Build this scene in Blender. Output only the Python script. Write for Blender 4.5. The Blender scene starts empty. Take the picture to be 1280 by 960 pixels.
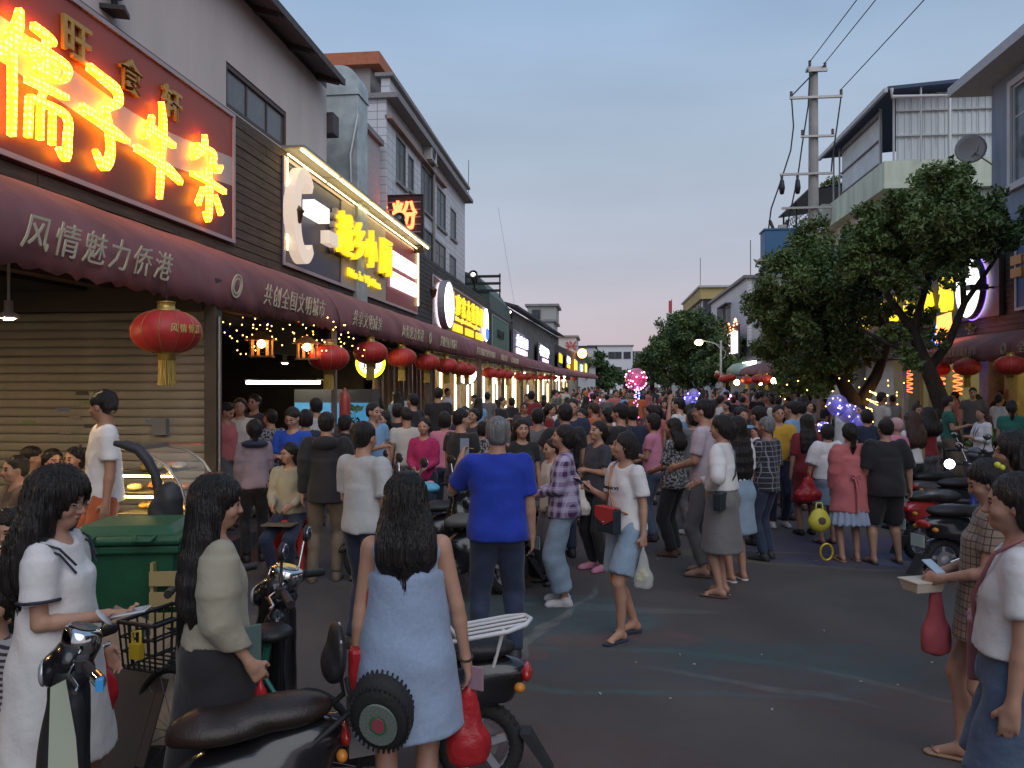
import bpy, math, random
import numpy as np
from mathutils import Vector, Matrix, noise as mnoise
random.seed(7); np.random.seed(7)
R = math.radians
scene = bpy.context.scene
col = scene.collection
# ---------------------------------------------------------------- camera
CAMZ = 2.0; FPX = 1000.0; YAW = math.atan(112/1000.0)
S_, C_ = math.sin(YAW), math.cos(YAW)
cam = bpy.data.cameras.new("camera"); camo = bpy.data.objects.new("camera", cam); col.objects.link(camo)
camo.location = (0, 0, CAMZ); camo.rotation_euler = (R(90), 0, YAW)
cam.sensor_width = 36; cam.lens = FPX/1280*36; cam.clip_start = .05; cam.clip_end = 3000
scene.camera = camo
# ---------------------------------------------------------------- sky and light (dusk, high thin cloud)
world = bpy.data.worlds.new("World"); scene.world = world; world.use_nodes = True
def build_world():
    nt = world.node_tree; n = nt.nodes; L = nt.links
    bg = n['Background']
    sky = n.new('ShaderNodeTexSky'); sky.sky_type = 'NISHITA'; sky.sun_disc = False
    sky.sun_elevation = R(42); sky.sun_rotation = R(152); sky.dust_density = 2.0
    sc = n.new('ShaderNodeMixRGB'); sc.blend_type = 'MULTIPLY'; sc.inputs[0].default_value = 1
    sc.inputs[2].default_value = (.03, .03, .03, 1)
    tc = n.new('ShaderNodeTexCoord'); sep = n.new('ShaderNodeSeparateXYZ')
    L.new(tc.outputs['Generated'], sep.inputs[0])
    cr = n.new('ShaderNodeValToRGB'); e = cr.color_ramp.elements
    e[0].position = 0.0; e[0].color = (.56, .44, .47, 1)
    e[1].position = 1.0; e[1].color = (.20, .31, .48, 1)
    for p, c in ((.06, (.50, .435, .475, 1)), (.15, (.40, .425, .50, 1)), (.28, (.345, .425, .53, 1)), (.43, (.265, .375, .54, 1))):
        q = e.new(p); q.color = c
    L.new(sep.outputs['Z'], cr.inputs[0])
    # thin cloud: slow noise moves the colour a little
    mp = n.new('ShaderNodeMapping'); mp.inputs['Scale'].default_value = (1.2, 1.2, 4.5)
    L.new(tc.outputs['Generated'], mp.inputs[0])
    nz = n.new('ShaderNodeTexNoise'); nz.inputs['Scale'].default_value = 1.6; nz.inputs['Detail'].default_value = 5
    L.new(mp.outputs[0], nz.inputs['Vector'])
    mr = n.new('ShaderNodeMapRange'); mr.inputs[1].default_value = .3; mr.inputs[2].default_value = .7
    mr.inputs[3].default_value = .90; mr.inputs[4].default_value = 1.10
    L.new(nz.outputs[0], mr.inputs[0])
    cl = n.new('ShaderNodeVectorMath'); cl.operation = 'SCALE'
    L.new(cr.outputs[0], cl.inputs[0]); L.new(mr.outputs[0], cl.inputs['Scale'])
    L.new(sky.outputs[0], sc.inputs[1])
    mx = n.new('ShaderNodeMixRGB'); mx.inputs[0].default_value = .975
    L.new(sc.outputs[0], mx.inputs[1]); L.new(cl.outputs[0], mx.inputs[2])
    L.new(mx.outputs[0], bg.inputs[0]); bg.inputs[1].default_value = .90
build_world()
sun = bpy.data.lights.new("sun", 'SUN'); suno = bpy.data.objects.new("sun", sun); col.objects.link(suno)
sun.energy = .85; sun.angle = R(60); sun.color = (1, .93, .90)
suno.rotation_euler = (R(48), 0, R(28))
scene.view_settings.view_transform = 'Standard'; scene.view_settings.look = 'None'
scene.view_settings.exposure = 0.45; scene.view_settings.gamma = 1.0
cy = scene.cycles
cy.use_denoising = True; cy.max_bounces = 6; cy.diffuse_bounces = 3; cy.glossy_bounces = 3
cy.transmission_bounces = 4; cy.transparent_max_bounces = 8; cy.caustics_reflective = False; cy.caustics_refractive = False
cy.sample_clamp_indirect = 4.0; cy.use_light_tree = True

# ---------------------------------------------------------------- photo pixel -> place
def P(px, py, d):
    u = (px-640)/FPX
    return Vector((d*(-S_+u*C_), d*(C_+u*S_), CAMZ-(py-480)/FPX*d))
def onX(px, X):                       # depth and Y where image column px meets the plane X
    u = (px-640)/FPX; d = X/(-S_+u*C_)
    return d, d*(C_+u*S_)
def onXz(px, py, X):
    d, y = onX(px, X); return Vector((X, y, CAMZ-(py-480)/FPX*d))

# ---------------------------------------------------------------- materials
MATS = {}
def mat(name, color=(.5,.5,.5), rough=.7, metal=0, emit=None, es=0, noise=0, nscale=8, bump=0, bscale=60, alpha=1, trans=0, spec=.5, sheen=0, c2=None, detail=4, stretch=None, coat=0):
    if name in MATS: return MATS[name]
    m = bpy.data.materials.new(name); m.use_nodes = True; MATS[name] = m
    nt = m.node_tree; n = nt.nodes; L = nt.links; b = n['Principled BSDF']
    b.inputs['Base Color'].default_value = (*color, 1); b.inputs['Roughness'].default_value = rough
    b.inputs['Metallic'].default_value = metal; b.inputs['Specular IOR Level'].default_value = spec
    if coat: b.inputs['Coat Weight'].default_value = coat; b.inputs['Coat Roughness'].default_value = .08
    if sheen: b.inputs['Sheen Weight'].default_value = sheen
    if trans: b.inputs['Transmission Weight'].default_value = trans
    if alpha < 1: b.inputs['Alpha'].default_value = alpha
    if emit: b.inputs['Emission Color'].default_value = (*emit, 1); b.inputs['Emission Strength'].default_value = es
    vec = None
    if noise or bump:
        tc = n.new('ShaderNodeTexCoord'); vec = tc.outputs['Object']
        if stretch:
            mp = n.new('ShaderNodeMapping'); mp.inputs['Scale'].default_value = stretch
            L.new(vec, mp.inputs[0]); vec = mp.outputs[0]
    if noise or c2:
        nz = n.new('ShaderNodeTexNoise'); nz.inputs['Scale'].default_value = nscale; nz.inputs['Detail'].default_value = detail
        if vec: L.new(vec, nz.inputs['Vector'])
        mr = n.new('ShaderNodeMapRange'); mr.inputs[1].default_value = .3; mr.inputs[2].default_value = .7
        L.new(nz.outputs[0], mr.inputs[0])
        mx = n.new('ShaderNodeMixRGB'); L.new(mr.outputs[0], mx.inputs[0])
        a = c2 if c2 else tuple(c*(1-noise) for c in color)
        bb = color if c2 else tuple(min(1, c*(1+noise)) for c in color)
        mx.inputs[1].default_value = (*a, 1); mx.inputs[2].default_value = (*bb, 1)
        L.new(mx.outputs[0], b.inputs['Base Color'])
        m['mix'] = mx.name
    if bump:
        nb = n.new('ShaderNodeTexNoise'); nb.inputs['Scale'].default_value = bscale; nb.inputs['Detail'].default_value = 3
        if vec: L.new(vec, nb.inputs['Vector'])
        bp = n.new('ShaderNodeBump'); bp.inputs['Strength'].default_value = bump; bp.inputs['Distance'].default_value = .02
        L.new(nb.outputs[0], bp.inputs['Height']); L.new(bp.outputs[0], b.inputs['Normal'])
    return m

# ---------------------------------------------------------------- objects
def link(o, parent=None):
    col.objects.link(o)
    if parent is not None: o.parent = parent
    return o
def tag(o, label=None, cat=None, group=None, kind=None):
    if label: o['label'] = label
    if cat: o['category'] = cat
    if group: o['group'] = group
    if kind: o['kind'] = kind
    return o
def empty(name, loc=(0,0,0), rz=0, label=None, cat=None, group=None, kind=None):
    o = bpy.data.objects.new(name, None); link(o); o.location = loc; o.rotation_euler = (0, 0, rz)
    o.empty_display_size = .1
    return tag(o, label, cat, group, kind)
def copy_tree(o, parent=None):
    c = o.copy(); col.objects.link(c); c.parent = parent
    for ch in o.children: copy_tree(ch, c)
    return c
class MB:
    """collects shapes into one mesh"""
    def __init__(s): s.v = []; s.f = []; s.m = []; s.sm = []; s.mi = 0
    def add(s, vs, fs, smooth=False):
        b = len(s.v); s.v += [tuple(v) for v in vs]
        for f in fs: s.f.append(tuple(i+b for i in f)); s.m.append(s.mi); s.sm.append(smooth)
        return s
    def box(s, lo, hi, M=None):
        x0,y0,z0 = lo; x1,y1,z1 = hi
        vs = [(x0,y0,z0),(x1,y0,z0),(x1,y1,z0),(x0,y1,z0),(x0,y0,z1),(x1,y0,z1),(x1,y1,z1),(x0,y1,z1)]
        if M is not None: vs = [M @ Vector(v) for v in vs]
        return s.add(vs, [(3,2,1,0),(4,5,6,7),(0,1,5,4),(1,2,6,5),(2,3,7,6),(3,0,4,7)])
    def cbox(s, c, size, M=None):
        return s.box([c[i]-size[i]/2 for i in range(3)], [c[i]+size[i]/2 for i in range(3)], M)
    def quad(s, a, b, c, d): return s.add([a,b,c,d], [(0,1,2,3)])
    def tube(s, pts, r, seg=8, caps=True, smooth=True):
        pts = [Vector(p) for p in pts]; n = len(pts)
        rs = r if hasattr(r, '__len__') else [r]*n
        vs = []; prev = None
        for i, p in enumerate(pts):
            t = (pts[min(i+1,n-1)]-pts[max(i-1,0)]); t = t.normalized() if t.length > 1e-9 else Vector((0,0,1))
            if prev is None:
                a = Vector((0,0,1)) if abs(t.z) < .9 else Vector((1,0,0))
                u = t.cross(a).normalized()
            else:
                u = (prev - t*prev.dot(t)); u = u.normalized() if u.length > 1e-6 else t.orthogonal().normalized()
            prev = u; w = t.cross(u)
            for k in range(seg):
                a = 2*math.pi*k/seg; vs.append(p+(u*math.cos(a)+w*math.sin(a))*rs[i])
        fs = [(i*seg+k, i*seg+(k+1)%seg, (i+1)*seg+(k+1)%seg, (i+1)*seg+k) for i in range(n-1) for k in range(seg)]
        s.add(vs, fs, smooth)
        if caps:
            s.add(vs[:seg], [tuple(range(seg))[::-1]]); s.add(vs[-seg:], [tuple(range(seg))])
        return s
    def lathe(s, prof, seg=20, M=None, smooth=True, a0=0, a1=2*math.pi):
        full = abs(a1-a0-2*math.pi) < 1e-6; cnt = seg if full else seg+1
        vs = []
        for (r, z) in prof:
            for k in range(cnt):
                a = a0+(a1-a0)*k/seg; v = Vector((r*math.cos(a), r*math.sin(a), z))
                vs.append(M @ v if M is not None else v)
        fs = []
        for i in range(len(prof)-1):
            for k in range(seg):
                k2 = (k+1) % cnt
                fs.append((i*cnt+k, i*cnt+k2, (i+1)*cnt+k2, (i+1)*cnt+k))
        return s.add(vs, fs, smooth)
    def ball(s, c, r, seg=12, rings=7, M=None):
        rr = r if hasattr(r, '__len__') else (r, r, r)
        T = Matrix.Translation(Vector(c)) @ (M.to_4x4() if M is not None else Matrix.Identity(4)) @ Matrix.Diagonal((*rr, 1))
        return s.lathe([(max(1e-4, math.sin(math.pi*i/rings)), -math.cos(math.pi*i/rings)) for i in range(rings+1)], seg, T)
    def prism(s, poly, axis, a, b):
        """poly: 2D outline; axis: which axis it is extruded along from a to b"""
        n = len(poly)
        def mk(p, t): return {0: (t, p[0], p[1]), 1: (p[0], t, p[1]), 2: (p[0], p[1], t)}[axis]
        vs = [mk(p, a) for p in poly]+[mk(p, b) for p in poly]
        fs = [tuple(range(n))[::-1], tuple(range(n, 2*n))]+[(i, (i+1)%n, n+(i+1)%n, n+i) for i in range(n)]
        return s.add(vs, fs)
    def build(s, name, mats, parent=None, loc=None, bevel=0, **tags):
        me = bpy.data.meshes.new(name); me.from_pydata(s.v, [], s.f)
        for m in (mats if isinstance(mats, (list, tuple)) else [mats]): me.materials.append(m)
        me.polygons.foreach_set('material_index', s.m); me.polygons.foreach_set('use_smooth', s.sm)
        me.update()
        o = bpy.data.objects.new(name, me); link(o, parent)
        if loc is not None: o.location = loc
        if bevel:
            bm_ = o.modifiers.new('bevel', 'BEVEL'); bm_.width = bevel; bm_.segments = 2; bm_.limit_method = 'ANGLE'; bm_.angle_limit = R(50)
        return tag(o, **tags)
def box(name, lo, hi, m, parent=None, bevel=0, **t): return MB().box(lo, hi).build(name, m, parent, bevel=bevel, **t)
def inst(name, me_obj, parent, loc, rot=(0,0,0), scale=(1,1,1)):
    o = bpy.data.objects.new(name, me_obj.data); link(o, parent); o.location = loc; o.rotation_euler = rot; o.scale = scale
    return o

# ---------------------------------------------------------------- lettering (the font that ships inside Blender)
_dg = None
def text_mesh(s, size=1, extrude=.01, offset=0, res=2, shear=0, space=1, align='CENTER'):
    cu = bpy.data.curves.new('txt', 'FONT'); cu.body = s; cu.size = size; cu.extrude = extrude; cu.offset = offset
    cu.resolution_u = res; cu.align_x = align; cu.align_y = 'CENTER'; cu.shear = shear; cu.space_character = space
    o = bpy.data.objects.new('txt', cu); col.objects.link(o)
    me = bpy.data.meshes.new_from_object(o)
    bpy.data.objects.remove(o); bpy.data.curves.remove(cu)
    return me
def letters(name, s, M, m, parent, w=None, h=None, bend=0, **kw):
    """text lying in the local XY plane, placed by matrix M (x along the line, y up, z out of the wall)"""
    me = text_mesh(s, **kw)
    co = np.empty(len(me.vertices)*3, 'f'); me.vertices.foreach_get('co', co); co = co.reshape(-1, 3)
    if len(co) == 0: return None
    lo, hi = co.min(0), co.max(0); c = (lo+hi)/2; co[:, :2] -= c[:2]
    if w: co[:, 0] *= w/max(1e-6, hi[0]-lo[0])
    if h: co[:, 1] *= h/max(1e-6, hi[1]-lo[1])
    if bend: co[:, 2] -= bend*co[:, 0]**2
    Mn = np.array(M); co = co @ Mn[:3, :3].T + Mn[:3, 3]
    me.vertices.foreach_set('co', co.astype('f').ravel()); me.materials.clear(); me.materials.append(m); me.update()
    me.name = name
    o = bpy.data.objects.new(name, me); link(o, parent); return o
def frame_M(origin, x, y):
    x = Vector(x).normalized(); y = Vector(y).normalized(); z = x.cross(y)
    M = Matrix.Identity(4)
    for i in range(3): M[i][0] = x[i]; M[i][1] = y[i]; M[i][2] = z[i]; M[i][3] = origin[i]
    return M
# ================================================================= people: smooth solid modelling
def nrm(v):
    v = np.asarray(v, float); return v/max(1e-9, np.linalg.norm(v))
class Field:
    """a smooth union of simple solids, turned into one continuous skin"""
    def __init__(s): s.p = []; s.post = None
    def cap(s, a, b, ra, rb, k=.02, op=1):            # round cone
        a = np.asarray(a, float); b = np.asarray(b, float); m = max(ra, rb)
        s.p.append(('c', a, b, ra, rb, k, op, np.minimum(a, b)-m, np.maximum(a, b)+m)); return s
    def cyl(s, a, b, ra, rb, k=.02, op=1, rnd=.004, sq=None):   # cone with flat ends; sq squashes one axis
        a = np.asarray(a, float); b = np.asarray(b, float); m = max(ra, rb)*1.3
        s.p.append(('f', a, b, ra, rb, k, op, np.minimum(a, b)-m, np.maximum(a, b)+m, rnd, sq)); return s
    def ell(s, c, r, k=.02, op=1, rot=None):
        c = np.asarray(c, float); r = np.asarray(r, float); m = r.max()
        s.p.append(('e', c, r, rot, None, k, op, c-m, c+m)); return s
    def half(s, c, n, k=.004):                          # cut away everything on the side n points to
        s.p.append(('h', np.asarray(c, float), nrm(n), None, None, k, -2, None, None)); return s
    def _ev(s, q, P):
        t = q[0]
        if t == 'c':
            a, b, ra, rb = q[1:5]; ba = b-a; h = np.clip(((P-a) @ ba)/max(1e-9, ba @ ba), 0, 1)
            return np.linalg.norm(P-a-h[..., None]*ba, axis=-1)-(ra+(rb-ra)*h)
        if t == 'f':
            a, b, ra, rb = q[1:5]; rnd, sq = q[9:11]; ba = b-a; ln = math.sqrt(ba @ ba); n = ba/ln
            d = P-a; y = d @ n; rad = d-y[..., None]*n
            if sq is not None: rad = rad/np.asarray(sq)
            x = np.linalg.norm(rad, axis=-1); h = np.clip(y/ln, 0, 1); r = ra+(rb-ra)*h
            sl = math.cos(math.atan2(abs(rb-ra), ln)); dx = (x-r+rnd)*sl; dy = np.abs(y-ln/2)-ln/2+rnd
            return np.minimum(np.maximum(dx, dy), 0)+np.sqrt(np.maximum(dx, 0)**2+np.maximum(dy, 0)**2)-rnd
        if t == 'e':
            d = P-q[1]
            if q[3] is not None: d = d @ q[3]
            k0 = np.linalg.norm(d/q[2], axis=-1); k1 = np.linalg.norm(d/(q[2]**2), axis=-1)
            return k0*(k0-1)/np.maximum(k1, 1e-9)
        if t == 'h': return -((P-q[1]) @ q[2])
    def bounds(s):
        lo = np.min([q[7] for q in s.p if q[6] == 1], 0); hi = np.max([q[8] for q in s.p if q[6] == 1], 0)
        return lo-.02, hi+.02
    def eval(s, P, blo, bhi):
        """P (N,...,3) grouped in bricks with bounds blo/bhi (N,3)"""
        D = np.full(P.shape[:-1], .2)
        for q in s.p:
            k = q[5]
            if q[6] == -2: sel = slice(None)
            else:
                m = k+.03; sel = np.where(np.all((blo-m < q[8]) & (bhi+m > q[7]), 1))[0]
                if len(sel) == 0: continue
            d = s._ev(q, P[sel]); D0 = D[sel]
            if q[6] == 1:
                h = np.maximum(k-np.abs(D0-d), 0)/k; D[sel] = np.minimum(D0, d)-h*h*k*.25
            else:
                d = -d; h = np.maximum(k-np.abs(D0-d), 0)/k; D[sel] = np.maximum(D0, d)+h*h*k*.25
        if s.post: D = s.post(P, D)
        return D
    def mesh(s, res, zb=None, zf=1.0):
        """zb, zf: below the height zb the cells are zf times taller"""
        B = 6; lo, hi = s.bounds(); nb = np.ceil((hi-lo)/(res*B)).astype(int)+1
        if zb is not None and zb > lo[2]:
            kb = int(math.ceil((zb-lo[2])/(res*zf*B))); top_z = lo[2]+kb*res*zf*B; nb[2] = kb+max(0, int(math.ceil((hi[2]-top_z)/(res*B))))+1
            dz = np.where(np.arange(nb[2]*B) < kb*B, res*zf, res)
        else: dz = np.full(nb[2]*B, res)
        zc = lo[2]+np.concatenate([[0], np.cumsum(dz)])
        g = np.stack(np.meshgrid(*[np.arange(k) for k in nb], indexing='ij'), -1).reshape(-1, 3)
        def bnd(g):
            bl = lo+g*res*B; bh = bl+res*B; bl[:, 2] = zc[g[:, 2]*B]; bh[:, 2] = zc[(g[:, 2]+1)*B]; return bl, bh
        bl, bh = bnd(g); cc = (bl+bh)/2
        dc = s.eval(cc[:, None, :], bl, bh)[:, 0]
        g = g[np.abs(dc) < np.linalg.norm(bh-bl, axis=1)*.5*1.35+.012]
        bl, bh = bnd(g); hs = (bh-bl)/B
        o = np.stack(np.meshgrid(*[np.arange(B+1)]*3, indexing='ij'), -1)
        D = np.empty((len(g), B+1, B+1, B+1))
        for i in range(0, len(g), 400):
            Pn = bl[i:i+400, None, None, None, :]+o*hs[i:i+400, None, None, None, :]; D[i:i+400] = s.eval(Pn, bl[i:i+400], bh[i:i+400])
        D[np.abs(D) < 1e-7] = 1e-7
        ins = D < 0
        c = sum(ins[:, a:a+B, b:b+B, e:e+B].astype(np.int8) for a in (0,1) for b in (0,1) for e in (0,1))
        act = (c > 0) & (c < 8)
        n, i, j, k = np.nonzero(act)
        if len(n) == 0: return np.zeros((0, 3)), np.zeros((0, 4), int)
        # vertex: mean of the edge crossings
        acc = np.zeros((len(n), 3)); cnt = np.zeros(len(n))
        off = [(a, b, e) for a in (0,1) for b in (0,1) for e in (0,1)]
        for a in off:
            for ax in range(3):
                if a[ax]: continue
                b = list(a); b[ax] = 1
                d0 = D[n, i+a[0], j+a[1], k+a[2]]; d1 = D[n, i+b[0], j+b[1], k+b[2]]
                x = (d0 < 0) != (d1 < 0); t = np.where(x, d0/(d0-d1+(~x)), 0)
                p = np.array(a, float)[None].repeat(len(n), 0); p[:, ax] += t
                acc += p*x[:, None]; cnt += x
        V = acc/cnt[:, None]+np.stack([i, j, k], 1)+g[n]*B
        big = (nb*B+4).astype(np.int64)
        def cid(ci): return (ci[:, 0].astype(np.int64)*big[1]+ci[:, 1])*big[2]+ci[:, 2]
        cells = g[n]*B+np.stack([i, j, k], 1); ids = cid(cells); order = np.argsort(ids); sid = ids[order]
        Q = []
        for ax in range(3):
            sl0 = [slice(None)]+[slice(0, B)]*3; sl1 = list(sl0); sl1[1+ax] = slice(1, B+1)
            s0 = ins[tuple(sl0)]; s1 = ins[tuple(sl1)]
            n2, a2, b2, c2 = np.nonzero(s0 != s1)
            flip = s0[n2, a2, b2, c2]
            base = g[n2]*B+np.stack([a2, b2, c2], 1)
            u, v = [(1, 2), (2, 0), (0, 1)][ax]
            qs = []; ok = np.ones(len(n2), bool)
            for du, dv in ((-1, -1), (0, -1), (0, 0), (-1, 0)):
                ci = base.copy(); ci[:, u] += du; ci[:, v] += dv
                q = cid(ci); pos = np.searchsorted(sid, q); pos = np.minimum(pos, len(sid)-1)
                ok &= (sid[pos] == q) & np.all(ci >= 0, 1); qs.append(order[pos])
            q = np.stack(qs, 1); q[~flip] = q[~flip][:, ::-1]; Q.append(q[ok])
        W = V*res+lo; W[:, 2] = np.interp(V[:, 2], np.arange(len(zc)), zc)
        return W, np.concatenate(Q)

def np_mesh(name, V, Q, mats, mi=None, smooth=True):
    me = bpy.data.meshes.new(name); nq = len(Q)
    me.vertices.add(len(V)); me.vertices.foreach_set('co', V.astype('f').ravel())
    me.loops.add(nq*4); me.loops.foreach_set('vertex_index', Q.astype('i').ravel())
    me.polygons.add(nq); me.polygons.foreach_set('loop_start', np.arange(0, nq*4, 4, dtype='i'))
    me.polygons.foreach_set('loop_total', np.full(nq, 4, 'i'))
    me.polygons.foreach_set('use_smooth', np.full(nq, smooth))
    for m in mats: me.materials.append(m)
    if mi is not None: me.polygons.foreach_set('material_index', mi.astype('i'))
    me.update(calc_edges=True); return me

# ---------------------------------------------------------------- cloth, skin and hair materials
def skin_mat(tone=0):
    c = [(.45,.25,.17), (.38,.20,.13), (.52,.31,.22), (.30,.155,.10)][tone]
    m = mat('skin_%d' % tone, c, .55, noise=.10, nscale=14, bump=.05, bscale=120)
    b = m.node_tree.nodes['Principled BSDF']; b.inputs['Subsurface Weight'].default_value = .0
    return m
def cloth(name, c, rough=.85, noise=.08, bump=.45, bscale=13, **k):
    return mat(name, c, rough, noise=noise, nscale=5, bump=bump, bscale=bscale, sheen=.15, **k)
def pattern_mat(name, kind, c1, c2, c3=None, scale=30, rough=.85):
    if name in MATS: return MATS[name]
    m = cloth(name, c1); nt = m.node_tree; n = nt.nodes; L = nt.links; b = n['Principled BSDF']
    tc = n.new('ShaderNodeTexCoord'); sep = n.new('ShaderNodeSeparateXYZ'); L.new(tc.outputs['Object'], sep.inputs[0])
    def M(op, a, bb=None):
        x = n.new('ShaderNodeMath'); x.operation = op
        for i, q in enumerate((a, bb)):
            if q is None: continue
            if isinstance(q, (int, float)): x.inputs[i].default_value = q
            else: L.new(q, x.inputs[i])
        return x.outputs[0]
    def mixc(f, a, bb):
        x = n.new('ShaderNodeMixRGB')
        L.new(f, x.inputs[0])
        for i, q in ((1, a), (2, bb)):
            if isinstance(q, tuple): x.inputs[i].default_value = (*q, 1)
            else: L.new(q, x.inputs[i])
        return x.outputs[0]
    horiz = M('ADD', sep.outputs[0], M('MULTIPLY', sep.outputs[1], .8))
    if kind == 'plaid':
        def bands(src, s, w): return M('LESS_THAN', M('FRACT', M('MULTIPLY', src, s)), w)
        h1 = bands(sep.outputs[2], scale, .45); v1 = bands(horiz, scale, .45)
        h2 = bands(M('ADD', sep.outputs[2], .31/scale), scale, .12); v2 = bands(M('ADD', horiz, .31/scale), scale, .12)
        f = M('MULTIPLY', M('ADD', h1, v1), .5)
        o = mixc(f, c1, c2); o = mixc(M('MULTIPLY', M('MAXIMUM', h2, v2), .6), o, c3 or c2)
    elif kind == 'stripe':
        o = mixc(M('LESS_THAN', M('FRACT', M('MULTIPLY', sep.outputs[2], scale)), .5), c1, c2)
    elif kind == 'grid':
        f = M('MAXIMUM', M('LESS_THAN', M('FRACT', M('MULTIPLY', sep.outputs[2], scale)), .14), M('LESS_THAN', M('FRACT', M('MULTIPLY', horiz, scale)), .14))
        o = mixc(f, c1, c2)
    elif kind == 'denim':
        nz = n.new('ShaderNodeTexNoise'); nz.inputs['Scale'].default_value = scale; nz.inputs['Detail'].default_value = 6
        L.new(tc.outputs['Object'], nz.inputs['Vector']); o = mixc(nz.outputs[0], c1, c2)
    else:   # floral
        vr = n.new('ShaderNodeTexVoronoi'); vr.inputs['Scale'].default_value = scale; L.new(tc.outputs['Object'], vr.inputs['Vector'])
        nz = n.new('ShaderNodeTexNoise'); nz.inputs['Scale'].default_value = scale*1.3; nz.inputs['Detail'].default_value = 4
        L.new(tc.outputs['Object'], nz.inputs['Vector'])
        o = mixc(M('GREATER_THAN', M('ADD', nz.outputs[0], M('MULTIPLY', vr.outputs[0], .25)), .63), c1, c2)
    L.new(o, b.inputs['Base Color']); return m
def hair_mat(c=(.014,.011,.010), name='hair_black'):
    m = mat(name, c, .42, noise=.5, nscale=55, bump=.9, bscale=130, spec=.45, stretch=(1, 1, .06)); return m
M_EYE = mat('eye_dark', (.02,.015,.012), .25); M_LIP = mat('lip', (.40,.12,.10), .5); M_EYEW = mat('eye_white', (.55,.5,.46), .3)

# ---------------------------------------------------------------- skeleton and body
def dirv(down, fwd=0, side=0): return nrm((side, fwd, -down))
def rotz(v, a): c, s = math.cos(a), math.sin(a); return np.array([c*v[0]-s*v[1], s*v[0]+c*v[1], v[2]])
class Pose: pass
def skeleton(h=1.70, male=False, arms=((.12, 0, None), (.12, 0, None)), feet=((-.09, 0), (.09, .0)), head=(0, 0), lean=0, sit=None, build=1.0, toe=8):
    """arms: per side (upper direction xyz, forearm direction xyz) in the body frame, x outward; facing +Y"""
    s = h/1.70; J = Pose(); J.s = s; J.male = male; J.b = build
    hipz = (.90 if sit is None else sit)*s; L = math.sin(R(lean)); dz = .90*s-hipz
    def T(x, y, z):   # torso point with lean about the hips
        zz = z*s-.90*s; return np.array([x*s, y*s+zz*math.sin(R(lean)), hipz+zz*math.cos(R(lean))])
    J.T = T
    sw = .175 if male else .150; J.sw = sw
    J.pel = T(0, 0, .93); J.waist = T(0, .005, 1.10); J.chest = T(0, .01, 1.27); J.neck = T(0, -.01, 1.42)
    J.headc = T(0, .012, 1.585); J.sh = [T(-sw, -.005, 1.385), T(sw, -.005, 1.385)]
    J.el = []; J.wr = []; J.fdir = []
    for i, sg in enumerate((-1, 1)):
        u, f = arms[i]; u = nrm((u[0]*sg, u[1], u[2])); f = nrm((f[0]*sg, f[1], f[2]))
        e = J.sh[i]+u*.275*s; w = e+f*.235*s; J.el.append(e); J.wr.append(w); J.fdir.append(f)
    J.hip = [T(-.085, 0, .88), T(.085, 0, .88)]; J.kn = []; J.an = []; J.td = []
    for i, sg in enumerate((-1, 1)):
        fx, fy = feet[i][:2]; lift = feet[i][2] if len(feet[i]) > 2 else 0
        an = np.array([fx*s, fy*s-.02, .085*s+lift]); hp = J.hip[i]; d = an-hp; l = np.linalg.norm(d); a = .42*s; b = .405*s
        l = min(l, a+b-1e-4); t = nrm(d); x = (a*a-b*b+l*l)/(2*l); y = math.sqrt(max(0, a*a-x*x))
        fw = nrm(np.array([.15*sg, 1, 0])-t*np.dot(t, [.15*sg, 1, 0])); J.kn.append(hp+t*x+fw*y); J.an.append(hp+t*l)
        J.td.append(nrm((sg*math.sin(R(toe)), math.cos(R(toe)), -lift*2.2)))
    J.hy, J.hp = R(head[0]), R(head[1])
    cy_, sy_ = math.cos(J.hy), math.sin(J.hy); cp, sp = math.cos(J.hp), math.sin(J.hp)
    Rz = np.array([[cy_, -sy_, 0], [sy_, cy_, 0], [0, 0, 1]]); Rx = np.array([[1, 0, 0], [0, cp, -sp], [0, sp, cp]])
    J.HR = Rz @ Rx; J.H = lambda x, y, z: J.headc+J.HR @ (np.array([x, y, z])*s)
    return J
def torso(f, J, g=0, bust=True, k=.05):
    """torso solids, grown by g (also used for clothes)"""
    s, T, b = J.s, J.T, J.b; sw = J.sw
    f.ell(T(0, .0, .95), np.array([.155*b, .105*b, .10])*s+g, k); 
    f.ell(T(0, .004, 1.09), np.array([.120*b if not J.male else .140*b, .090*b, .12])*s+g, k)
    f.ell(T(0, .0, 1.27), np.array([.136*b if not J.male else .162*b, .098*b, .145])*s+g, k)
    for sg in (-1, 1):
        f.cap(T(sg*.03, -.01, 1.395), T(sg*(sw-.012), -.005, 1.37), .050*s+g*.8, .046*s+g*.6, k)
        if bust and not J.male: f.ell(T(sg*.060, .066, 1.255), np.array([.050, .042, .05])*s+g*.6, .04)
        if not J.male or b > 1.1: f.ell(T(sg*.075, -.055, .90), np.array([.085*b, .078*b, .09])*s+g, .04)
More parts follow.
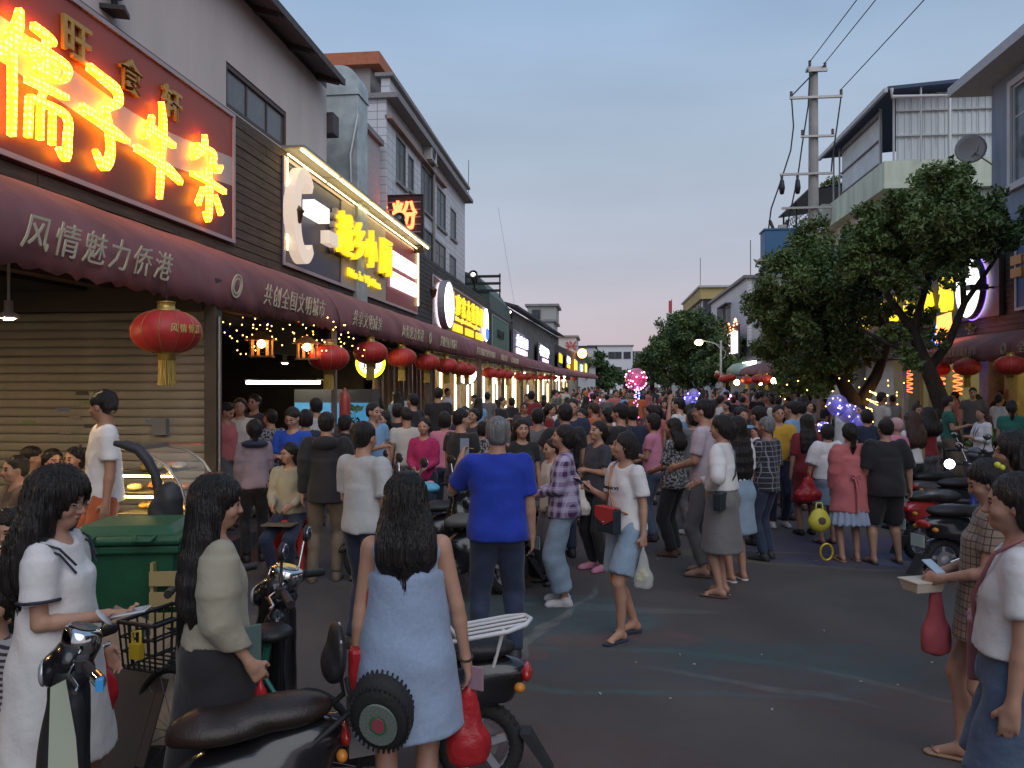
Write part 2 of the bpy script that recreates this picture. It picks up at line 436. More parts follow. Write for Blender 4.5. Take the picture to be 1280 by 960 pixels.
def make_body(J, res, hand='relax', bare_feet=False, simple=False):
    s, T, H = J.s, J.T, J.H; f = Field(); b = J.b; ar = (1.12 if J.male else .92)*b**.5
    torso(f, J, -.004)
    f.cap(T(0, -.015, 1.39), H(0, -.02, -.06), .055*s*(1.1 if J.male else .95), .05*s, .03)
    # head
    f.ell(H(0, -.012, .022), np.array([.074, .092, .090])*s, .02)
    f.ell(H(0, .022, -.03), np.array([.060, .062, .080])*s, .03, rot=J.HR)
    f.ell(H(0, .052, -.082), np.array([.030, .028, .024])*s, .025)
    f.ell(H(0, .066, .018), np.array([.045, .020, .012])*s, .012)          # brow
    for sg in (-1, 1):
        f.ell(H(sg*.028, .080, -.002), np.array([.017, .012, .011])*s, .006, op=-1)
        f.ell(H(sg*.028, .071, -.002), np.array([.0135, .013, .0095])*s, .004)
        f.ell(H(sg*.040, .052, -.035), np.array([.024, .025, .022])*s, .02)
        f.ell(H(sg*.074, -.005, -.012), np.array([.010, .018, .030])*s, .006)
    f.cap(H(0, .082, .004), H(0, .100, -.034), .007*s, .011*s, .010)
    for sg in (-1, 1): f.ell(H(sg*.011, .091, -.036), np.array([.009, .010, .008])*s, .006)
    f.ell(H(0, .083, -.058), np.array([.022, .010, .0055])*s, .005); f.ell(H(0, .080, -.068), np.array([.018, .010, .006])*s, .005)
    # arms
    for i in (0, 1):
        sg = (-1, 1)[i]
        f.cap(J.sh[i], J.el[i], .046*s*ar, .034*s*ar, .03); m = J.el[i]*.72+J.wr[i]*.28
        f.cap(J.el[i], m, .034*s*ar, .036*s*ar, .008); f.cap(m, J.wr[i], .035*s*ar, .023*s*ar, .008)
        hand_add(f, J.wr[i], J.fdir[i], sg, s, hand if isinstance(hand, str) else hand[i], simple)
        # legs
        f.cap(J.hip[i], J.kn[i], .083*s*b, .053*s*b, .04); mk = J.kn[i]*.68+J.an[i]*.32
        bk = np.array([0, -.018*s, 0])
        f.cap(J.kn[i], mk+bk, .048*s*b, .050*s*b, .010); f.cap(mk+bk, J.an[i], .049*s*b, .031*s, .010)
        an, td = J.an[i], J.td[i]; dn = np.array([0, 0, -.042*s])
        f.ell(an+dn-td*.025*s, np.array([.031, .036, .036])*s, .02)
        f.cap(an+dn*.6+td*.03*s, an+dn*1.35+td*.13*s, .035*s, .022*s, .03)
        if bare_feet and not simple:
            px = np.array([td[1], -td[0], 0])
            for q in range(5):
                o = (q-2)*.0165*s*-sg; a0 = an+dn*1.45+td*.12*s+px*o; f.cap(a0, a0+td*(.045-.006*q)*s, .0105*s if q else .014*s, .008*s, .006)
        else: f.cap(an+dn*1.35+td*.11*s, an+dn*1.5+td*.165*s, .030*s, .017*s, .02)
    V, Q = f.mesh(res, J.headc[2]-.16*s, 2.5)
    # eyes, lips: faces picked in head space
    C = V[Q].mean(1); Lc = (C-J.headc) @ J.HR / s; mi = np.zeros(len(Q), int)
    front = Lc[:, 1] > .055
    for sg in (-1, 1):
        e = ((Lc[:, 0]-sg*.028)/.0155)**2+((Lc[:, 2]+.002)/.0065)**2; mi[front & (e < 1)] = 1
        mi[front & (((Lc[:, 0]-sg*.030)/.018)**2+((Lc[:, 2]-.0185)/.0035)**2 < 1)] = 1
    mi[front & ((Lc[:, 0]/.021)**2+((Lc[:, 2]+.063)/.0085)**2 < 1)] = 2
    return V, Q, mi
def hand_add(f, w, d, sg, s, mode, simple):
    """palm, four fingers of unequal length with two bends, and a thumb from the side of the palm"""
    d = nrm(d); inn = np.array([-sg, 0, 0]); 
    if mode == 'palmup': nrm_ = nrm(np.array([0, 0, 1])-d*d[2])
    elif mode == 'palmin' or abs(d[2]) > .75: nrm_ = nrm(inn-d*np.dot(inn, d))
    else: nrm_ = nrm(np.array([-sg*.6, 0, -.4])-d*np.dot([-sg*.6, 0, -.4], d))
    side = np.cross(d, nrm_)
    if side[1] < 0: side = -side                      # the thumb side points forward
    if abs(d[1]) > .8: side = nrm(np.array([0, 0, 1])-d*d[2]) if mode != 'palmup' else np.array([sg, 0, 0])*1.0
    pc = w+d*.048*s
    f.cap(w, w+d*.03*s, .023*s, .026*s, .015)
    for q in (-1, 0, 1): f.cap(w+d*.02*s+side*q*.014*s, w+d*.082*s+side*q*.022*s, .016*s, .0135*s, .010)
    curl = {'relax': .5, 'fist': 1.6, 'hold': 1.05, 'palmup': .35, 'palmin': .45, 'flat': .1}.get(mode, .5)
    r = .0098*s if simple else .0082*s
    for q, ln in enumerate((.068, .077, .072, .056)):
        o = side*(1.5-q)*.0175*s; a = w+d*.084*s+o
        a1 = curl*(.6+.1*q); d1 = d*math.cos(a1)+nrm_*math.sin(a1); b = a+d1*ln*.5*s
        a2 = curl*(1.35+.12*q); d2 = d*math.cos(a2)+nrm_*math.sin(a2); f.cap(a, b, r*1.08, r, .004); f.cap(b, b+d2*ln*.5*s, r, r*.8, .003)
    t0 = w+d*.028*s+side*.022*s; t1 = t0+(d*.55+side*.75+nrm_*.25)*.036*s; t2 = t1+(d*.9+side*.15+nrm_*.45)*.032*s
    f.cap(t0, t1, .0135*s, .0105*s, .01); f.cap(t1, t2, .0102*s, .008*s, .004)

# ---------------------------------------------------------------- clothes
def folds(amp, seed=0, fy=14, fz=9):
    ph = np.random.RandomState(seed).rand(8)*6.28
    def post(P, D):
        x, y, z = P[..., 0], P[..., 1], P[..., 2]
        w = np.sin(x*fy+ph[0]+2.2*np.sin(z*fz*.7+ph[1]))*np.sin(z*fz+y*fy*.7+ph[2]+1.7*np.sin(x*9+ph[3]))
        w2 = np.sin((x*.8+y)*fy*1.9+z*fz*1.3+ph[4]+1.5*np.sin(z*13+ph[5]))
        return D+amp*(w*.65+w2*.35)
    return post
def top(J, res, hem=.92, sleeve=.62, g=.011, loose=0, seed=1, neck=.075, long=False, sleeveR=.008, vneck=0, puff=0, strap=False, flare=0, hemr=None, tuck=False):
    """shirt, tee, blouse or jacket; sleeve is the share of the upper arm covered (long covers the forearm)"""
    s, T = J.s, J.T; f = Field(); torso(f, J, g, k=.06); ar = (1.12 if J.male else .92)*J.b**.5
    zt = min(1.12, hem+.32)
    if hemr: f.cyl(T(0, 0, hem-.03), T(0, .0, 1.27), hemr*s, .140*s*J.b+g, .06, sq=(1, .84, 1))
    elif not tuck: f.cyl(T(0, 0, hem-.03), T(0, .0, zt+.1), (.155+loose+flare)*s*J.b+g, (.124+loose*.6)*s*J.b+g, .05, sq=(1, .80, 1))
    if not strap:
        for i in (0, 1):
            r0 = .048*s*ar+sleeveR; e = J.sh[i]+(J.el[i]-J.sh[i])*min(1, sleeve)
            f.cap(J.sh[i], J.sh[i]*.6+e*.4, r0-.004, r0-.002+puff*.8, .02)
            f.cyl(J.sh[i]*.9+e*.1, e, r0+puff*.5, r0+.004+puff, .025, rnd=.003)
            if long:
                m = J.wr[i]*.94+J.el[i]*.06
                f.cap(J.el[i]*.5+J.sh[i]*.5, J.el[i], r0+puff, .040*s*ar+sleeveR+puff, .02)
                f.cyl(J.el[i], m, .038*s*ar+sleeveR+puff, .028*s*ar+sleeveR*.7+puff*.55, .02, rnd=.004)
    f.half(T(0, 0, hem), (0, 0, -1))
    f.ell(T(0, .025+vneck, 1.465), np.array([neck, neck*1.15+vneck, neck*.95])*s, .012, op=-1)
    if strap:
        for sg in (-1, 1): f.cyl(J.sh[(sg+1)//2]+np.array([sg*.005, 0, -.10*s]), J.sh[(sg+1)//2]+np.array([sg*.035, 0, .09*s]), .052*s, .06*s, .015, op=-1)
    f.post = folds(.0062+loose*.06, seed, 15, 12)
    return f.mesh(res, 9, 1.35)
def skirt(J, res, top_=1.08, hem=.5, r0=.135, r1=.24, g=.012, seed=2, pleat=0, npl=18, from_shoulder=False, sqy=.86, cut=None):
    s, T = J.s, J.T; f = Field()
    f.cyl(T(0, -.005, hem), T(0, 0, top_), r1*s*J.b+g, r0*s*J.b+g, .04, sq=(1, sqy, 1), rnd=.006)
    if hem < .85 and not from_shoulder:
        f.ell(T(0, 0, .95), np.array([.158*J.b, .112*J.b, .11])*s+g, .05)
        for sg in (-1, 1): f.ell(T(sg*.075, -.055, .90), np.array([.088*J.b, .084*J.b, .095])*s+g, .04)
    c = T(0, 0, hem)
    if cut: f.half(T(0, 0, cut), (0, 0, 1))
    fo = folds(.005, seed)
    def post(P, D):
        D = fo(P, D)
        if pleat:
            a = np.arctan2(P[..., 1]-c[1], P[..., 0]); w = np.clip((T(0, 0, top_)[2]-P[..., 2])/.5, 0, 1)
            D = D+pleat*w*np.sin(a*npl+seed)
        return D
    f.post = post
    return f.mesh(res, 9, 1.6)
def trousers(J, res, to=1.0, g=.010, wide=0, seed=3, top_=1.05, cut=None):
    """to: share of each leg covered (1 = ankle, .5 = knee, .3 = shorts)"""
    s, T, b = J.s, J.T, J.b; f = Field()
    f.ell(T(0, 0, .95), np.array([.158*b, .108*b, .105])*s+g, .05)
    f.cyl(T(0, 0, .90), T(0, 0, top_), .158*s*b+g, .135*s*b+g, .03, sq=(1, .76, 1))
    for i, sg in enumerate((-1, 1)):
        if not J.male or b > 1.1: f.ell(T(sg*.075, -.055, .90), np.array([.085*b, .078*b, .09])*s+g, .04)
        hp, kn, an = J.hip[i], J.kn[i], J.an[i]
        if to <= .5: f.cyl(hp+np.array([0,0,.02]), hp+(kn-hp)*min(1, to*2), .090*s*b+g, .066*s*b+g+wide, .03, rnd=.004)
        else:
            f.cap(hp, kn, .086*s*b+g, .058*s*b+g+wide, .03)
            e = kn+(an-kn)*((to-.5)*2); f.cyl(kn, e, .058*s*b+g+wide, .046*s+g+wide*1.2, .012, rnd=.004); bk = kn*.68+an*.32+np.array([0,-.016*s,0]); f.cap(kn, bk, .055*s*b+g*.8, .052*s*b+g*.8, .01)
    if cut: f.half(T(0, 0, cut), (0, 0, 1))
    f.post = folds(.0065+wide*.05, seed, 20, 19)
    return f.mesh(res, 9, 1.5)
def shoes(J, res, kind='sneaker'):
    s = J.s; f = Field()
    for i in (0, 1):
        an, td = J.an[i], J.td[i]; dn = np.array([0, 0, -.042*s]); 
        if kind == 'sneaker':
            f.ell(an+dn*1.1-td*.025*s, np.array([.040, .045, .040])*s, .02); f.cap(an+dn*.9+td*.02*s, an+dn*1.3+td*.15*s, .040*s, .032*s, .03)
            f.cyl(an+dn*1.1, an+np.array([0, 0, .012*s]), .046*s, .043*s, .02)
        so = an+dn*1.75; f.cap(so-td*.035*s, so+td*.16*s, .038*s, .040*s, .01)
    zc = min((J.an[0]+0)[2], J.an[1][2])-.085*s
    V, Q = None, None
    def post(P, D): 
        if kind == 'sneaker': return D
        top_ = np.minimum(P[..., 2]-(J.an[0][2]-.068*s), 9)
        side = np.where(np.abs(P[..., 0]-J.an[0][0]) < np.abs(P[..., 0]-J.an[1][0]), 0, 1)
        t = np.where(side == 0, P[..., 2]-(J.an[0][2]-.064*s), P[..., 2]-(J.an[1][2]-.064*s))
        return np.maximum(D, t)
    f.post = post
    f.half(np.array([0, 0, .001]), (0, 0, -1))
    return f.mesh(res)
def hair(J, res, style='short', length=.3, seed=5, vol=0, bun=False, fringe=True):
    s, H = J.s, J.H; f = Field(); v = vol
    f.ell(H(0, -.020, .032), np.array([.084+v, .100+v, .092+v])*s, .02)
    if style == 'short':
        f.ell(H(0, -.05, -.02), np.array([.072, .062, .062])*s, .02)
    if style in ('long', 'bob', 'pony'):
        for sg in (-1, 1): f.cap(H(sg*.058, -.02, .03), H(sg*.066, -.035, -.07 if style != 'pony' else -.03), (.034+v)*s, (.026+v)*s, .03)
        f.ell(H(0, -.06, -.03), np.array([.078+v, .060+v, .085])*s, .03)
    if style in ('long',):
        p = H(0, -.075, -.06); n = 5; drop = np.array([0, 0, -1.0]); back = J.T(0, -.115, 1.25)-J.T(0, 0, 1.25)
        for q in range(n):
            t0, t1 = q/n, (q+1)/n
            for sx in (-1.0, -.35, .35, 1.0):
                def pt(t, sx=sx):
                    z = H(0, 0, -.05)[2]-t*length*s; y = (H(0, -.065, 0)[1])*(1-min(1, t*2))+(J.T(0, -.100, 1.25)[1]-.012)*min(1, t*2)
                    x = H(0, 0, 0)[0]+sx*(.058+.028*math.sin(min(1, t*1.6)*1.57)+v)*s*(1-.12*max(0, t-.7)/.3)
                    return np.array([x, y-abs(sx)*-.018, z])
                f.cap(pt(t0), pt(t1), (.040+v)*s, (.038+v)*s*(1-.5*(q == n-1)), .03)
    if style == 'pony':
        p = H(0, -.115, .02); 
        f.ell(p, np.array([.03, .03, .03])*s, .01); b0 = p+np.array([0, -.025*s, -.03*s])
        f.cap(p, b0, .024*s, .030*s, .02); f.cap(b0, b0+np.array([0, .02*s, -length*s*.6]), .030*s, .030*s, .02); f.cap(b0+np.array([0, .02*s, -length*s*.6]), b0+np.array([0, .035*s, -length*s]), .030*s, .008*s, .02)
    if bun: f.ell(H(0, -.10, .05), np.array([.042, .040, .042])*s, .01)
    # open the face
    f.ell(H(0, .098, -.045), np.array([.064, .075, .098])*s, .010, op=-1, rot=J.HR)
    f.ell(H(0, .088, -.10), np.array([.085, .085, .10])*s, .010, op=-1, rot=J.HR)
    if style == 'short':
        for sg in (-1, 1): f.ell(H(sg*.08, .012, -.05), np.array([.03, .042, .058])*s, .006, op=-1)
        f.half(H(0, -.08, -.085), J.HR @ np.array([0, -.2, -1]))
    ph = np.random.RandomState(seed).rand(6)*6.28; hc = J.headc
    def post(P, D):
        a = np.arctan2(P[..., 0]-hc[0], -(P[..., 1]-hc[1])); 
        wv = .9 if vol > .02 else .25; w = np.sin(a*23+ph[0]+wv*np.sin(P[..., 2]*17+ph[1]))+.6*np.sin(a*41+ph[2]+P[..., 2]*2)
        return D+(.0028 if style == 'short' else .0030)*w*(1 if vol < .02 else 2)
    f.post = post
    return f.mesh(res)

def strands(J, root, n, length, vol, seed, m):
    """loose locks over the hair so that its ends are uneven"""
    rs = random.Random(seed); s = J.s; mb = MB(); hx, hy, hz = J.H(0, -.02, .03); by = J.T(0, -.100, 1.25)[1]-.012; wv = .012 if vol > .02 else .004
    for _ in range(n):
        a = rs.uniform(-1.75, 1.75); sx, cx = math.sin(a), math.cos(a); rr = (.084+vol+rs.uniform(-.003, .006))*s; ph = rs.random()*6; ll = length*s*rs.uniform(.75, 1.14); pts = []
        for k in range(10):
            t = k/9
            if t < .3:
                b = t/.3*1.5; x = hx+sx*rr*math.sin(b); y = hy-cx*(rr+.016*s)*math.sin(b); z = hz+(.092+vol)*s*math.cos(b)
            else:
                q = (t-.3)/.7; w = 1-.12*max(0, q-.7)/.3; x = hx+sx*(rr+(.032*math.sin(min(1, q*1.6)*1.57))*s)*w+wv*math.sin(ph+q*9)
                y0 = hy-cx*(rr+.016*s); y = y0+(by-.034*s-vol*s+.05*abs(sx)*s-y0)*min(1, q*1.7)*(abs(cx)**.5) ; z = hz-(.03*s)-q*(ll+.04)
            pts.append((x, y, z))
        mb.tube(pts, [.0032]*8+[.0024, .0008], 3, caps=False)
    tag(mb.build('hair_locks', m, root), kind='stuff')
# ---------------------------------------------------------------- a whole person
ARM = {  # (upper, forearm) directions, x outward
 'down': ((.16, -.02, -1), (.08, .14, -1)), 'phone': ((.12, .12, -1), (-.35, 1, .25)), 'low': ((.2, .05, -1), (-.1, .55, -.8)),
 'raise': ((.35, .75, .35), (-.35, .35, 1)), 'photo': ((.45, .65, -.25), (-.55, .45, .9)), 'fold': ((.2, .25, -1), (-1, .45, .1)),
 'front': ((.12, .16, -1), (-.45, .85, -.30)), 'side': ((.35, 0, -1), (.15, .1, -1)), 'hip': ((.5, -.25, -1), (-.5, .5, -.6)),
 'lap': ((.12, .2, -1), (-.35, .9, -.35)), 'bag': ((.12, 0, -1), (.05, .3, -1)), 'reach': ((.2, .9, -.3), (-.1, 1, .15)),
 'photo2': ((.35, .8, .0), (-.3, .6, .7)),
}
N_PERSON = [0]
def make_person(loc, yaw, label, h=1.68, male=False, res=.010, arms=('down', 'down'), feet=None, head=(0, 0), lean=0, sit=None, build=1.0,
                tone=0, hand='relax', hairk=None, hair_m=None, topk=None, top_m=None, bottom=None, bottom_m=None, shoek=None, shoe_m=None,
                skirtk=None, skirt_m=None, group=None, cat='person', name='person', simple=None, under=None, seed=None):
    """yaw: heading of the person, 0 = along the street away from the camera, 90 = to the left"""
    N_PERSON[0] += 1; sd = seed if seed is not None else N_PERSON[0]
    if simple is None: simple = res > .0085
    if feet is None: feet = ((-.09, .0), (.09, .03))
    J = skeleton(h, male, tuple(ARM[a] if isinstance(a, str) else a for a in arms), feet, head, lean, sit, build)
    root = empty(name, loc, R(yaw), label, cat, group)
    sk = skin_mat(tone)
    V, Q, mi = make_body(J, res, hand, bare_feet=(shoek == 'sandal'), simple=simple)
    link(bpy.data.objects.new('body', np_mesh('body', V, Q, [sk, M_EYE, M_LIP], mi)), root)
    res = res*1.28 if res < .011 else res*1.62; cres = res*1.12
    def part(nm, VQ, m): 
        o = bpy.data.objects.new(nm, np_mesh(nm, VQ[0], VQ[1], [m])); link(o, root); return o
    if hairk is not False: 
        hk = dict(style='short') if hairk is None else dict(hairk); ns = hk.pop('strands', 0)
        if ns: strands(J, root, ns, hk.get('length', .3), hk.get('vol', 0), sd, hair_m or hair_mat())
        if ns: hk['length'] = hk.get('length', .3)*.80
        part('hair', hair(J, res, seed=sd, **hk), hair_m or hair_mat())
    if topk is not False and top_m: 
        tk = dict(topk or {}); nm = tk.pop('name', 'shirt'); part(nm, top(J, cres, seed=sd, **tk), top_m)
    if under: nm, kw, m = under; part(nm, top(J, cres, seed=sd+9, **kw), m)
    if bottom is not None:
        bk = dict(bottom); nm = bk.pop('name', 'trousers'); part(nm, trousers(J, cres*1.15, seed=sd, **bk), bottom_m)
    if skirtk is not None:
        bk = dict(skirtk); nm = bk.pop('name', 'skirt'); part(nm, skirt(J, cres, seed=sd, **bk), skirt_m)
    if shoek: 
        nm = 'sandals' if shoek == 'sandal' else 'shoes'
        part(nm, shoes(J, cres, shoek), shoe_m or mat('shoe_dark', (.03,.03,.035), .6))
    root['_h'] = h; del root['_h']
    return root, J
# ================================================================= the street
XF = -5.3; XR = 10.0
def fx(y): return XF if y < 55 else XF+.062*(y-55)
def build_ground():
    m = mat('asphalt', (.088,.075,.070), .85, noise=.18, nscale=1.1, bump=.35, bscale=160)
    nt = m.node_tree; n = nt.nodes; L = nt.links; b = n['Principled BSDF']; base = b.inputs['Base Color'].links[0].from_socket
    tc = n.new('ShaderNodeTexCoord')
    def mth(op, a, bb=None, c=None):
        x = n.new('ShaderNodeMath'); x.operation = op
        for i, q in enumerate((a, bb, c)):
            if q is None: continue
            if isinstance(q, (int, float)): x.inputs[i].default_value = q
            else: L.new(q, x.inputs[i])
        return x.outputs[0]
    sp = n.new('ShaderNodeTexNoise'); sp.inputs['Scale'].default_value = 220; sp.inputs['Detail'].default_value = 2; L.new(tc.outputs['Object'], sp.inputs['Vector'])
    sc = n.new('ShaderNodeVectorMath'); sc.operation = 'SCALE'; L.new(base, sc.inputs[0]); L.new(mth('MULTIPLY_ADD', sp.outputs[0], 1.3, .35), sc.inputs['Scale'])
    cur = sc.outputs[0]
    # worn street mural: faded chalky ellipses and patches of paint
    wear = n.new('ShaderNodeTexNoise'); wear.inputs['Scale'].default_value = 3.2; wear.inputs['Detail'].default_value = 9; wear.inputs['Roughness'].default_value = .7
    L.new(tc.outputs['Object'], wear.inputs['Vector'])
    dis = n.new('ShaderNodeTexNoise'); dis.inputs['Scale'].default_value = 1.1; dis.inputs['Detail'].default_value = 3; L.new(tc.outputs['Object'], dis.inputs['Vector'])
    def blob(cx, cy, rx, ry, rot, colr, amt, ring=None, soft=.12):
        nonlocal cur
        mp = n.new('ShaderNodeMapping'); mp.vector_type = 'TEXTURE'; mp.inputs['Location'].default_value = (cx, cy, 0)
        mp.inputs['Rotation'].default_value = (0, 0, R(rot)); mp.inputs['Scale'].default_value = (rx, ry, 1)
        ad = n.new('ShaderNodeVectorMath'); ad.operation = 'MULTIPLY_ADD'; L.new(dis.outputs['Color'], ad.inputs[0]); ad.inputs[1].default_value = (.45, .45, 0)
        L.new(tc.outputs['Object'], ad.inputs[2]); L.new(ad.outputs[0], mp.inputs[0])
        sx = n.new('ShaderNodeSeparateXYZ'); L.new(mp.outputs[0], sx.inputs[0])
        r = mth('SQRT', mth('ADD', mth('POWER', sx.outputs[0], 2), mth('POWER', sx.outputs[1], 2)))
        v = mth('SUBTRACT', 1.0, r) if ring is None else mth('SUBTRACT', ring, mth('ABSOLUTE', mth('SUBTRACT', r, 1.0)))
        f = n.new('ShaderNodeMapRange'); f.inputs[2].default_value = soft; L.new(v, f.inputs[0])
        w = n.new('ShaderNodeMapRange'); w.inputs[1].default_value = .38; w.inputs[2].default_value = .62; L.new(wear.outputs[0], w.inputs[0])
        fac = mth('MULTIPLY', mth('MULTIPLY', f.outputs[0], mth('MULTIPLY_ADD', w.outputs[0], .7, .3)), amt)
        mx = n.new('ShaderNodeMixRGB'); L.new(fac, mx.inputs[0]); L.new(cur, mx.inputs[1]); mx.inputs[2].default_value = (*colr, 1); cur = mx.outputs[0]
    teal = (.07,.125,.13); red = (.17,.08,.07); purp = (.07,.06,.14); grey = (.19,.20,.19); yel = (.18,.17,.07)
    def G(px, py): q = P(px, py, 2000/(py-480)); return q.x+.22, q.y+.22
    def bl(px, py, rx, ry, rot, *a, **k): q = G(px, py); blob(q[0], q[1], rx, ry, rot, *a, **k)
    bl(800, 822, 1.55, .62, -4, (.065,.085,.095), .6); bl(680, 770, 1.1, .75, 0, teal, .8); bl(800, 840, 1.45, .42, -3, teal, .85, ring=.15)
    bl(1000, 830, 1.0, .5, 10, (.055,.09,.09), .6); bl(835, 800, .3, .16, 0, red, .6); bl(735, 800, .30, .17, 0, red, .6); bl(660, 815, .22, .2, 0, red, .55)
    bl(1060, 870, .95, .42, -25, (.13,.07,.065), .5); bl(1090, 880, .8, .3, -25, (.13,.045,.04), .3, ring=.1); bl(700, 940, .9, .35, 0, (.1,.05,.045), .5)
    bl(672, 800, .07, 1.9, -14, grey, 1.0, soft=.4); bl(760, 760, 1.0, .12, -3, grey, .35)
    bl(1080, 690, 1.7, 1.1, 0, purp, .7); bl(1010, 700, 1.3, .35, -10, yel, .5, ring=.2); bl(1150, 700, .7, .35, 10, (.13,.15,.25), .5)
    bl(950, 860, .06, .9, 70, grey, .4, soft=.5); bl(1130, 860, .05, .8, 60, grey, .3, soft=.5)
    L.new(cur, b.inputs['Base Color'])
    MB().box((-150, -60, -.3), (150, 500, 0)).build('ground', mat('earth', (.07,.065,.06), .9, noise=.2, nscale=.5), kind='structure')
    x = MB(); x.add([(-4.3, -40, .004), (8.4, -40, .004), (8.4, 260, .004), (-4.3, 260, .004)], [(0, 1, 2, 3)])
    x.build('road', m, kind='structure')
    pm = mat('paving', (.10,.09,.085), .8, noise=.25, nscale=2, bump=.3, bscale=30)
    MB().box((-13, -12, 0), (-4.3, 120, .16)).build('pavement', pm, kind='structure')
    MB().box((8.4, -12, 0), (16.9, 110, .14)).build('pavement', pm, kind='structure')
    # specks of litter on the road
    lit = MB()
    for px, py in ((795,830),(850,820),(952,820),(868,832),(1076,854),(1122,858),(965,889),(838,875),(750,869),(640,945),(1020,702),(822,700),(885,700),(1165,830),(912,745),(1030,790)):
        q = P(px, py, 2000/(py-480)); a = random.random()*3; w = random.uniform(.005, .012)
        Mx = Matrix.Translation((q.x, q.y, .012)) @ Matrix.Rotation(a, 4, 'Z'); lit.cbox((0, 0, 0), (w*2.4, w, .006), Mx)
    lit.build('litter', mat('litter_white', (.4,.4,.38), .8), kind='stuff', label='scraps of white paper litter scattered on the dark road', cat='litter')
build_ground()

plank_m = mat('plank_brown', (.13,.085,.055), .75, noise=.35, nscale=3, bump=.3, bscale=30, stretch=(6,1,12))
plank_g = mat('plank_grey', (.075,.068,.066), .75, noise=.35, nscale=3, bump=.3, bscale=30, stretch=(6,1,12))
stucco = mat('stucco_white', (.76,.65,.60), .9, noise=.06, stretch=(1,1,.16), nscale=2.2, bump=.15, bscale=60)
glass_dk = mat('window_glass', (.05,.06,.068), .35, noise=.4, nscale=2, spec=.3)
frame_m = mat('window_frame_grey', (.16,.15,.15), .5)
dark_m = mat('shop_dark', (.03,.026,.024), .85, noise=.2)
conc = mat('concrete', (.28,.27,.26), .85, noise=.15, nscale=2, bump=.2, bscale=30)
steel = mat('steel', (.35,.34,.33), .4, metal=.8)
black_m = mat('black_metal', (.015,.015,.017), .45)

def boards(parent, X, y0, y1, z0, z1, m, pitch=.135, ln=2.6, out=1):
    """separate cladding boards on a wall facing the street"""
    rows = int((z1-z0)/pitch); protos = []
    for L_ in (ln, ln*.62):
        mb = MB().box((0, 0, 0), (.022, L_-.008, pitch-.014))
        o = mb.build('plank', m, parent); protos.append((L_, o)); 
    first = [True, True]; rng = random.Random(int(abs(y0*10)))
    for r in range(rows):
        y = y0-rng.random()*1.5
        while y < y1:
            i = rng.random() < .35; L_, o = protos[i]
            a = max(y, y0); bnd = min(y+L_, y1)
            if bnd-a > .15:
                dx = rng.uniform(0, .010); loc = ((X-dx) if out < 0 else (X-.022+dx)+.022, a, z0+r*pitch)
                q = o if first[i] else inst('plank', o, parent, loc)
                first[i] = False; q.location = loc; q.scale = (1, (bnd-a)/L_, 1)
            y += L_
def window(parent, X, y0, y1, z0, z1, face=1, nv=2, nh=1, fm=None, gm=None, inset=.08):
    """window in a wall facing the street: frame, mullions, panes. face=1: the street is on the +x side"""
    fm = fm or frame_m; gm = gm or glass_dk; t = .06; f = MB()
    a, b = (X-inset, X+.012) if face > 0 else (X-.012, X+inset)
    f.box((a, y0, z0), (b, y0+t, z1)); f.box((a, y1-t, z0), (b, y1, z1)); f.box((a, y0+t, z0), (b, y1-t, z0+t)); f.box((a, y0+t, z1-t), (b, y1-t, z1))
    for k in range(1, nv+1): y = y0+(y1-y0)*k/(nv+1); f.box((a+.02, y-.02, z0+t), (b-.02, y+.02, z1-t))
    for k in range(1, nh+1): z = z0+(z1-z0)*(.68 if nh == 1 else k/(nh+1)); f.box((a+.025, y0+t, z-.02), (b-.025, y1-t, z+.02))
    o = f.build('window', fm, parent); xm = X-.03 if face > 0 else X+.03
    for k in range(nv+1):
        ya, yb = y0+(y1-y0)*k/(nv+1), y0+(y1-y0)*(k+1)/(nv+1)
        MB().box((xm-.006, ya+.025, z0+.05), (xm+.006, yb-.025, z1-.05)).build('pane', gm, o)
    return o
def wall_with_holes(name, X, t, y0, y1, z0, z1, holes, m, parent, face=1):
    """wall slab in the plane x=X with real openings (y0,y1,z0,z1)"""
    ys = sorted({y0, y1, *[h[0] for h in holes], *[h[1] for h in holes]}); zs = sorted({z0, z1, *[h[2] for h in holes], *[h[3] for h in holes]})
    mb = MB(); xa, xb = (X-t, X) if face > 0 else (X, X+t)
    for i in range(len(ys)-1):
        for j in range(len(zs)-1):
            cy_, cz = (ys[i]+ys[i+1])/2, (zs[j]+zs[j+1])/2
            if any(h[0] < cy_ < h[1] and h[2] < cz < h[3] for h in holes): continue
            mb.box((xa, ys[i], zs[j]), (xb, ys[i+1], zs[j+1]))
    return mb.build(name, m, parent)

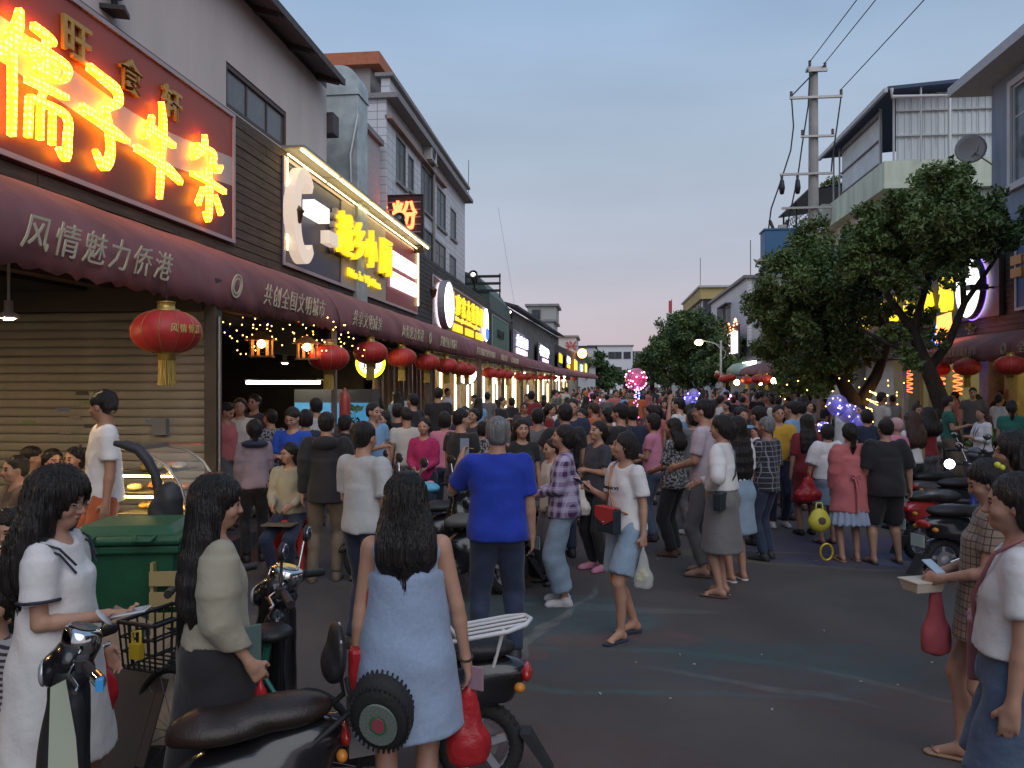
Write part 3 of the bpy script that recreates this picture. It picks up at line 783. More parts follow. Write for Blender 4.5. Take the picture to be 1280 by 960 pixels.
# ---------------------------------------------------------------- left: white gabled house with the first two signs
def left_house():
    b = empty('shop_house', (0,0,0), label='two-storey white rendered house with brown plank fascia nearest on the left', cat='house')
    yA, yB = -4, 15.1
    w0, w1 = 10.9, 13.1
    wall_with_holes('wall', XF-.03, .25, yA, yB, 5.95, 7.75, [(w0, w1, 5.97, 6.62)], stucco, b)
    MB().box((-14, yB-.25, 3.2), (XF-.28, yB, 7.75)).build('side_wall', stucco, b)
    wall_with_holes('fascia', XF-.025, .2, yA, 15.1, 3.05, 5.95, [], plank_m, b)
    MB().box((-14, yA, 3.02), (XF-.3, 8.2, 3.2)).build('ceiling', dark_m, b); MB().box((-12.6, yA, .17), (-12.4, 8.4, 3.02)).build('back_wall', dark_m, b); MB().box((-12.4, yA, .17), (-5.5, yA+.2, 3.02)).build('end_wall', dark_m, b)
    boards(b, XF-.02, 1.5, 15.1, 3.6, 6.0, plank_m)
    window(b, XF-.05, w0, w1, 5.98, 6.6, nv=2, nh=0, fm=mat('frame_brown', (.10,.07,.06), .6), gm=mat('window_grey', (.16,.15,.15), .3, noise=.15), inset=.1)
    # eave: sloping soffit with rafters
    sm = mat('soffit', (.11,.095,.10), .8, noise=.15); eave = MB()
    eave.add([(XF-.2, yA, 7.9), (XF+.45, yA, 7.68), (XF+.45, yB-.3, 7.68), (XF-.2, yB-.3, 7.9), (XF-.2, yA, 8.05), (XF+.45, yA, 7.80), (XF+.45, yB-.3, 7.80), (XF-.2, yB-.3, 8.05)],
             [(0,1,2,3),(7,6,5,4),(0,4,5,1),(1,5,6,2),(2,6,7,3),(3,7,4,0)])
    eave.build('roof_eave', sm, b)
    r = MB().box((0, -.06, -.10), (.55, .06, .0)); r0 = r.build('rafter', mat('rafter', (.06,.05,.055), .8), b)
    ys = np.arange(yA+1, yB-.3, 1.35)
    for i, y in enumerate(ys):
        o = r0 if i == 0 else inst('rafter', r0, b, (0, 0, 0)); o.location = (XF-.12, y, 7.86); o.rotation_euler = (0, R(15), 0)
    MB().box((-14, yA, 7.75), (XF-.03, yB, 7.9)).build('roof_slab', sm, b)
    MB().box((XF-.6, yB+.001, 6.9), (XF+.1, yB+.35, 7.3)).build('gutter_box', sm, b)
    return b
left_house()

def shutter_bay():
    """roller shutter across the end of the open eating area"""
    Y = 8.45
    b = empty('roller_shutter', (-8, Y, 0), label='closed beige roller shutter behind the standing man in a white tee', cat='shutter')
    sm = mat('shutter_slat', (.36,.335,.285), .55, noise=.15, nscale=2.5, bump=.1, bscale=20)
    x0, x1 = -11.5, -4.36; pitch = .098
    prof = [(0, 0), (-.018, .006), (-.026, .03), (-.026, .066), (-.016, .09), (0, .095)]
    mb = MB(); n = len(prof)
    vs = [(x0+8, y, z) for y, z in prof]+[(x1+8, y, z) for y, z in prof]
    mb.add(vs, [(i, i+1, n+i+1, n+i) for i in range(n-1)]); s0 = mb.build('slat', sm, b)
    for k in range(27):
        o = s0 if k == 0 else inst('slat', s0, b, (0, 0, 0)); o.location = (0, 0, .16+k*pitch)
    box('housing', (x0+8, -.10, 2.81), (x1+8, .2, 3.12), mat('shutter_housing', (.12,.10,.085), .7), b)
    box('jamb', (x1+8, -.03, .16), (x1+8.1, .12, 2.8), mat('jamb', (.30,.29,.27), .5, metal=.3), b)
    box('rail', (x0+8, -.06, .16), (x1+8, .0, .20), steel, b)
    st = [(.10,.09,.08), (.25,.33,.16), (.2,.25,.4), (.33,.3,.26)]
    for i, (px, py) in enumerate([(83,492),(87,504),(57,513),(73,523),(95,534),(8,529),(178,527),(60,542),(103,543),(93,552),(105,555)]):
        q = P(px, py, 8.75); x, z = q.x+8, q.z
        MB().box((x-.075, -.033, z-.02), (x+.075, -.028, z+.02)).build('sticker', mat('sticker_%d' % (i%4), st[i%4], .7, noise=.3, nscale=60), b)
    q = P(193, 533, 8.75); MB().box((q.x+8-.08, -.10, q.z-.10), (q.x+8+.08, -.03, q.z+.08)).build('meter_box', mat('meter', (.22,.24,.26), .5), b)
shutter_bay()

# posts along the kerb line
def posts():
    pm = mat('post_brown', (.07,.055,.045), .6, noise=.2)
    data = [(8.05, .13, 'dark brown square post at the end of the roller shutter'), (11.9, .07, 'slim steel post beside the red cylinder at the food counter'), (18.6, .12, 'grey post past the round yellow sign'), (26.5, .13, 'brown post in front of the lit wood panelled shop'),
            (33, .12, 'grey post under the second run of lanterns'), (41, .13, 'square post before the bright far shops'), (50, .12, 'thin post beside the far white doorway'), (60, .12, 'post near the far end of the left awning'), (72, .14, 'farthest awning post on the left')]
    for i, (y, w, lb) in enumerate(data):
        x = fx(y)+1.22; e = empty('awning_post', (x, y, .16), label=lb, cat='post', group='posts carrying the left awning')
        box('shaft', (-w/2, -w/2, 0), (w/2, w/2, 2.95), pm if i != 1 else steel, e)
        box('base_plate', (-w*.8, -w*.8, 0), (w*.8, w*.8, .02), steel, e)
        if i == 0: MB().tube([(w/2+.02, -.03, 0), (w/2+.02, -.03, 2.55)], .018).build('conduit', steel, e)
posts()

# ---------------------------------------------------------------- awnings with scalloped edge
aw_m = mat('awning_maroon', (.23,.085,.085), .8, noise=.3, nscale=1.6, bump=.6, bscale=5, stretch=(1,1,.5))
aw_txt = mat('awning_print', (.62,.55,.38), .8)
def awning(y0, y1, label, Xw, side=1, zt=3.78, hem=2.8, depth=1.3, cap=False, sag=True, texts=(), fxx=None):
    """side=1: wall on the left of the awning, street at +x"""
    e = empty('awning', (0, y0, 0), label=label, cat='awning', group='maroon shop awnings')
    H_ = zt-hem
    prof = [(0, zt), (.25*depth, zt-.05*H_), (.5*depth, zt-.16*H_), (.72*depth, zt-.30*H_), (.88*depth, zt-.46*H_), (.96*depth, zt-.62*H_), (1.0*depth, zt-.80*H_), (depth, hem)]
    n = max(4, int((y1-y0)/.08)); vs = []; fs = []; rng = random.Random(int(y0*7))
    for i in range(n+1):
        y = y0+(y1-y0)*i/n; bx = (fxx(y) if fxx else Xw)
        for j, (dx, z) in enumerate(prof):
            zz = z; w = j/7
            if sag: zz += -.018*math.sin(y*2.4+j)*w + .010*math.sin(y*7.1+2*j)*w
            if j == 7: zz = z+.055*abs(math.sin(math.pi*y/.26))-.02
            vs.append((bx+side*(dx+(.02*math.sin(y*5+j)*w if j < 5 else .022*(j-4)*math.sin(y*9.5+1.3*math.sin(y*2.1))/3)), y-y0, zz))
    k = len(prof)
    fs = [((i)*k+j, (i+1)*k+j, (i+1)*k+j+1, i*k+j+1) for i in range(n) for j in range(k-1)]
    if side < 0: fs = [f[::-1] for f in fs]
    mb = MB().add(vs, fs, True)
    if cap:
        for yy in ((0,) if cap == 'near' else (y1-y0,)):
            bx = (fxx(y0+yy) if fxx else Xw); pv = [(bx+side*dx, yy, z) for dx, z in prof]+[(bx, yy, hem+.1)]
            mb.add(pv, [tuple(range(len(pv)))])
    o = mb.build('canvas', aw_m, e)
    sd = o.modifiers.new('thick', 'SOLIDIFY'); sd.thickness = .008
    rail = MB()
    ys = np.arange(y0+.3, y1, 3.0)
    for y in ys:
        bx = (fxx(y) if fxx else Xw); rail.tube([(bx, y-y0, zt-.12), (bx+side*depth*.55, y-y0, hem+.55*H_), (bx+side*depth*.93, y-y0, hem+.16)], .014, 6)
    rail.tube([((fxx(y0) if fxx else Xw)+side*depth*.95, .02, hem+.14), ((fxx(y1) if fxx else Xw)+side*depth*.95, y1-y0-.02, hem+.14)], .018, 6)
    rail.build('frame', steel, e)
    for (s, ya, hh, ww) in texts:
        if side > 0: M = frame_M((Xw+depth+.045, ya-y0, hem+.27), (0, 1, -.0), (0.05, 0, 1))
        else: M = frame_M((Xw-depth-.035, ya-y0, hem+.27), (0, -1, 0), (-0.05, 0, 1))
        letters('lettering', s, M, aw_txt, e, w=ww, h=hh, size=.3, extrude=.004, shear=.25, space=1.25)
    return e
awning(2.6, 11.9, 'long maroon awning over the roller shutter, lettered with gold characters', XF, texts=[('风情魅力侨港', 6.05, .26, 1.95), ('◎', 8.35, .27, .26), ('共创全国文明城市', 10.1, .26, 2.1)])
awning(11.93, 23.4, 'maroon awning over the red lit food counter below the gourd logo sign', XF, texts=[('共享文明成果', 13.3, .26, 1.7), ('风情魅力侨港', 16.6, .26, 1.95), ('◎', 18.3, .27, .26), ('共创全国文明城市', 20.6, .26, 2.3)])
awning(23.43, 40, 'maroon awning below the sign with the white oval and yellow characters', XF, texts=[('共享文明成果共创全国文明城市', 27.5, .25, 4.5), ('风情魅力侨港', 32.5, .25, 2.2), ('共享文明成果共创城市', 36.7, .25, 3.2)])
awning(40.03, 62, 'maroon awning below the green sign board and white lit signs', XF, fxx=fx, texts=[])
awning(62.03, 112, 'farthest maroon awning on the left ending by the trees', XF, fxx=fx, zt=3.55, hem=2.65)
awning(8, 23.3, 'maroon awning with three lanterns over the lit restaurant at right', XR, side=-1, zt=3.3, hem=2.5, depth=1.35, cap='far', texts=[('全国文明城市', 16.6, .24, 2.4), ('共创全国文明城市共享', 20.7, .2, 2.2), ('◎', 18.35, .26, .26)])
awning(38.5, 52, 'faded maroon awning beyond the big tree on the right', XR, side=-1, zt=3.3, hem=2.5, depth=1.35, cap='near')

# ---------------------------------------------------------------- left: duct, alley house, white tiled block
def duct():
    e = empty('ventilation_duct', (-5.6, 17.0, 0), label='tall galvanised sheet-metal duct rising beside the white tiled block', cat='duct')
    gm = mat('galvanised', (.45,.49,.48), .42, metal=.45, noise=.22, nscale=3.5, bump=.15, bscale=6)
    w = .42
    box('riser', (-w, -.35, 3.4), (w, .35, 8.25), gm, e, bevel=.01)
    # elbow, bending back over the roof
    poly = [(w+.01, 8.27)]+[(w+.01-.42*(1-math.cos(R(a))), 8.42+.42*math.sin(R(a))) for a in range(0, 91, 10)]+[(-w-1.2, 8.84), (-w-1.2, 8.27)]
    MB().prism(poly, 1, -.36, .36).build('elbow', gm, e)
    box('flange', (-w-.03, -.39, 8.2), (w+.03, .39, 8.27), gm, e)
    box('flange', (-w-.03, -.39, 5.86), (w+.03, .39, 5.91), gm, e)
    MB().tube([(w+.012, -.40, 7.75), (w-.15, -.42, 6.9), (w-.13, -.43, 6.2), (w-.05, -.41, 5.6)], [.03,.03,.02,.01], 6).build('torn_tape', mat('foil_tape', (.65,.68,.66), .35, metal=.4), e)
    box('side_panel', (-w-1.3, -.30, 6.6), (-w, .30, 7.2), gm, e)
duct()
def alley_house():
    b = empty('alley_house', (0,0,0), label='narrow grey house set back behind the metal duct, with tall blue window', cat='house')
    m = mat('render_grey', (.42,.42,.42), .9, noise=.1); X = -6.1
    wall_with_holes('wall', X, .2, 15.3, 21.6, 3.2, 8.6, [(15.7, 16.7, 5.4, 7.4)], m, b)
    MB().box((-13, 15.25, 8.6), (X+.1, 21.7, 8.75)).build('roof', conc, b)
    window(b, X, 15.7, 16.7, 5.4, 7.4, nv=1, gm=mat('window_blue', (.12,.2,.24), .2, noise=.2))
    wall_with_holes('fascia', XF-.025, .2, 15.12, 38.0, 3.05, 5.75, [], plank_g, b)
    boards(b, XF-.02, 15.12, 38.0, 3.6, 5.95, plank_g, ln=3.4)
alley_house()
tile_m = None
def tiled():
    m = mat('tile_white', (.46,.46,.47), .45)
    nt = m.node_tree; n = nt.nodes; L = nt.links; b = n['Principled BSDF']
    tc = n.new('ShaderNodeTexCoord'); mp = n.new('ShaderNodeMapping'); mp.inputs['Rotation'].default_value = (R(90), 0, R(90)); L.new(tc.outputs['Object'], mp.inputs[0])
    br = n.new('ShaderNodeTexBrick'); br.offset = 0; br.inputs['Scale'].default_value = 1; br.inputs['Mortar Size'].default_value = .010
    br.inputs['Brick Width'].default_value = .46; br.inputs['Row Height'].default_value = .23
    br.inputs['Color1'].default_value = (.66,.66,.68,1); br.inputs['Color2'].default_value = (.58,.58,.61,1); br.inputs['Mortar'].default_value = (.26,.26,.27,1)
    sw = n.new('ShaderNodeSeparateXYZ'); cb = n.new('ShaderNodeCombineXYZ'); L.new(tc.outputs['Object'], sw.inputs[0])
    ad = n.new('ShaderNodeMath'); L.new(sw.outputs[0], ad.inputs[0]); L.new(sw.outputs[1], ad.inputs[1]); L.new(ad.outputs[0], cb.inputs[0]); L.new(sw.outputs[2], cb.inputs[1])
    L.new(cb.outputs[0], br.inputs['Vector']); L.new(br.outputs[0], b.inputs['Base Color'])
    bp = n.new('ShaderNodeBump'); bp.inputs['Strength'].default_value = .4; bp.inputs['Distance'].default_value = .01; bp.invert = True; L.new(br.outputs['Fac'], bp.inputs['Height']); L.new(bp.outputs[0], b.inputs['Normal'])
    return m
tile_m = tiled()
def ac_unit(parent, loc, face=1, name='air_conditioner', label='white outdoor air conditioner unit on the tiled block', sc=1):
    e = empty(name, loc, 0 if face > 0 else math.pi, label=label, cat='air conditioner')
    m = mat('ac_white', (.5,.5,.48), .5); 
    box('casing', (0, -.42*sc, 0), (.30*sc, .42*sc, .58*sc), m, e, bevel=.015)
    M = Matrix.Translation((.305*sc, -.1*sc, .29*sc)) @ Matrix.Rotation(R(90), 4, 'Y')
    MB().lathe([(.22*sc, 0), (.22*sc, .02), (.18*sc, .02), (.18*sc, 0.002), (.0001, .002)], 18, M).build('fan_grille', black_m, e)
    for sg in (-1, 1): box('bracket', (-.02, sg*.3*sc-.02, -.06), (.36*sc, sg*.3*sc+.02, -.002), steel, e)
def tiled_block():
    b = empty('tiled_block', (0,0,0), label='three-storey white tiled block with arched grey windows and orange roof rim', cat='building')
    X = -6.0; y0, y1 = 21.9, 34.9; top_ = 10.0
    def yy(px): return onX(px, X)[1]
    ups = [(495,507,8.0,9.35,1), (510,517,8.1,9.2,0), (526,541,7.9,9.4,2), (546,557,7.85,9.3,1), (563,570,7.9,9.1,0)]
    los = [(526,541,5.9,7.35,2), (543,557,5.9,7.3,1), (562,570,5.9,7.2,0)]
    holes = [(yy(a), yy(c), z0, z1) for a, c, z0, z1, _ in ups+los]
    wall_with_holes('wall', X, .25, y0, y1, 3.0, top_, holes, tile_m, b)
    MB().box((-14, y0, 3.0), (X-.25, y0+.2, top_)).build('side_wall', tile_m, b)
    MB().box((-14, y1-.2, 3.0), (X-.25, y1, top_)).build('side_wall', tile_m, b)
    for (a, c, z0, z1, nv), h in zip(ups+los, holes):
        w = window(b, X, *h, nv=nv, nh=1, inset=.15)
        MB().box((X-.02, h[0]-.08, h[2]-.10), (X+.08, h[1]+.08, h[2]-.004)).build('sill', conc, w)
    lip = mat('ledge_grey', (.26,.25,.25), .8, noise=.1)
    MB().box((-14, y0-.12, top_), (X+.35, y1+.15, top_+.14)).build('cornice', lip, b)
    MB().box((X-.15, y0, top_+.14), (X+.1, y1, top_+.6)).build('parapet', tile_m, b)
    MB().box((X-.3, y0-.12, top_+.6), (X+.22, y1+.12, top_+.70)).build('coping', lip, b)
    org = mat('roof_orange', (.46,.15,.07), .7, noise=.15)
    MB().box((-13, y0+.3, top_+.14), (X-.55, 28.6, top_+1.0)).build('penthouse', mat('penthouse_wall', (.38,.37,.36), .8), b)
    MB().box((-13.3, y0+.0, top_+1.0), (X-.2, 28.9, top_+1.35)).build('roof_rim', org, b)
    MB().box((X-.03, y0, 9.45), (X+.16, 30.0, 9.56)).build('ledge', mat('ledge_pink', (.35,.24,.21), .8), b)
    MB().tube([(X+.08, 27.9, 3.5), (X+.08, 27.9, 9.9)], .055, 8).build('drainpipe', conc, b)
    MB().tube([(X+.1, 35.2, 10.5), (X+.1, 35.3, 12.0)], .015, 5).build('aerial', black_m, b)
    d, y = onX(518, X); ac_unit(b, (X+.02, 26.9, 9.58))
tiled_block()
def green_shed():
    b = empty('low_shop_row', (0,0,0), label='low dark green and grey shop row with a long sloping eave on the left', cat='building')
    g = mat('sheet_green', (.07,.115,.095), .6, noise=.2, nscale=2, bump=.2, bscale=5); gr = mat('render_dim', (.17,.165,.16), .85, noise=.25, nscale=1.5)
    MB().box((-13, 38.05, 3.0), (XF-.05, 46, 6.4)).build('green_wall', g, b)
    MB().prism([(-13, 6.4), (XF-.05, 6.4), (XF-.6, 7.2), (-9, 8.2)], 1, 38.0, 45.9).build('gable', g, b)
    MB().add([(fx(y)+dx, y, z) for y in (46.02, 76) for dx, z in ((-.06, 3.0), (-.06, 6.4), (-8, 6.4), (-8, 3.0))], [(0,1,5,4), (0,3,2,1), (4,5,6,7), (1,2,6,5)]).build('wall', gr, b)
    for (y0, y1) in ((47, 49.5), (51.5, 55.5), (58, 64), (66, 73)):
        xa, xb = fx(y0)-.05, fx(y1)-.05; MB().add([(xa, y0, 5.75), (xb, y1, 5.75), (xb, y1, 6.25), (xa, y0, 6.25)], [(0,1,2,3)]).build('window', mat('window_pale', (.26,.30,.28), .4, noise=.4, nscale=4), b)
    MB().add([(fx(y)+dx, y, z) for y in (46.0, 76) for dx, z in ((-.3, 6.62), (.5, 6.42), (.5, 6.55), (-.3, 6.78))], [(0,1,5,4), (1,2,6,5), (2,3,7,6), (3,2,1,0), (4,5,6,7)]).build('eave', mat('eave_dark', (.05,.05,.055), .7), b)
    MB().add([(fx(y)+.01, y, z) for y in (38.0, 112) for z in (3.4, 5.6)]+[(fx(55)+.01, 55, 3.4), (fx(55)+.01, 55, 5.6)], [(0, 4, 5, 1), (4, 2, 3, 5)]).build('fascia', mat('fascia_dark', (.045,.04,.042), .7), b)
    rk = empty('roof_rack', (-5.6, 36.4, 5.98), label='dark slatted metal rack on the roof beside a floodlight', cat='rack')
    for k in range(3): box('slat', (-.7, 0, .25+k*.33), (1.0, .06, .37+k*.33), black_m, rk)
    for x in (-.66, .92): box('post', (x, .065, 0), (x+.06, .12, 1.1), black_m, rk)
green_shed()
def far_block(name, x0, x1, y0, y1, z1, m, label, wins=(), roof=None, side=None, cat='building', face='near', z0=0):
    b = empty(name, ((x0+x1)/2, y0, z0), label=label, cat=cat); ox, oy = (x0+x1)/2, y0
    MB().box((x0-ox, 0, 0), (x1-ox, y1-y0, z1-z0)).build('wall', m, b)
    MB().box((x0-ox-.25, -.25, z1-z0), (x1-ox+.25, y1-y0+.2, z1-z0+.22)).build('roof', roof or conc, b)
    for (a, c, za, zb) in wins:
        f = MB().box((a-ox, -.10, za-z0), (c-ox, -.003, zb-z0)).build('window', frame_m, b)
        n = max(1, int((c-a)/1.0))
        for k in range(n):
            p = a+(c-a)*k/n; MB().box((p-ox+.07, -.13, za-z0+.08), (p-ox+(c-a)/n-.07, -.104, zb-z0-.08)).build('pane', glass_dk, f)
    return b
white_f = mat('far_white', (.62,.62,.62), .85, noise=.12, nscale=.6); grey_f = mat('far_grey', (.48,.49,.50), .85, noise=.12, nscale=.6)
far_block('rooftop_block', -13, -4.6, 77, 84, 8.0, grey_f, 'pale block rising behind the low shop row, with railed balcony', [(-12,-9.5,5.4,7.2), (-8.6,-6,5.4,7.2)])
far_block('stair_tower', -7.2, -4.4, 78, 83, 9.6, mat('far_pale', (.40,.40,.37), .85), 'pale stair tower with white columns on the left skyline', [(-6.8,-5.9,8.2,9.3)], z0=8.25)
far_block('corner_house', -8, -3.0, 96, 104, 7.6, white_f, 'white far house wall carrying a red character, left side', [(-7,-4.9,4.9,6.6)])
letters('red_character', '兴', frame_M((-3.6, 95.85, 6.6), (1,0,0), (0,0,1)), mat('red_sign', (.5,.05,.06), .6), None, h=1.1, w=1.3, size=1, extrude=.03, offset=.02)
tag(bpy.data.objects['red_character'], 'small red character on the far white house wall', 'sign')
far_block('far_house', -9, -.9, 118, 126, 7.4, white_f, 'low white far house with dark roof beside the left trees', [(-5,-2,5.4,6.8)], roof=mat('eave_dark', (.05,.05,.055)))
far_block('end_building', -2.8, 6.5, 170, 182, 10.0, mat('far_white2', (.7,.7,.7), .85), 'long white two-storey building closing the end of the street', [(-1.8,.6,7.3,8.8), (1.4,4.2,7.3,8.8), (-1.8,.6,3.8,5.6), (1.4,4.2,3.8,5.6), (4.6,6.1,7.3,8.8)])
far_block('end_wing', 6.8, 12, 172, 180, 8.8, grey_f, 'lower grey wing right of the end building', [(7.6,9.6,6.2,7.8)])

# ---------------------------------------------------------------- right side
def right_corner():
    b = empty('blue_house', (0,0,0), label='blue-grey rendered house at the right edge with white framed window', cat='house')
    m = mat('render_blue', (.24,.29,.36), .85, noise=.16, stretch=(1,1,.2), nscale=2.5, bump=.15, bscale=40); yA, yB = -3, 22.0
    holes = [(17.2, 20.9, 6.9, 9.3), (8, 14, 6.9, 9.3)]
    wall_with_holes('wall', XR+.05, .3, yA, yB, 5.95, 9.7, holes, m, b, face=-1)
    MB().box((XR+.35, yB-.25, 3.3), (20, yB, 9.7)).build('side_wall', m, b)
    wm = mat('frame_white', (.55,.55,.56), .5)
    for h in holes:
        w = window(b, XR+.05, *h, face=-1, nv=5, nh=1, fm=wm, gm=mat('window_cool', (.13,.16,.18), .15, noise=.3, nscale=3), inset=.2)
        MB().box((XR-.07, h[0]-.15, h[2]-.16), (XR+.03, h[1]+.15, h[2]-.004)).build('sill', wm, w)
        MB().box((XR-.03, h[1]+.004, h[2]-.004), (XR+.03, h[1]+.15, h[3]+.15)).build('jamb', wm, w)
        MB().box((XR-.03, h[0]-.15, h[3]+.004), (XR+.03, h[1], h[3]+.15)).build('lintel', wm, w)
    MB().box((XR-.75, yA, 9.7), (20, yB+.7, 9.95)).build('roof_slab', mat('roof_grey', (.5,.5,.52), .8, noise=.1), b)
    wall_with_holes('fascia', XR+.04, .25, yA, 34, 2.9, 5.9, [], mat('fascia_dark', (.045,.04,.042), .7), b, face=-1)
    boards(b, XR+.0, 12, 33.8, 3.2, 5.95, mat('plank_dark', (.050,.042,.042), .7, noise=.3, nscale=3, bump=.3, bscale=30, stretch=(6,1,12)), ln=3.4)
    MB().tube([(XR-.15, 21.5, 7.55), (XR-.55, 21.6, 7.9)], .02, 6).build('dish_arm', steel, b)
    d = empty('satellite_dish', (XR-.6, 21.7, 8.0), label='grey satellite dish on the corner of the blue-grey house', cat='satellite dish')
    M = Matrix.Rotation(R(-20), 4, 'Z') @ Matrix.Rotation(R(90), 4, 'X')
    MB().lathe([(.001, .0), (.15, .02), (.28, .06), (.36, .11), (.365, .115), (.28, .075), (.15, .035), (.001, .015)], 22, M).build('reflector', mat('dish_grey', (.35,.35,.34), .6), d)
    MB().tube([(0, 0, -.2), (.06, -.25, -.1), (.05, -.34, 0)], .012, 5).build('feed_arm', steel, d)
right_corner()
def metal_house():
    b = empty('metal_topped_house', (0,0,0), label='pale green house with a corrugated metal rooftop room and blue roof', cat='house')
    gm = mat('render_green', (.60,.66,.52), .85, noise=.16, stretch=(1,1,.2), nscale=2, bump=.1, bscale=30); X = 10.5; y0, y1 = 30.3, 38.2
    hs = [(31.5, 33, 6.6, 8.3), (35, 36.6, 6.6, 8.3)]
    wall_with_holes('wall', X, .3, y0, y1, 0, 9.0, hs, mat('render_cream', (.62,.57,.52), .85, noise=.1), b, face=-1)
    for h in hs: window(b, X, *h, face=-1, nv=2, inset=.15)
    MB().box((X+.3, y0, 0), (24, y0+.25, 9.0)).build('side_wall', gm, b)
    MB().box((X-.45, y0-.35, 9.0), (24, y1, 9.15)).build('floor_slab', gm, b)
    MB().box((X-.42, y0-.3, 9.15), (X-.25, y1, 10.0)).build('parapet', gm, b); MB().box((X-.25, y0-.3, 9.15), (24, y0-.12, 10.0)).build('parapet', gm, b)
    bm_ = mat('window_side', (.05,.06,.05), .3); MB().box((19.5, y0-.05, 6.3), (21.0, y0-.003, 7.4)).build('window', bm_, b)
    MB().tube([(X+.2, y0-.05, 4), (X+.2, y0-.08, 9.0)], .06, 8).build('drainpipe', gm, b)
    # metal room
    sm = mat('sheet_metal', (.58,.63,.64), .5, noise=.12, nscale=1.5); rail = mat('rail_white', (.5,.5,.5), .5)
    yb = y0+.1; zb, zt = 10.0, 12.9
    pw = .46; x = X+.12; k = 0; pr = None
    while x < 23.5:
        prof = [(0, 0), (.05, 0), (.07, -.035), (.12, -.035), (.14, 0), (.28, 0), (.30, -.035), (.35, -.035), (.37, 0), (pw-.012, 0), (pw-.012, .02), (0, .02)]
        if pr is None: pr = MB().prism(prof, 2, 0, 1).build('metal_sheet', sm, b)
        o = pr if k == 0 else inst('metal_sheet', pr, b, (0,0,0)); ztop = zt-.48+.07*(x-X)
        o.location = (x, yb, zb); o.scale = (1, 1, ztop-zb); x += pw; k += 1
    for z in (10.05, 10.95, 11.85, 12.75): MB().box((X+.1, yb-.12, z), (23.5, yb-.045, z+.05)).build('rail', rail, b)
    # street-side wall, sheets with an open bay
    for k, (ya, yb_) in enumerate([(y0+1.6+i*1.0, y0+2.59+i*1.0) for i in range(5)]):
        box('metal_sheet', (X+.1, ya, 10.0), (X+.14, yb_, 12.5), sm, b)
    for z in (10.4, 11.3, 12.2): box('rail', (X+.02, y0+1.6, z), (X+.095, y0+6.6, z+.05), frame_m, b)
    for y in (y0+.05, y0+1.5, y0+6.7, y0+7.6): MB().tube([(X+.02, y, 10.0), (X+.02, y, 12.55)], .04, 6).build('post', rail, b)
    MB().add([(X-.4, y0-.6, 12.45), (23.8, y0-.6, 13.40), (23.8, y1+.3, 13.40), (X-.4, y1+.3, 12.45), (X-.4, y0-.6, 12.57), (23.8, y0-.6, 13.52), (23.8, y1+.3, 13.52), (X-.4, y1+.3, 12.57)],
             [(0,3,2,1),(4,5,6,7),(0,1,5,4),(1,2,6,5),(2,3,7,6),(3,0,4,7)]).build('roof', mat('roof_blue', (.035,.06,.13), .6), b)
    box('gutter', (X-.52, y0-.6, 12.36), (X-.405, y1+.3, 12.52), rail, b)
    MB().tube([(X-.3, y0-.68, 12.45), (X-.3, y0-.7, 12.15), (X+1.6, y0-.78, 12.1), (X+1.6, y0-.78, 9.3)], .07, 8).build('drainpipe', mat('pipe_white', (.6,.6,.6), .4), b)
    MB().tube([(X+.75, y0-.5, 12.6), (X+.75, y0-.5, 9.9)], .035, 6).build('pipe', rail, b)
    ac_unit(b, (X-.43, 37.2, 9.2), face=-1, label='outdoor air conditioner unit on the parapet of the metal-topped house', sc=1.3)
    MB().tube([(X-.5, 37.1, 9.1), (X-.7, 36.9, 8.2), (X-.55, 36.4, 7.6), (X-.1, 36.2, 7.2)], .035, 6).build('cable', black_m, b)
    # lean-to further back
    s = empty('rooftop_canopy', (X, 38.6, 8.97), label='black sheet rooftop canopy on thin posts behind the utility pole', cat='canopy')
    MB().add([(-1.0, -.2, 2.0), (6, -.2, 2.9), (6, 6, 2.9), (-1.0, 6, 2.0), (-1.0, -.2, 2.07), (6, -.2, 2.97), (6, 6, 2.97), (-1.0, 6, 2.07)], [(0,3,2,1),(4,5,6,7),(0,1,5,4),(1,2,6,5),(2,3,7,6),(3,0,4,7)]).build('roof', black_m, s)
    for y in (0, 3, 5.8): box('post', (-.8, y, 0), (-.72, y+.08, 2.02), black_m, s)
    g = MB()
    for i in range(14):
        for j in range(3): g.tube([(-.78+.0, i*.4, .2+j*.5), (-.78, i*.4+.35, .6+j*.5)], .015, 4, caps=False); g.tube([(-.78, i*.4+.35, .2+j*.5), (-.78, i*.4, .6+j*.5)], .015, 4, caps=False)
    tag(g.build('trellis', black_m, s), kind='stuff')
    far_block('green_annex', 10.45, 20, 38.22, 44, 8.75, gm, 'pale green annex behind the utility pole and orange canopy')
    o = MB().tube([(10.3, 39.5, 6.9), (10.0, 40.2, 7.15), (9.9, 41.2, 7.0)], .18, 8).build('door_canopy', mat('canopy_orange', (.45,.2,.1), .7)); tag(o, 'small orange door canopy above the tree top', 'canopy')
metal_house()
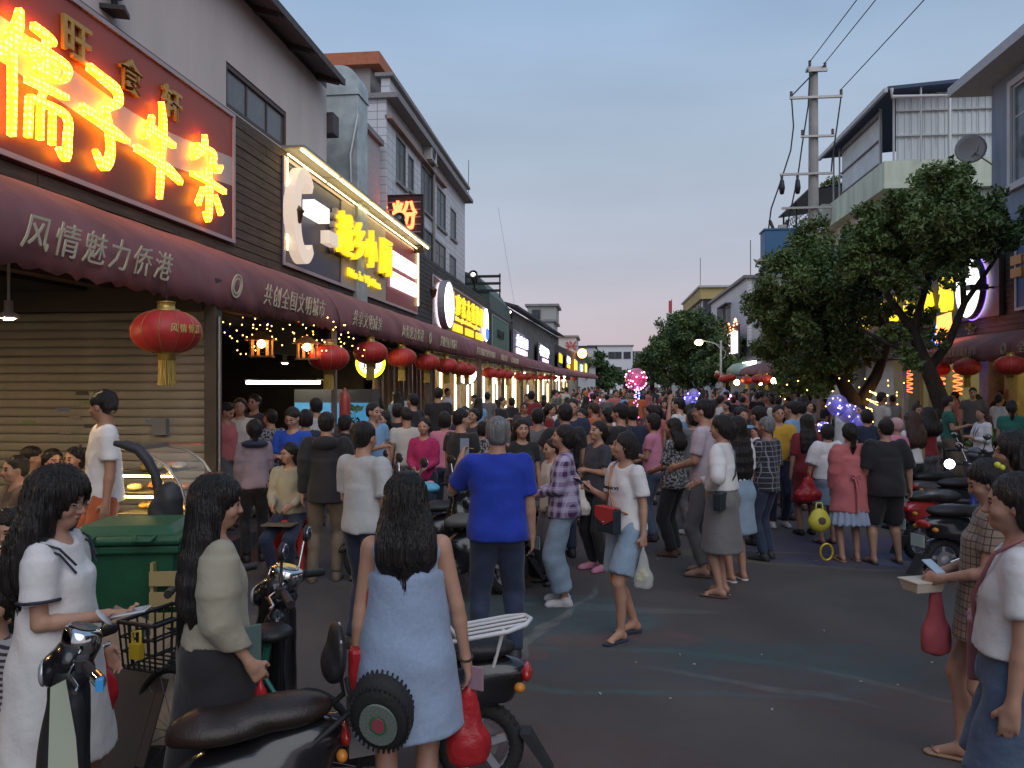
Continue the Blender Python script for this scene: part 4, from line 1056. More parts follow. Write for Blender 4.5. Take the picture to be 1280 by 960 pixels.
def grey_tile_house():
    X = 10.4; y0, y1 = 59, 78
    b = empty('grey_tiled_house', (0,0,0), label='grey tiled house with barred bay window beyond the big tree', cat='house')
    wall_with_holes('wall', X, .3, y0, y1, 0, 9.6, [(66.5, 70.5, 6.2, 8.4)], tile_m, b, face=-1); MB().box((X+.3, y0, 0), (22, y0+.3, 9.6)).build('side_wall', mat('render_grey', (.30,.30,.30)), b)
    w = window(b, X, 66.5, 70.5, 6.2, 8.4, face=-1, nv=3)
    for k in range(9): MB().tube([(X-.45, 66.3+k*.55, 6.0), (X-.45, 66.3+k*.55, 8.5)], .03, 4).build('bar', black_m, w)
    box('window_cage', (X-.5, 66.2, 5.9), (X-.02, 70.8, 6.0), frame_m, b); box('window_cage', (X-.5, 66.2, 8.5), (X-.02, 70.8, 8.6), frame_m, b)
    box('roof', (X-.3, y0-.3, 9.6), (22, y1+.2, 9.8), frame_m, b)
    box('roof_room', (X+3, y0+1, 9.8), (18, y0+8, 11.2), mat('far_mint', (.28,.40,.35), .8), b); box('roof_cover', (X+2.4, y0+.6, 11.2), (18.5, y0+8.5, 11.4), mat('cover_red', (.25,.09,.08), .8), b)
    MB().tube([(X+.5, 60.5, 9.8), (X+.5, 60.5, 12.6)], .03, 5).build('aerial', black_m, b)
    b = empty('yellow_rimmed_house', (0,0,0), label='far right house with yellow roof rim and dark glazed corner', cat='house'); X = 10.6
    box('wall', (X, 80, 0), (22, 98, 8.2), white_f, b)
    box('glazed_storey', (X-.6, 81, 8.2), (22, 97, 10.4), mat('glass_far', (.07,.08,.09), .2, noise=.3, nscale=1), b)
    for k in range(9): box('mullion', (X-.68, 81+k*2, 8.2), (X-.605, 81.2+k*2, 10.4), grey_f, b)
    box('roof_rim', (X-.9, 80.5, 10.4), (22, 97.5, 11.5), mat('rim_yellow', (.48,.38,.16), .8), b)
    box('roof_cap', (X-1.1, 80.2, 11.5), (22, 97.8, 11.7), grey_f, b)
    MB().tube([(X-.5, 84, 11.6), (X-.5, 84, 15)], .03, 5).build('aerial', black_m, b)
    b = far_block('canopy_house', 9.0, 18, 108, 122, 9.0, white_f, 'pale far house under a dark roof canopy with a red flag', [(10,12,6.5,8.3)], roof=black_m)
    tag(MB().tube([(9.2, 107.5, 9.2), (9.2, 107.5, 13.2)], .05, 5).build('flagpole', black_m), 'thin flagpole on the far canopy house', 'flagpole')
    tag(MB().box((8.8, 107.3, 11.4), (9.15, 107.35, 13.0)).build('flag', mat('red_sign', (.5,.05,.06))), 'furled red flag on the far rooftop pole', 'flag')
grey_tile_house()
# right: wall behind shops beyond the near restaurant
def right_row():
    b = empty('right_shop_row', (0,0,0), label='row of single-storey shopfronts under the trees on the right', cat='building')
    m = mat('shop_cream', (.30,.26,.20), .85, noise=.15)
    box('fascia', (XR+.02, 34.1, 2.9), (16, 59, 4.6), mat('fascia_dark', (.045,.04,.042), .7), b)
    box('back_wall', (15.6, 22.2, 0.14), (15.9, 59, 2.9), m, b)
    for y in (22.3, 27.8, 33.4, 39, 46, 53): box('pier', (XR+.1, y, .14), (XR+.5, y+.5, 2.9), m, b)
    box('ceiling', (XR+.5, 22.4, 2.86), (15.6, 59, 2.9), dark_m, b)
    box('far_fascia', (XR+.3, 59.1, 3.2), (XR+.38, 108, 4.6), mat('fascia_dark', (.045,.04,.042), .7), b)
right_row()
# ================================================================= signs, lamps and shops
def em(name, c, s, base=None): return mat(name, base or tuple(min(.8, x) for x in c), .5, emit=c, es=s)
SX = XF+.035        # face of the left sign boards
def left_M(x, y, z): return frame_M((x, y, z), (0, 1, 0), (0, 0, 1))
def right_M(x, y, z): return frame_M((x, y, z), (0, -1, 0), (0, 0, 1))
bord = mat('sign_border', (.55,.45,.45), .5, metal=.3)
def board(name, x, y0, y1, z0, z1, m, label, face=1, border=bord, loc=None, bw=.05):
    e = empty(name, (x, (y0+y1)/2, z0), label=label, cat='sign'); L = (y1-y0)/2; H_ = z1-z0; f = face
    box('panel', (min(0, -f*.12), -L+.002, .002), (max(0, -f*.12), L-.002, H_-.002), m, e)
    if border:
        for lo, hi in (((0,-L,0),(.03*f,L,bw)), ((0,-L,H_-bw),(.03*f,L,H_)), ((0,-L,bw),(.03*f,-L+bw,H_-bw)), ((0,L-bw,bw),(.03*f,L,H_-bw))):
            lo = (lo[0]+.002*f, lo[1], lo[2]); box('border', [min(a, b) for a, b in zip(lo, hi)], [max(a, b) for a, b in zip(lo, hi)], border, e)
    return e
# ---- first sign: brush characters made of bulbs
led = em('led_amber', (1.0, .55, .06), 8)
def led_pattern():
    nt = led.node_tree; n = nt.nodes; L = nt.links; b = n['Principled BSDF']
    tc = n.new('ShaderNodeTexCoord'); vr = n.new('ShaderNodeTexVoronoi'); vr.inputs['Scale'].default_value = 17; vr.inputs['Randomness'].default_value = .25
    L.new(tc.outputs['Object'], vr.inputs['Vector']); cr = n.new('ShaderNodeValToRGB'); e = cr.color_ramp.elements
    e[0].position = .12; e[0].color = (1.0, .50, .07, 1); e[1].position = .5; e[1].color = (1.0, .25, .008, 1); L.new(vr.outputs['Distance'], cr.inputs[0])
    L.new(cr.outputs[0], b.inputs['Emission Color'])
    mr = n.new('ShaderNodeMapRange'); mr.inputs[1].default_value = .1; mr.inputs[2].default_value = .5; mr.inputs[3].default_value = 9; mr.inputs[4].default_value = 3.5
    L.new(vr.outputs['Distance'], mr.inputs[0]); L.new(mr.outputs[0], b.inputs['Emission Strength'])
led_pattern()
STROKES = {   # brush strokes in a unit square: points (x, y, width)
 '儒': [[(.30,.98,.05),(.26,.82,.13),(.14,.66,.12),(.0,.56,.05)], [(.20,.68,.07),(.21,.4,.075),(.20,.04,.06)], [(.46,.92,.07),(.68,.90,.08),(.74,.87,.05)],
       [(.42,.80,.04),(.39,.68,.06)], [(.42,.79,.06),(.90,.77,.07),(.92,.68,.05),(.84,.62,.03)], [(.64,.90,.06),(.64,.58,.06)], [(.50,.70,.05),(.57,.68,.04)], [(.50,.62,.05),(.57,.60,.04)],
       [(.72,.70,.05),(.79,.69,.04)], [(.72,.62,.05),(.80,.61,.04)], [(.38,.50,.06),(.62,.51,.07),(.92,.52,.05)], [(.62,.50,.05),(.56,.40,.05)],
       [(.42,.38,.06),(.40,.08,.06)], [(.42,.38,.06),(.90,.38,.07),(.93,.2,.08),(.90,.05,.09),(.80,.10,.03)], [(.56,.36,.05),(.55,.10,.05)], [(.72,.36,.05),(.71,.10,.05)]],
 '子': [[(.16,.92,.09),(.40,.90,.10),(.72,.86,.13),(.78,.76,.12),(.60,.66,.10),(.48,.60,.09)], [(.50,.60,.10),(.58,.40,.12),(.60,.18,.14),(.46,.04,.12),(.28,.16,.04)], [(.02,.50,.10),(.35,.47,.12),(.70,.42,.12),(.98,.40,.06)]],
 '牛': [[(.34,.80,.06),(.28,.66,.12),(.16,.54,.05)], [(.22,.66,.08),(.50,.64,.10),(.84,.62,.07)], [(.0,.40,.08),(.35,.38,.10),(.70,.34,.12),(1.0,.27,.08)], [(.54,1.0,.05),(.58,.78,.12),(.55,.45,.11),(.52,.18,.10),(.50,.0,.06)]],
 '杂': [[(.40,1.0,.05),(.38,.84,.10),(.10,.64,.05)], [(.18,.82,.07),(.62,.84,.09),(.64,.72,.08),(.76,.66,.10),(.86,.74,.04)], [(.06,.46,.07),(.45,.47,.10),(.96,.44,.08)], [(.52,.64,.06),(.53,.35,.11),(.50,.02,.10),(.40,.08,.04)], [(.36,.36,.06),(.22,.14,.09)], [(.68,.34,.06),(.86,.14,.10)]],
}
def brush(ch, M, w, h, m, parent, depth=.06):
    mb = MB(); mb_side = 0
    for st in STROKES[ch]:
        pts = []   # resample with a smooth curve
        n = len(st)
        for i in range(n-1):
            for q in range(5):
                t = q/5; p0 = st[max(i-1, 0)]; p1 = st[i]; p2 = st[i+1]; p3 = st[min(i+2, n-1)]
                pts.append(tuple(.5*((2*p1[k])+(-p0[k]+p2[k])*t+(2*p0[k]-5*p1[k]+4*p2[k]-p3[k])*t*t+(-p0[k]+3*p1[k]-3*p2[k]+p3[k])*t**3) for k in range(3)))
        pts.append(st[-1]); L, Rr = [], []
        for i, p in enumerate(pts):
            a = pts[max(i-1, 0)]; b = pts[min(i+1, len(pts)-1)]; dx, dy = b[0]-a[0], b[1]-a[1]; l = math.hypot(dx, dy) or 1; nx, ny = -dy/l, dx/l; r = max(.014, p[2]*.40)
            L.append(((p[0]+nx*r-.5)*w, (p[1]+ny*r-.5)*h)); Rr.append(((p[0]-nx*r-.5)*w, (p[1]-ny*r-.5)*h))
        k = len(pts)
        vs = [M @ Vector((x, y, depth)) for x, y in L]+[M @ Vector((x, y, depth)) for x, y in Rr]+[M @ Vector((x, y, 0)) for x, y in L]+[M @ Vector((x, y, 0)) for x, y in Rr]
        fs = []
        for i in range(k-1):
            fs += [(i, k+i, k+i+1, i+1), (i, i+1, 2*k+i+1, 2*k+i), (k+i, 3*k+i, 3*k+i+1, k+i+1)]
        fs += [(0, 2*k, 3*k, k), (k-1, 2*k-1, 4*k-1, 3*k-1)]
        mb.add(vs, fs)
    return mb.build('character', m, parent)
def sign_one():
    m = mat('sign_one_print', (.5,.1,.06), .45)
    nt = m.node_tree; n = nt.nodes; L = nt.links; b = n['Principled BSDF']
    tc = n.new('ShaderNodeTexCoord'); sp = n.new('ShaderNodeSeparateXYZ'); L.new(tc.outputs['Object'], sp.inputs[0])
    w1 = n.new('ShaderNodeMath'); w1.operation = 'SINE'; s1 = n.new('ShaderNodeMath'); s1.operation = 'MULTIPLY'; s1.inputs[1].default_value = 1.1; L.new(sp.outputs[1], s1.inputs[0]); L.new(s1.outputs[0], w1.inputs[0])
    w2 = n.new('ShaderNodeMath'); w2.operation = 'MULTIPLY_ADD'; w2.inputs[1].default_value = .10; L.new(w1.outputs[0], w2.inputs[0]); L.new(sp.outputs[2], w2.inputs[2])
    cr = n.new('ShaderNodeValToRGB'); cr.color_ramp.interpolation = 'CONSTANT'; e = cr.color_ramp.elements
    e[0].position = 0; e[0].color = (.16,.05,.05,1); e[1].position = .62; e[1].color = (.42,.075,.04,1); q = e.new(.40); q.color = (.62,.50,.46,1)
    dv = n.new('ShaderNodeMath'); dv.operation = 'DIVIDE'; dv.inputs[1].default_value = 1.85; L.new(w2.outputs[0], dv.inputs[0]); L.new(dv.outputs[0], cr.inputs[0]); L.new(cr.outputs[0], b.inputs['Base Color'])
    e = board('shop_sign', SX, 3.6, 11.0, 4.02, 5.87, m, 'large red sign with glowing orange bulb characters 儒子牛杂, nearest on the left')
    oy, oz = e.location.y, e.location.z
    for ch, y, z, w, h in (('儒', 6.83, 4.76, 1.02, 1.24), ('子', 7.87, 4.77, .82, 1.07), ('牛', 8.9, 4.76, .96, 1.16), ('杂', 10.08, 4.72, 1.0, 1.1)):
        brush(ch, left_M(.06, y-oy, z-oz), w, h, led, e)
    gold = mat('gold_letter', (.62,.36,.08), .4, metal=.3)
    for ch, y, z in (('旺', 7.5, 5.44), ('食', 8.42, 5.44), ('轩', 9.28, 5.44)):
        letters('small_character', ch, left_M(.03, y-oy, z-oz), gold, e, w=.44, h=.38, size=.4, extrude=.02, offset=.006)
sign_one()
def sign_two():
    navy = mat('sign_navy', (.055,.045,.10), .4, noise=.1); tan = mat('sign_tan', (.50,.42,.32), .5); red = mat('sign_red', (.33,.045,.05), .45)
    e = board('shop_sign', SX, 12.78, 22.45, 3.98, 5.80, navy, 'navy, tan and red sign with white gourd logo and yellow 越乡小厨', bw=.06)
    oy, oz = e.location.y, e.location.z
    box('middle_panel', (.002, 15.75-oy, .06), (.02, 19.1-oy, 1.76), tan, e); box('red_panel', (.002, 19.11-oy, .06), (.024, 22.38-oy, 1.76), red, e)
    tub = em('tube_warm', (1.0, .80, .38), 4); cas = mat('tube_case', (.35,.32,.28), .5)
    n = 5; L_ = (22.55-12.7)/n
    for k in range(n):
        y = 12.7-oy+k*L_; MB().tube([(.33, y+.06, 1.90), (.33, y+L_-.06, 1.90)], .022, 8).build('light_tube', tub, e)
        MB().tube([(.10, y+.06, 1.83), (.10, y+L_-.06, 1.83)], .016, 8).build('light_tube', tub, e)
        box('tube_housing', (.0, y+.02, 1.925), (.40, y+L_-.02, 1.965), cas, e)
    MB().tube([(.06, 22.4-oy, .25), (.06, 22.4-oy, 1.75)], .02, 8).build('light_tube', tub, e); MB().tube([(.06, 12.84-oy, .25), (.06, 12.84-oy, 1.8)], .012, 8).build('light_tube', tub, e)
    # gourd / C logo: thick white ring open to the right
    wl = em('logo_white', (1.0, .78, .60), .45, base=(.5,.45,.4)); side = mat('logo_side', (.6,.5,.45), .5)
    mb = MB(); pts = []
    for i in range(26):
        a = R(48+ (312-48)*i/25); r = .62; pts.append((13.36-oy+math.cos(a)*.44, .92+math.sin(a)*.70))
    vs = []; k = len(pts)
    for i, (y, z) in enumerate(pts):
        wd = .08+.09*math.sin(math.pi*i/25); cy0, cz0 = 13.36-oy, .92; dy, dz = y-cy0, z-cz0; l = math.hypot(dy, dz)
        for sgn, x in ((1, .02), (1, .20), (-1, .20), (-1, .02)): vs.append((x, y+sgn*wd*dy/l, z+sgn*wd*dz/l))
    mb.add(vs, [(i*4+a, i*4+(a+1)%4, i*4+4+(a+1)%4, i*4+4+a) for i in range(k-1) for a in range(4)]+[(0,3,2,1), tuple((k-1)*4+q for q in range(4))]); mb.build('logo', wl, e)
    box('logo_lid', (.03, 13.6-oy, 1.0), (.24, 14.4-oy, 1.27), em('logo_lid', (1, .93, .85), .9), e); box('logo_stem', (.03, 14.5-oy, .66), (.2, 15.0-oy, .9), wl, e)
    yl = em('neon_yellow', (1.0, .66, .02), .95, base=(.4,.25,.01))
    for ch, y, w in (('越', 15.5, .95), ('乡', 16.42, .85), ('小', 17.35, .8), ('厨', 18.55, 1.0)):
        z = 1.02; letters('character_block', ch, left_M(.05, y-oy, z), side, e, w=w, h=.92, size=1, extrude=.045, offset=.03)
        letters('character', ch, left_M(.17, y-oy+.02, z), yl, e, w=w*.86, h=.84, size=1, extrude=.06, offset=0)
    letters('lettering', 'Món ăn Việt Nam.', left_M(.08, 17.2-oy, .32), yl, e, w=2.4, h=.24, size=.4, extrude=.03, offset=.004)
    wb = em('lightbox_white', (1.0, .86, .92), 1.1)
    for r_ in range(2):
        for y0, y1 in ((19.5, 20.2), (20.33, 20.9), (21.03, 22.1)):
            box('light_box', (.03, y0-oy, .98-.52*r_), (.09, y1-oy, 1.36-.52*r_), wb, e)
sign_two()
def sign_fen():
    e = empty('projecting_sign', (-5.62, 22.05, 5.72), label='dark slatted projecting sign with glowing red 粉 above the roof line', cat='sign')
    dk = mat('sign_slat_dark', (.03,.018,.018), .6); wl = mat('sign_slat_pale', (.25,.22,.22), .6)
    box('panel', (-.63, 0, 0), (.62, .1, 1.58), dk, e)
    for k in range(7):
        for x0, x1 in ((-.57, -.2), (-.14, .3), (.34, .57)): box('slat', (x0, -.02, .12+k*.21), (x1, -.002, .155+k*.21), wl, e)
    fr = mat('sign_frame_dark', (.02,.012,.012), .5)
    for lo, hi in (((-.66,-.03,-.03),(.65,.12,-.003)), ((-.66,-.03,1.583),(.65,.12,1.61)), ((-.66,-.03,0),(-.633,.12,1.58)), ((.623,-.03,0),(.65,.12,1.58))): box('frame', lo, hi, fr, e)
    red = em('neon_red', (1.0, .13, .04), 4.5)
    letters('character', '粉', frame_M((.12, -.05, 1.02), (1,0,0), (0,0,1)), red, e, w=.72, h=.82, size=1, extrude=.03, offset=.02)
    letters('character', '汤', frame_M((-.48, -.05, 1.05), (1,0,0), (0,0,1)), red, e, w=.28, h=.5, size=1, extrude=.03, offset=.01)
    letters('number', '51', frame_M((.05, -.05, .42), (1,0,0), (0,0,1)), em('neon_dim', (1,.06,.08), 1.6), e, w=.34, h=.24, size=.4, extrude=.02, offset=.006)
sign_fen()
white_l = em('lit_white', (.95, .95, 1.0), 3.2); yel_l = em('lit_yellow', (1.0, .70, .03), .9, base=(.4,.25,.01)); yel_d = em('lit_amber', (1.0, .50, .04), 1.6); pink_l = em('lit_pink', (1.0, .62, .80), 2.2); blue_l = em('lit_blue', (.05, .12, 1.0), 1.8); viol_l = em('lit_violet', (.62, .60, 1.0), 2.4)
def disc(parent, name, x, y, z, ry, rz, m, t=.12, face=1, rim=None):
    M = Matrix.Translation((x, y, z)) @ Matrix.Rotation(R(90*face), 4, 'Y') @ Matrix.Diagonal((rz, ry, 1, 1))
    o = MB().lathe([(.001, t), (.93, t), (.93, 0)], 32, M, smooth=False).build(name, m, parent)
    if rim: MB().lathe([(.935, 0), (1.0, 0), (1.0, t+.03), (.935, t+.03), (.935, 0)], 32, M, smooth=False).build(name+'_rim', rim, parent)
    return o
def sign_three():
    m = mat('sign_maroon', (.12,.035,.045), .45, noise=.1)
    e = board('shop_sign', SX, 24.6, 36.3, 3.75, 5.45, m, 'maroon sign with white oval at left and seven yellow characters'); oy = e.location.y
    disc(e, 'logo_disc', .06, 26.0-oy, .86, .95, .80, white_l, rim=mat('rim_grey', (.3,.3,.34), .4), t=.2)
    for i, ch in enumerate('这廖家古董粉館'): letters('character', ch, left_M(.06, 27.75-oy+i*1.13, 1.13), yel_l, e, w=.74, h=.78, size=1, extrude=.04, offset=.004)
    letters('lettering', 'LiaoJiaGuDongFen', left_M(.05, 31.2-oy, .60), yel_d, e, w=5.6, h=.2, size=.4, extrude=.02, offset=.01)
    for g in range(3):
        for k in range(4): box('light_box', (.02, 27.9-oy+g*2.6+k*.5, .14), (.07, 28.25-oy+g*2.6+k*.5, .42), yel_l, e)
    disc(e, 'logo_disc', .08, 35.6-oy, .9, .62, .78, white_l, t=.06); disc(e, 'logo_core', .14, 35.6-oy, .5, .5, .3, blue_l, t=.03)
sign_three()
def sign_green():
    g = mat('sign_green', (.05,.16,.11), .5, noise=.15, nscale=2); e = board('shop_sign', SX, 38.3, 44.9, 3.72, 5.40, g, 'plain green sign board with thin pale border', border=mat('border_pale', (.4,.45,.4), .5)); 
    letters('lettering', 'KELLY', left_M(.04, .0, .85), mat('dark_print', (.02,.03,.03), .5), e, w=2.6, h=.42, size=.4, extrude=.02)
sign_green()
def far_signs():
    def S(y0, y1, z0, z1, m, lb):
        ym = (y0+y1)/2; return board('shop_sign', fx(ym)+.2, y0, y1, z0, z1, m, lb, bw=.07)
    nav = mat('sign_slate', (.07,.075,.10), .4); dk = mat('sign_black', (.03,.03,.04), .5)
    e = S(46.2, 55.8, 3.68, 5.2, nav, 'slate sign with violet neon characters over pink light boxes')
    for i, ch in enumerate('大丰收渔'): letters('character', ch, left_M(.06, -2.6+i*1.9, .98), viol_l, e, w=1.3, h=.72, size=1, extrude=.05, offset=.02)
    for i in range(4): box('light_box', (.02, -3.2+i*2.0, .18), (.09, -1.8+i*2.0, .5), pink_l, e)
    e = S(57.5, 71, 3.62, 5.0, dk, 'black sign with bright white-blue neon script and small pink row')
    for i, ch in enumerate('老海鲜馆'): letters('character', ch, left_M(.06, -4.4+i*2.9, .9), em('lit_ice', (.75, .85, 1.0), 3.4), e, w=2.4, h=.75, size=1, extrude=.05, offset=.03)
    for i in range(3): box('light_box', (.02, -3+i*2.6, .12), (.09, -1.4+i*2.6, .36), em('lit_magenta', (.95, .5, .95), 2), e)
    e = S(72, 78, 3.6, 4.9, dk, 'small black sign with big yellow lit characters, far left row')
    letters('lettering', '粉面', left_M(.06, 0, .8), yel_l, e, w=5, h=.85, size=1, extrude=.05, offset=.03)
    e = S(78.4, 86, 3.55, 4.9, dk, 'far sign with violet white characters above an amber strip')
    letters('lettering', '小吃店', left_M(.06, 0, .9), em('lit_lilac', (.85, .75, 1.0), 3), e, w=6, h=.7, size=1, extrude=.05, offset=.03); box('light_box', (.02, -3, .1), (.09, 3.2, .42), yel_d, e)
    e = S(87, 96, 3.5, 4.7, yel_d, 'wholly amber lit far sign near the end of the left row')
    e = S(97, 101, 3.5, 4.4, em('lit_aqua', (.6, 1.0, .95), 2.4), 'small aqua lit far sign near the awning end')
    e = S(103, 108, 3.5, 4.6, em('lit_lemon', (1.0, .85, .1), 2.2), 'small yellow lit sign, last on the left row')
    o = MB().ball((0, 0, 0), .55, 14, 8).build('globe', em('lit_orange', (1.0, .35, .12), 5)); o.location = (fx(92)+.8, 92, 5.5); tag(o, 'glowing orange globe lamp over the far left signs', 'lamp')
far_signs()
def right_signs():
    m = mat('sign_brown_wide', (.08,.045,.03), .5, noise=.1)
    e = board('shop_sign', XR-.14, 21.2, 33.2, 3.72, 5.25, m, 'long brown sign with yellow characters half hidden by the big tree, right side', face=-1, border=None); oy = e.location.y
    yl = em('neon_yellow_r', (1.0, .72, .03), 1.1, base=(.4,.25,.01))
    for i, ch in enumerate('粉小古老鲜海南'): letters('character', ch, right_M(-.06, 24.1-oy+i*1.42, .86-.02*i), yl, e, w=.9, h=1.02 if i == 0 else .85, size=1, extrude=.05, offset=.018)
    d = empty('round_light_sign', (XR-.2, 22.45, 4.55), label='round white glowing sign with blue rim on the dark plank wall', cat='sign')
    disc(d, 'disc', 0, 0, 0, .80, .84, em('lit_white_big', (.97, .95, 1.0), 2.0), face=-1, t=.14, rim=mat('rim_dark', (.03,.03,.06), .4))
    M = Matrix.Rotation(R(-90), 4, 'Y') @ Matrix.Diagonal((.84, .80, 1, 1)); MB().lathe([(.96, .0), (1.03, 0), (1.03, .02), (.96, .02), (.96, 0)], 32, M).build('blue_halo', em('halo_blue', (.25, .15, 1.0), 2), d)
    l = MB().box((-.5, -.22, -.07), (-.05, .02, .07)); l.tube([(-.05, -.1, 0), (.18, -.1, 0)], .03, 6); q = l.build('wall_lamp', black_m); q.location = (XR-.25, 21.6, 4.45); tag(q, 'dark box wall lamp in front of the round white sign', 'lamp')
    b = board('shop_sign', XR-.14, 15.5, 20.4, 3.75, 5.45, mat('sign_blue', (.03,.10,.28), .5), 'blue and white sign board with orange characters at the right edge', face=-1, border=mat('frame_white', (.55,.55,.56), .5), bw=.07)
    for i in range(2):
        for k in range(5): box('character', (-.05, 2.1-k*.62, 1.1-i*.3), (-.002, 2.1-k*.62+.5, 1.32-i*.3), mat('print_orange', (.75,.36,.08), .5), b)
    e = board('shop_sign', XR-.3, 37.0, 44.5, 3.35, 4.15, mat('sign_bright_red', (.35,.03,.03), .5), 'red sign with yellow lit characters beyond the big tree', face=-1, border=None)
    for i, ch in enumerate('海鲜大排档'): letters('character', ch, right_M(-.06, -2.9+i*1.45, .42), yl, e, w=1.15, h=.52, size=1, extrude=.05, offset=.03)
    e = board('shop_sign', XR-.3, 52.5, 58.5, 2.95, 3.5, white_l, 'small white lit sign left of the faded maroon awning', face=-1, border=None)
    e = empty('neon_script_sign', (9.3, 57, 3.9), label='dark sign with white vertical neon strokes edged by red bulbs', cat='sign')
    box('panel', (0, -.9, 0), (.1, 4.2, 2.2), mat('sign_black', (.03,.03,.04), .5), e)
    for k in range(5): MB().tube([(-.05, -.4+k*.85, .25), (-.05, -.38+k*.85, 1.75+.1*(k%2))], .10, 6).build('neon_stroke', em('lit_rose', (1, .75, .85), 3), e)
    bl = MB()
    for k in range(22): bl.ball((-.08, -.8+k*.23, 2.2+.45*math.sin(k*.5)-.2*(k/22)), .055, 6, 4)
    tag(bl.build('bulbs', em('bulb_red', (1, .25, .12), 7), e), kind='stuff')
    e = empty('restaurant_neon', (XR-1.0, 23.1, 2.6), label='small blue and orange neon sign behind the leaning tree trunk', cat='sign')
    MB().prism([(-.4, 0), (.4, .0), (-.3, 1.0)], 0, 0, .05).build('blue_wedge', em('neon_blue', (.05, .15, 1.0), 4), e); MB().prism([(-1.5, .55), (-.5, .5), (-.6, 1.2), (-1.4, 1.25)], 0, -.1, -.06).build('orange_panel', em('neon_orange', (1.0, .25, .05), 3), e)
    for y in (21.0, 22.0, 24.2):
        s = empty('spiral_light', (XR-1.2, y, 1.75), label={21.0: 'red spiral light column right of the leaning trunk', 22.0: 'red spiral light column second right of the trunk', 24.2: 'red spiral light column left of the leaning trunk'}[y], cat='light', group='red spiral lights')
        MB().tube([(.10*math.cos(k*.55), .10*math.sin(k*.55), k*.0115) for k in range(60)], .015, 5).build('coil', em('coil_red', (1, .12, .03), 3.5), s)
right_signs()

# ---------------------------------------------------------------- lanterns
lan_red = mat('lantern_red', (.48,.030,.028), .5, noise=.15, nscale=6, bump=.1, bscale=40); lan_gold = mat('lantern_gold', (.52,.36,.10), .4, metal=.6, noise=.2, nscale=30); lan_ts = mat('tassel_yellow', (.42,.30,.07), .8, noise=.35, nscale=40, stretch=(4,4,.3))
def lantern_proto():
    e = empty('paper_lantern', (0, 0, 0))
    prof = []
    for i in range(15):
        a = -1.22+2.44*i/14; prof.append((.302*math.cos(a)**.85+.0, .185*math.sin(a)/math.sin(1.22)))
    seg = 48; mb = MB(); vs = []
    for (r, z) in prof:
        for k in range(seg):
            a = 2*math.pi*k/seg; rr = r*(1-.022*(abs(math.cos(a*12)))**.7); vs.append((rr*math.cos(a), rr*math.sin(a), z))
    n = len(prof); mb.add(vs, [(i*seg+k, i*seg+(k+1)%seg, (i+1)*seg+(k+1)%seg, (i+1)*seg+k) for i in range(n-1) for k in range(seg)], True)
    mb.build('paper_body', lan_red, e)
    ribs = MB()
    for k in range(12):
        a = 2*math.pi*(k+.5)/12; ribs.tube([(r*1.006*math.cos(a), r*1.006*math.sin(a), z) for r, z in prof], .0025, 4, caps=False)
    tag(ribs.build('wire_ribs', lan_gold, e), kind='stuff')
    MB().lathe([(.001, .19), (.115, .18), (.115, .197), (.075, .203), (.072, .26), (.078, .262), (.078, .27), (.001, .27)], 20).build('top_cap', lan_gold, e)
    MB().lathe([(.001, -.255), (.075, -.252), (.072, -.20), (.085, -.197), (.10, -.182), (.001, -.182)], 20).build('bottom_cap', lan_gold, e)
    t = MB()
    for k in range(22):
        a = 2*math.pi*k/22; x, y = .062*math.cos(a), .062*math.sin(a); t.tube([(x, y, -.25), (x*1.05+.004*math.sin(k*3), y*1.05, -.40), (x*1.12, y*1.12+.004*math.sin(k*5), -.475)], .0085, 5)
    tag(t.build('tassel', lan_ts, e), kind='stuff')
    MB().tube([(0, 0, .27), (.01, 0, .36), (0, 0, .46)], .006, 5).build('hanger', black_m, e)
    return e
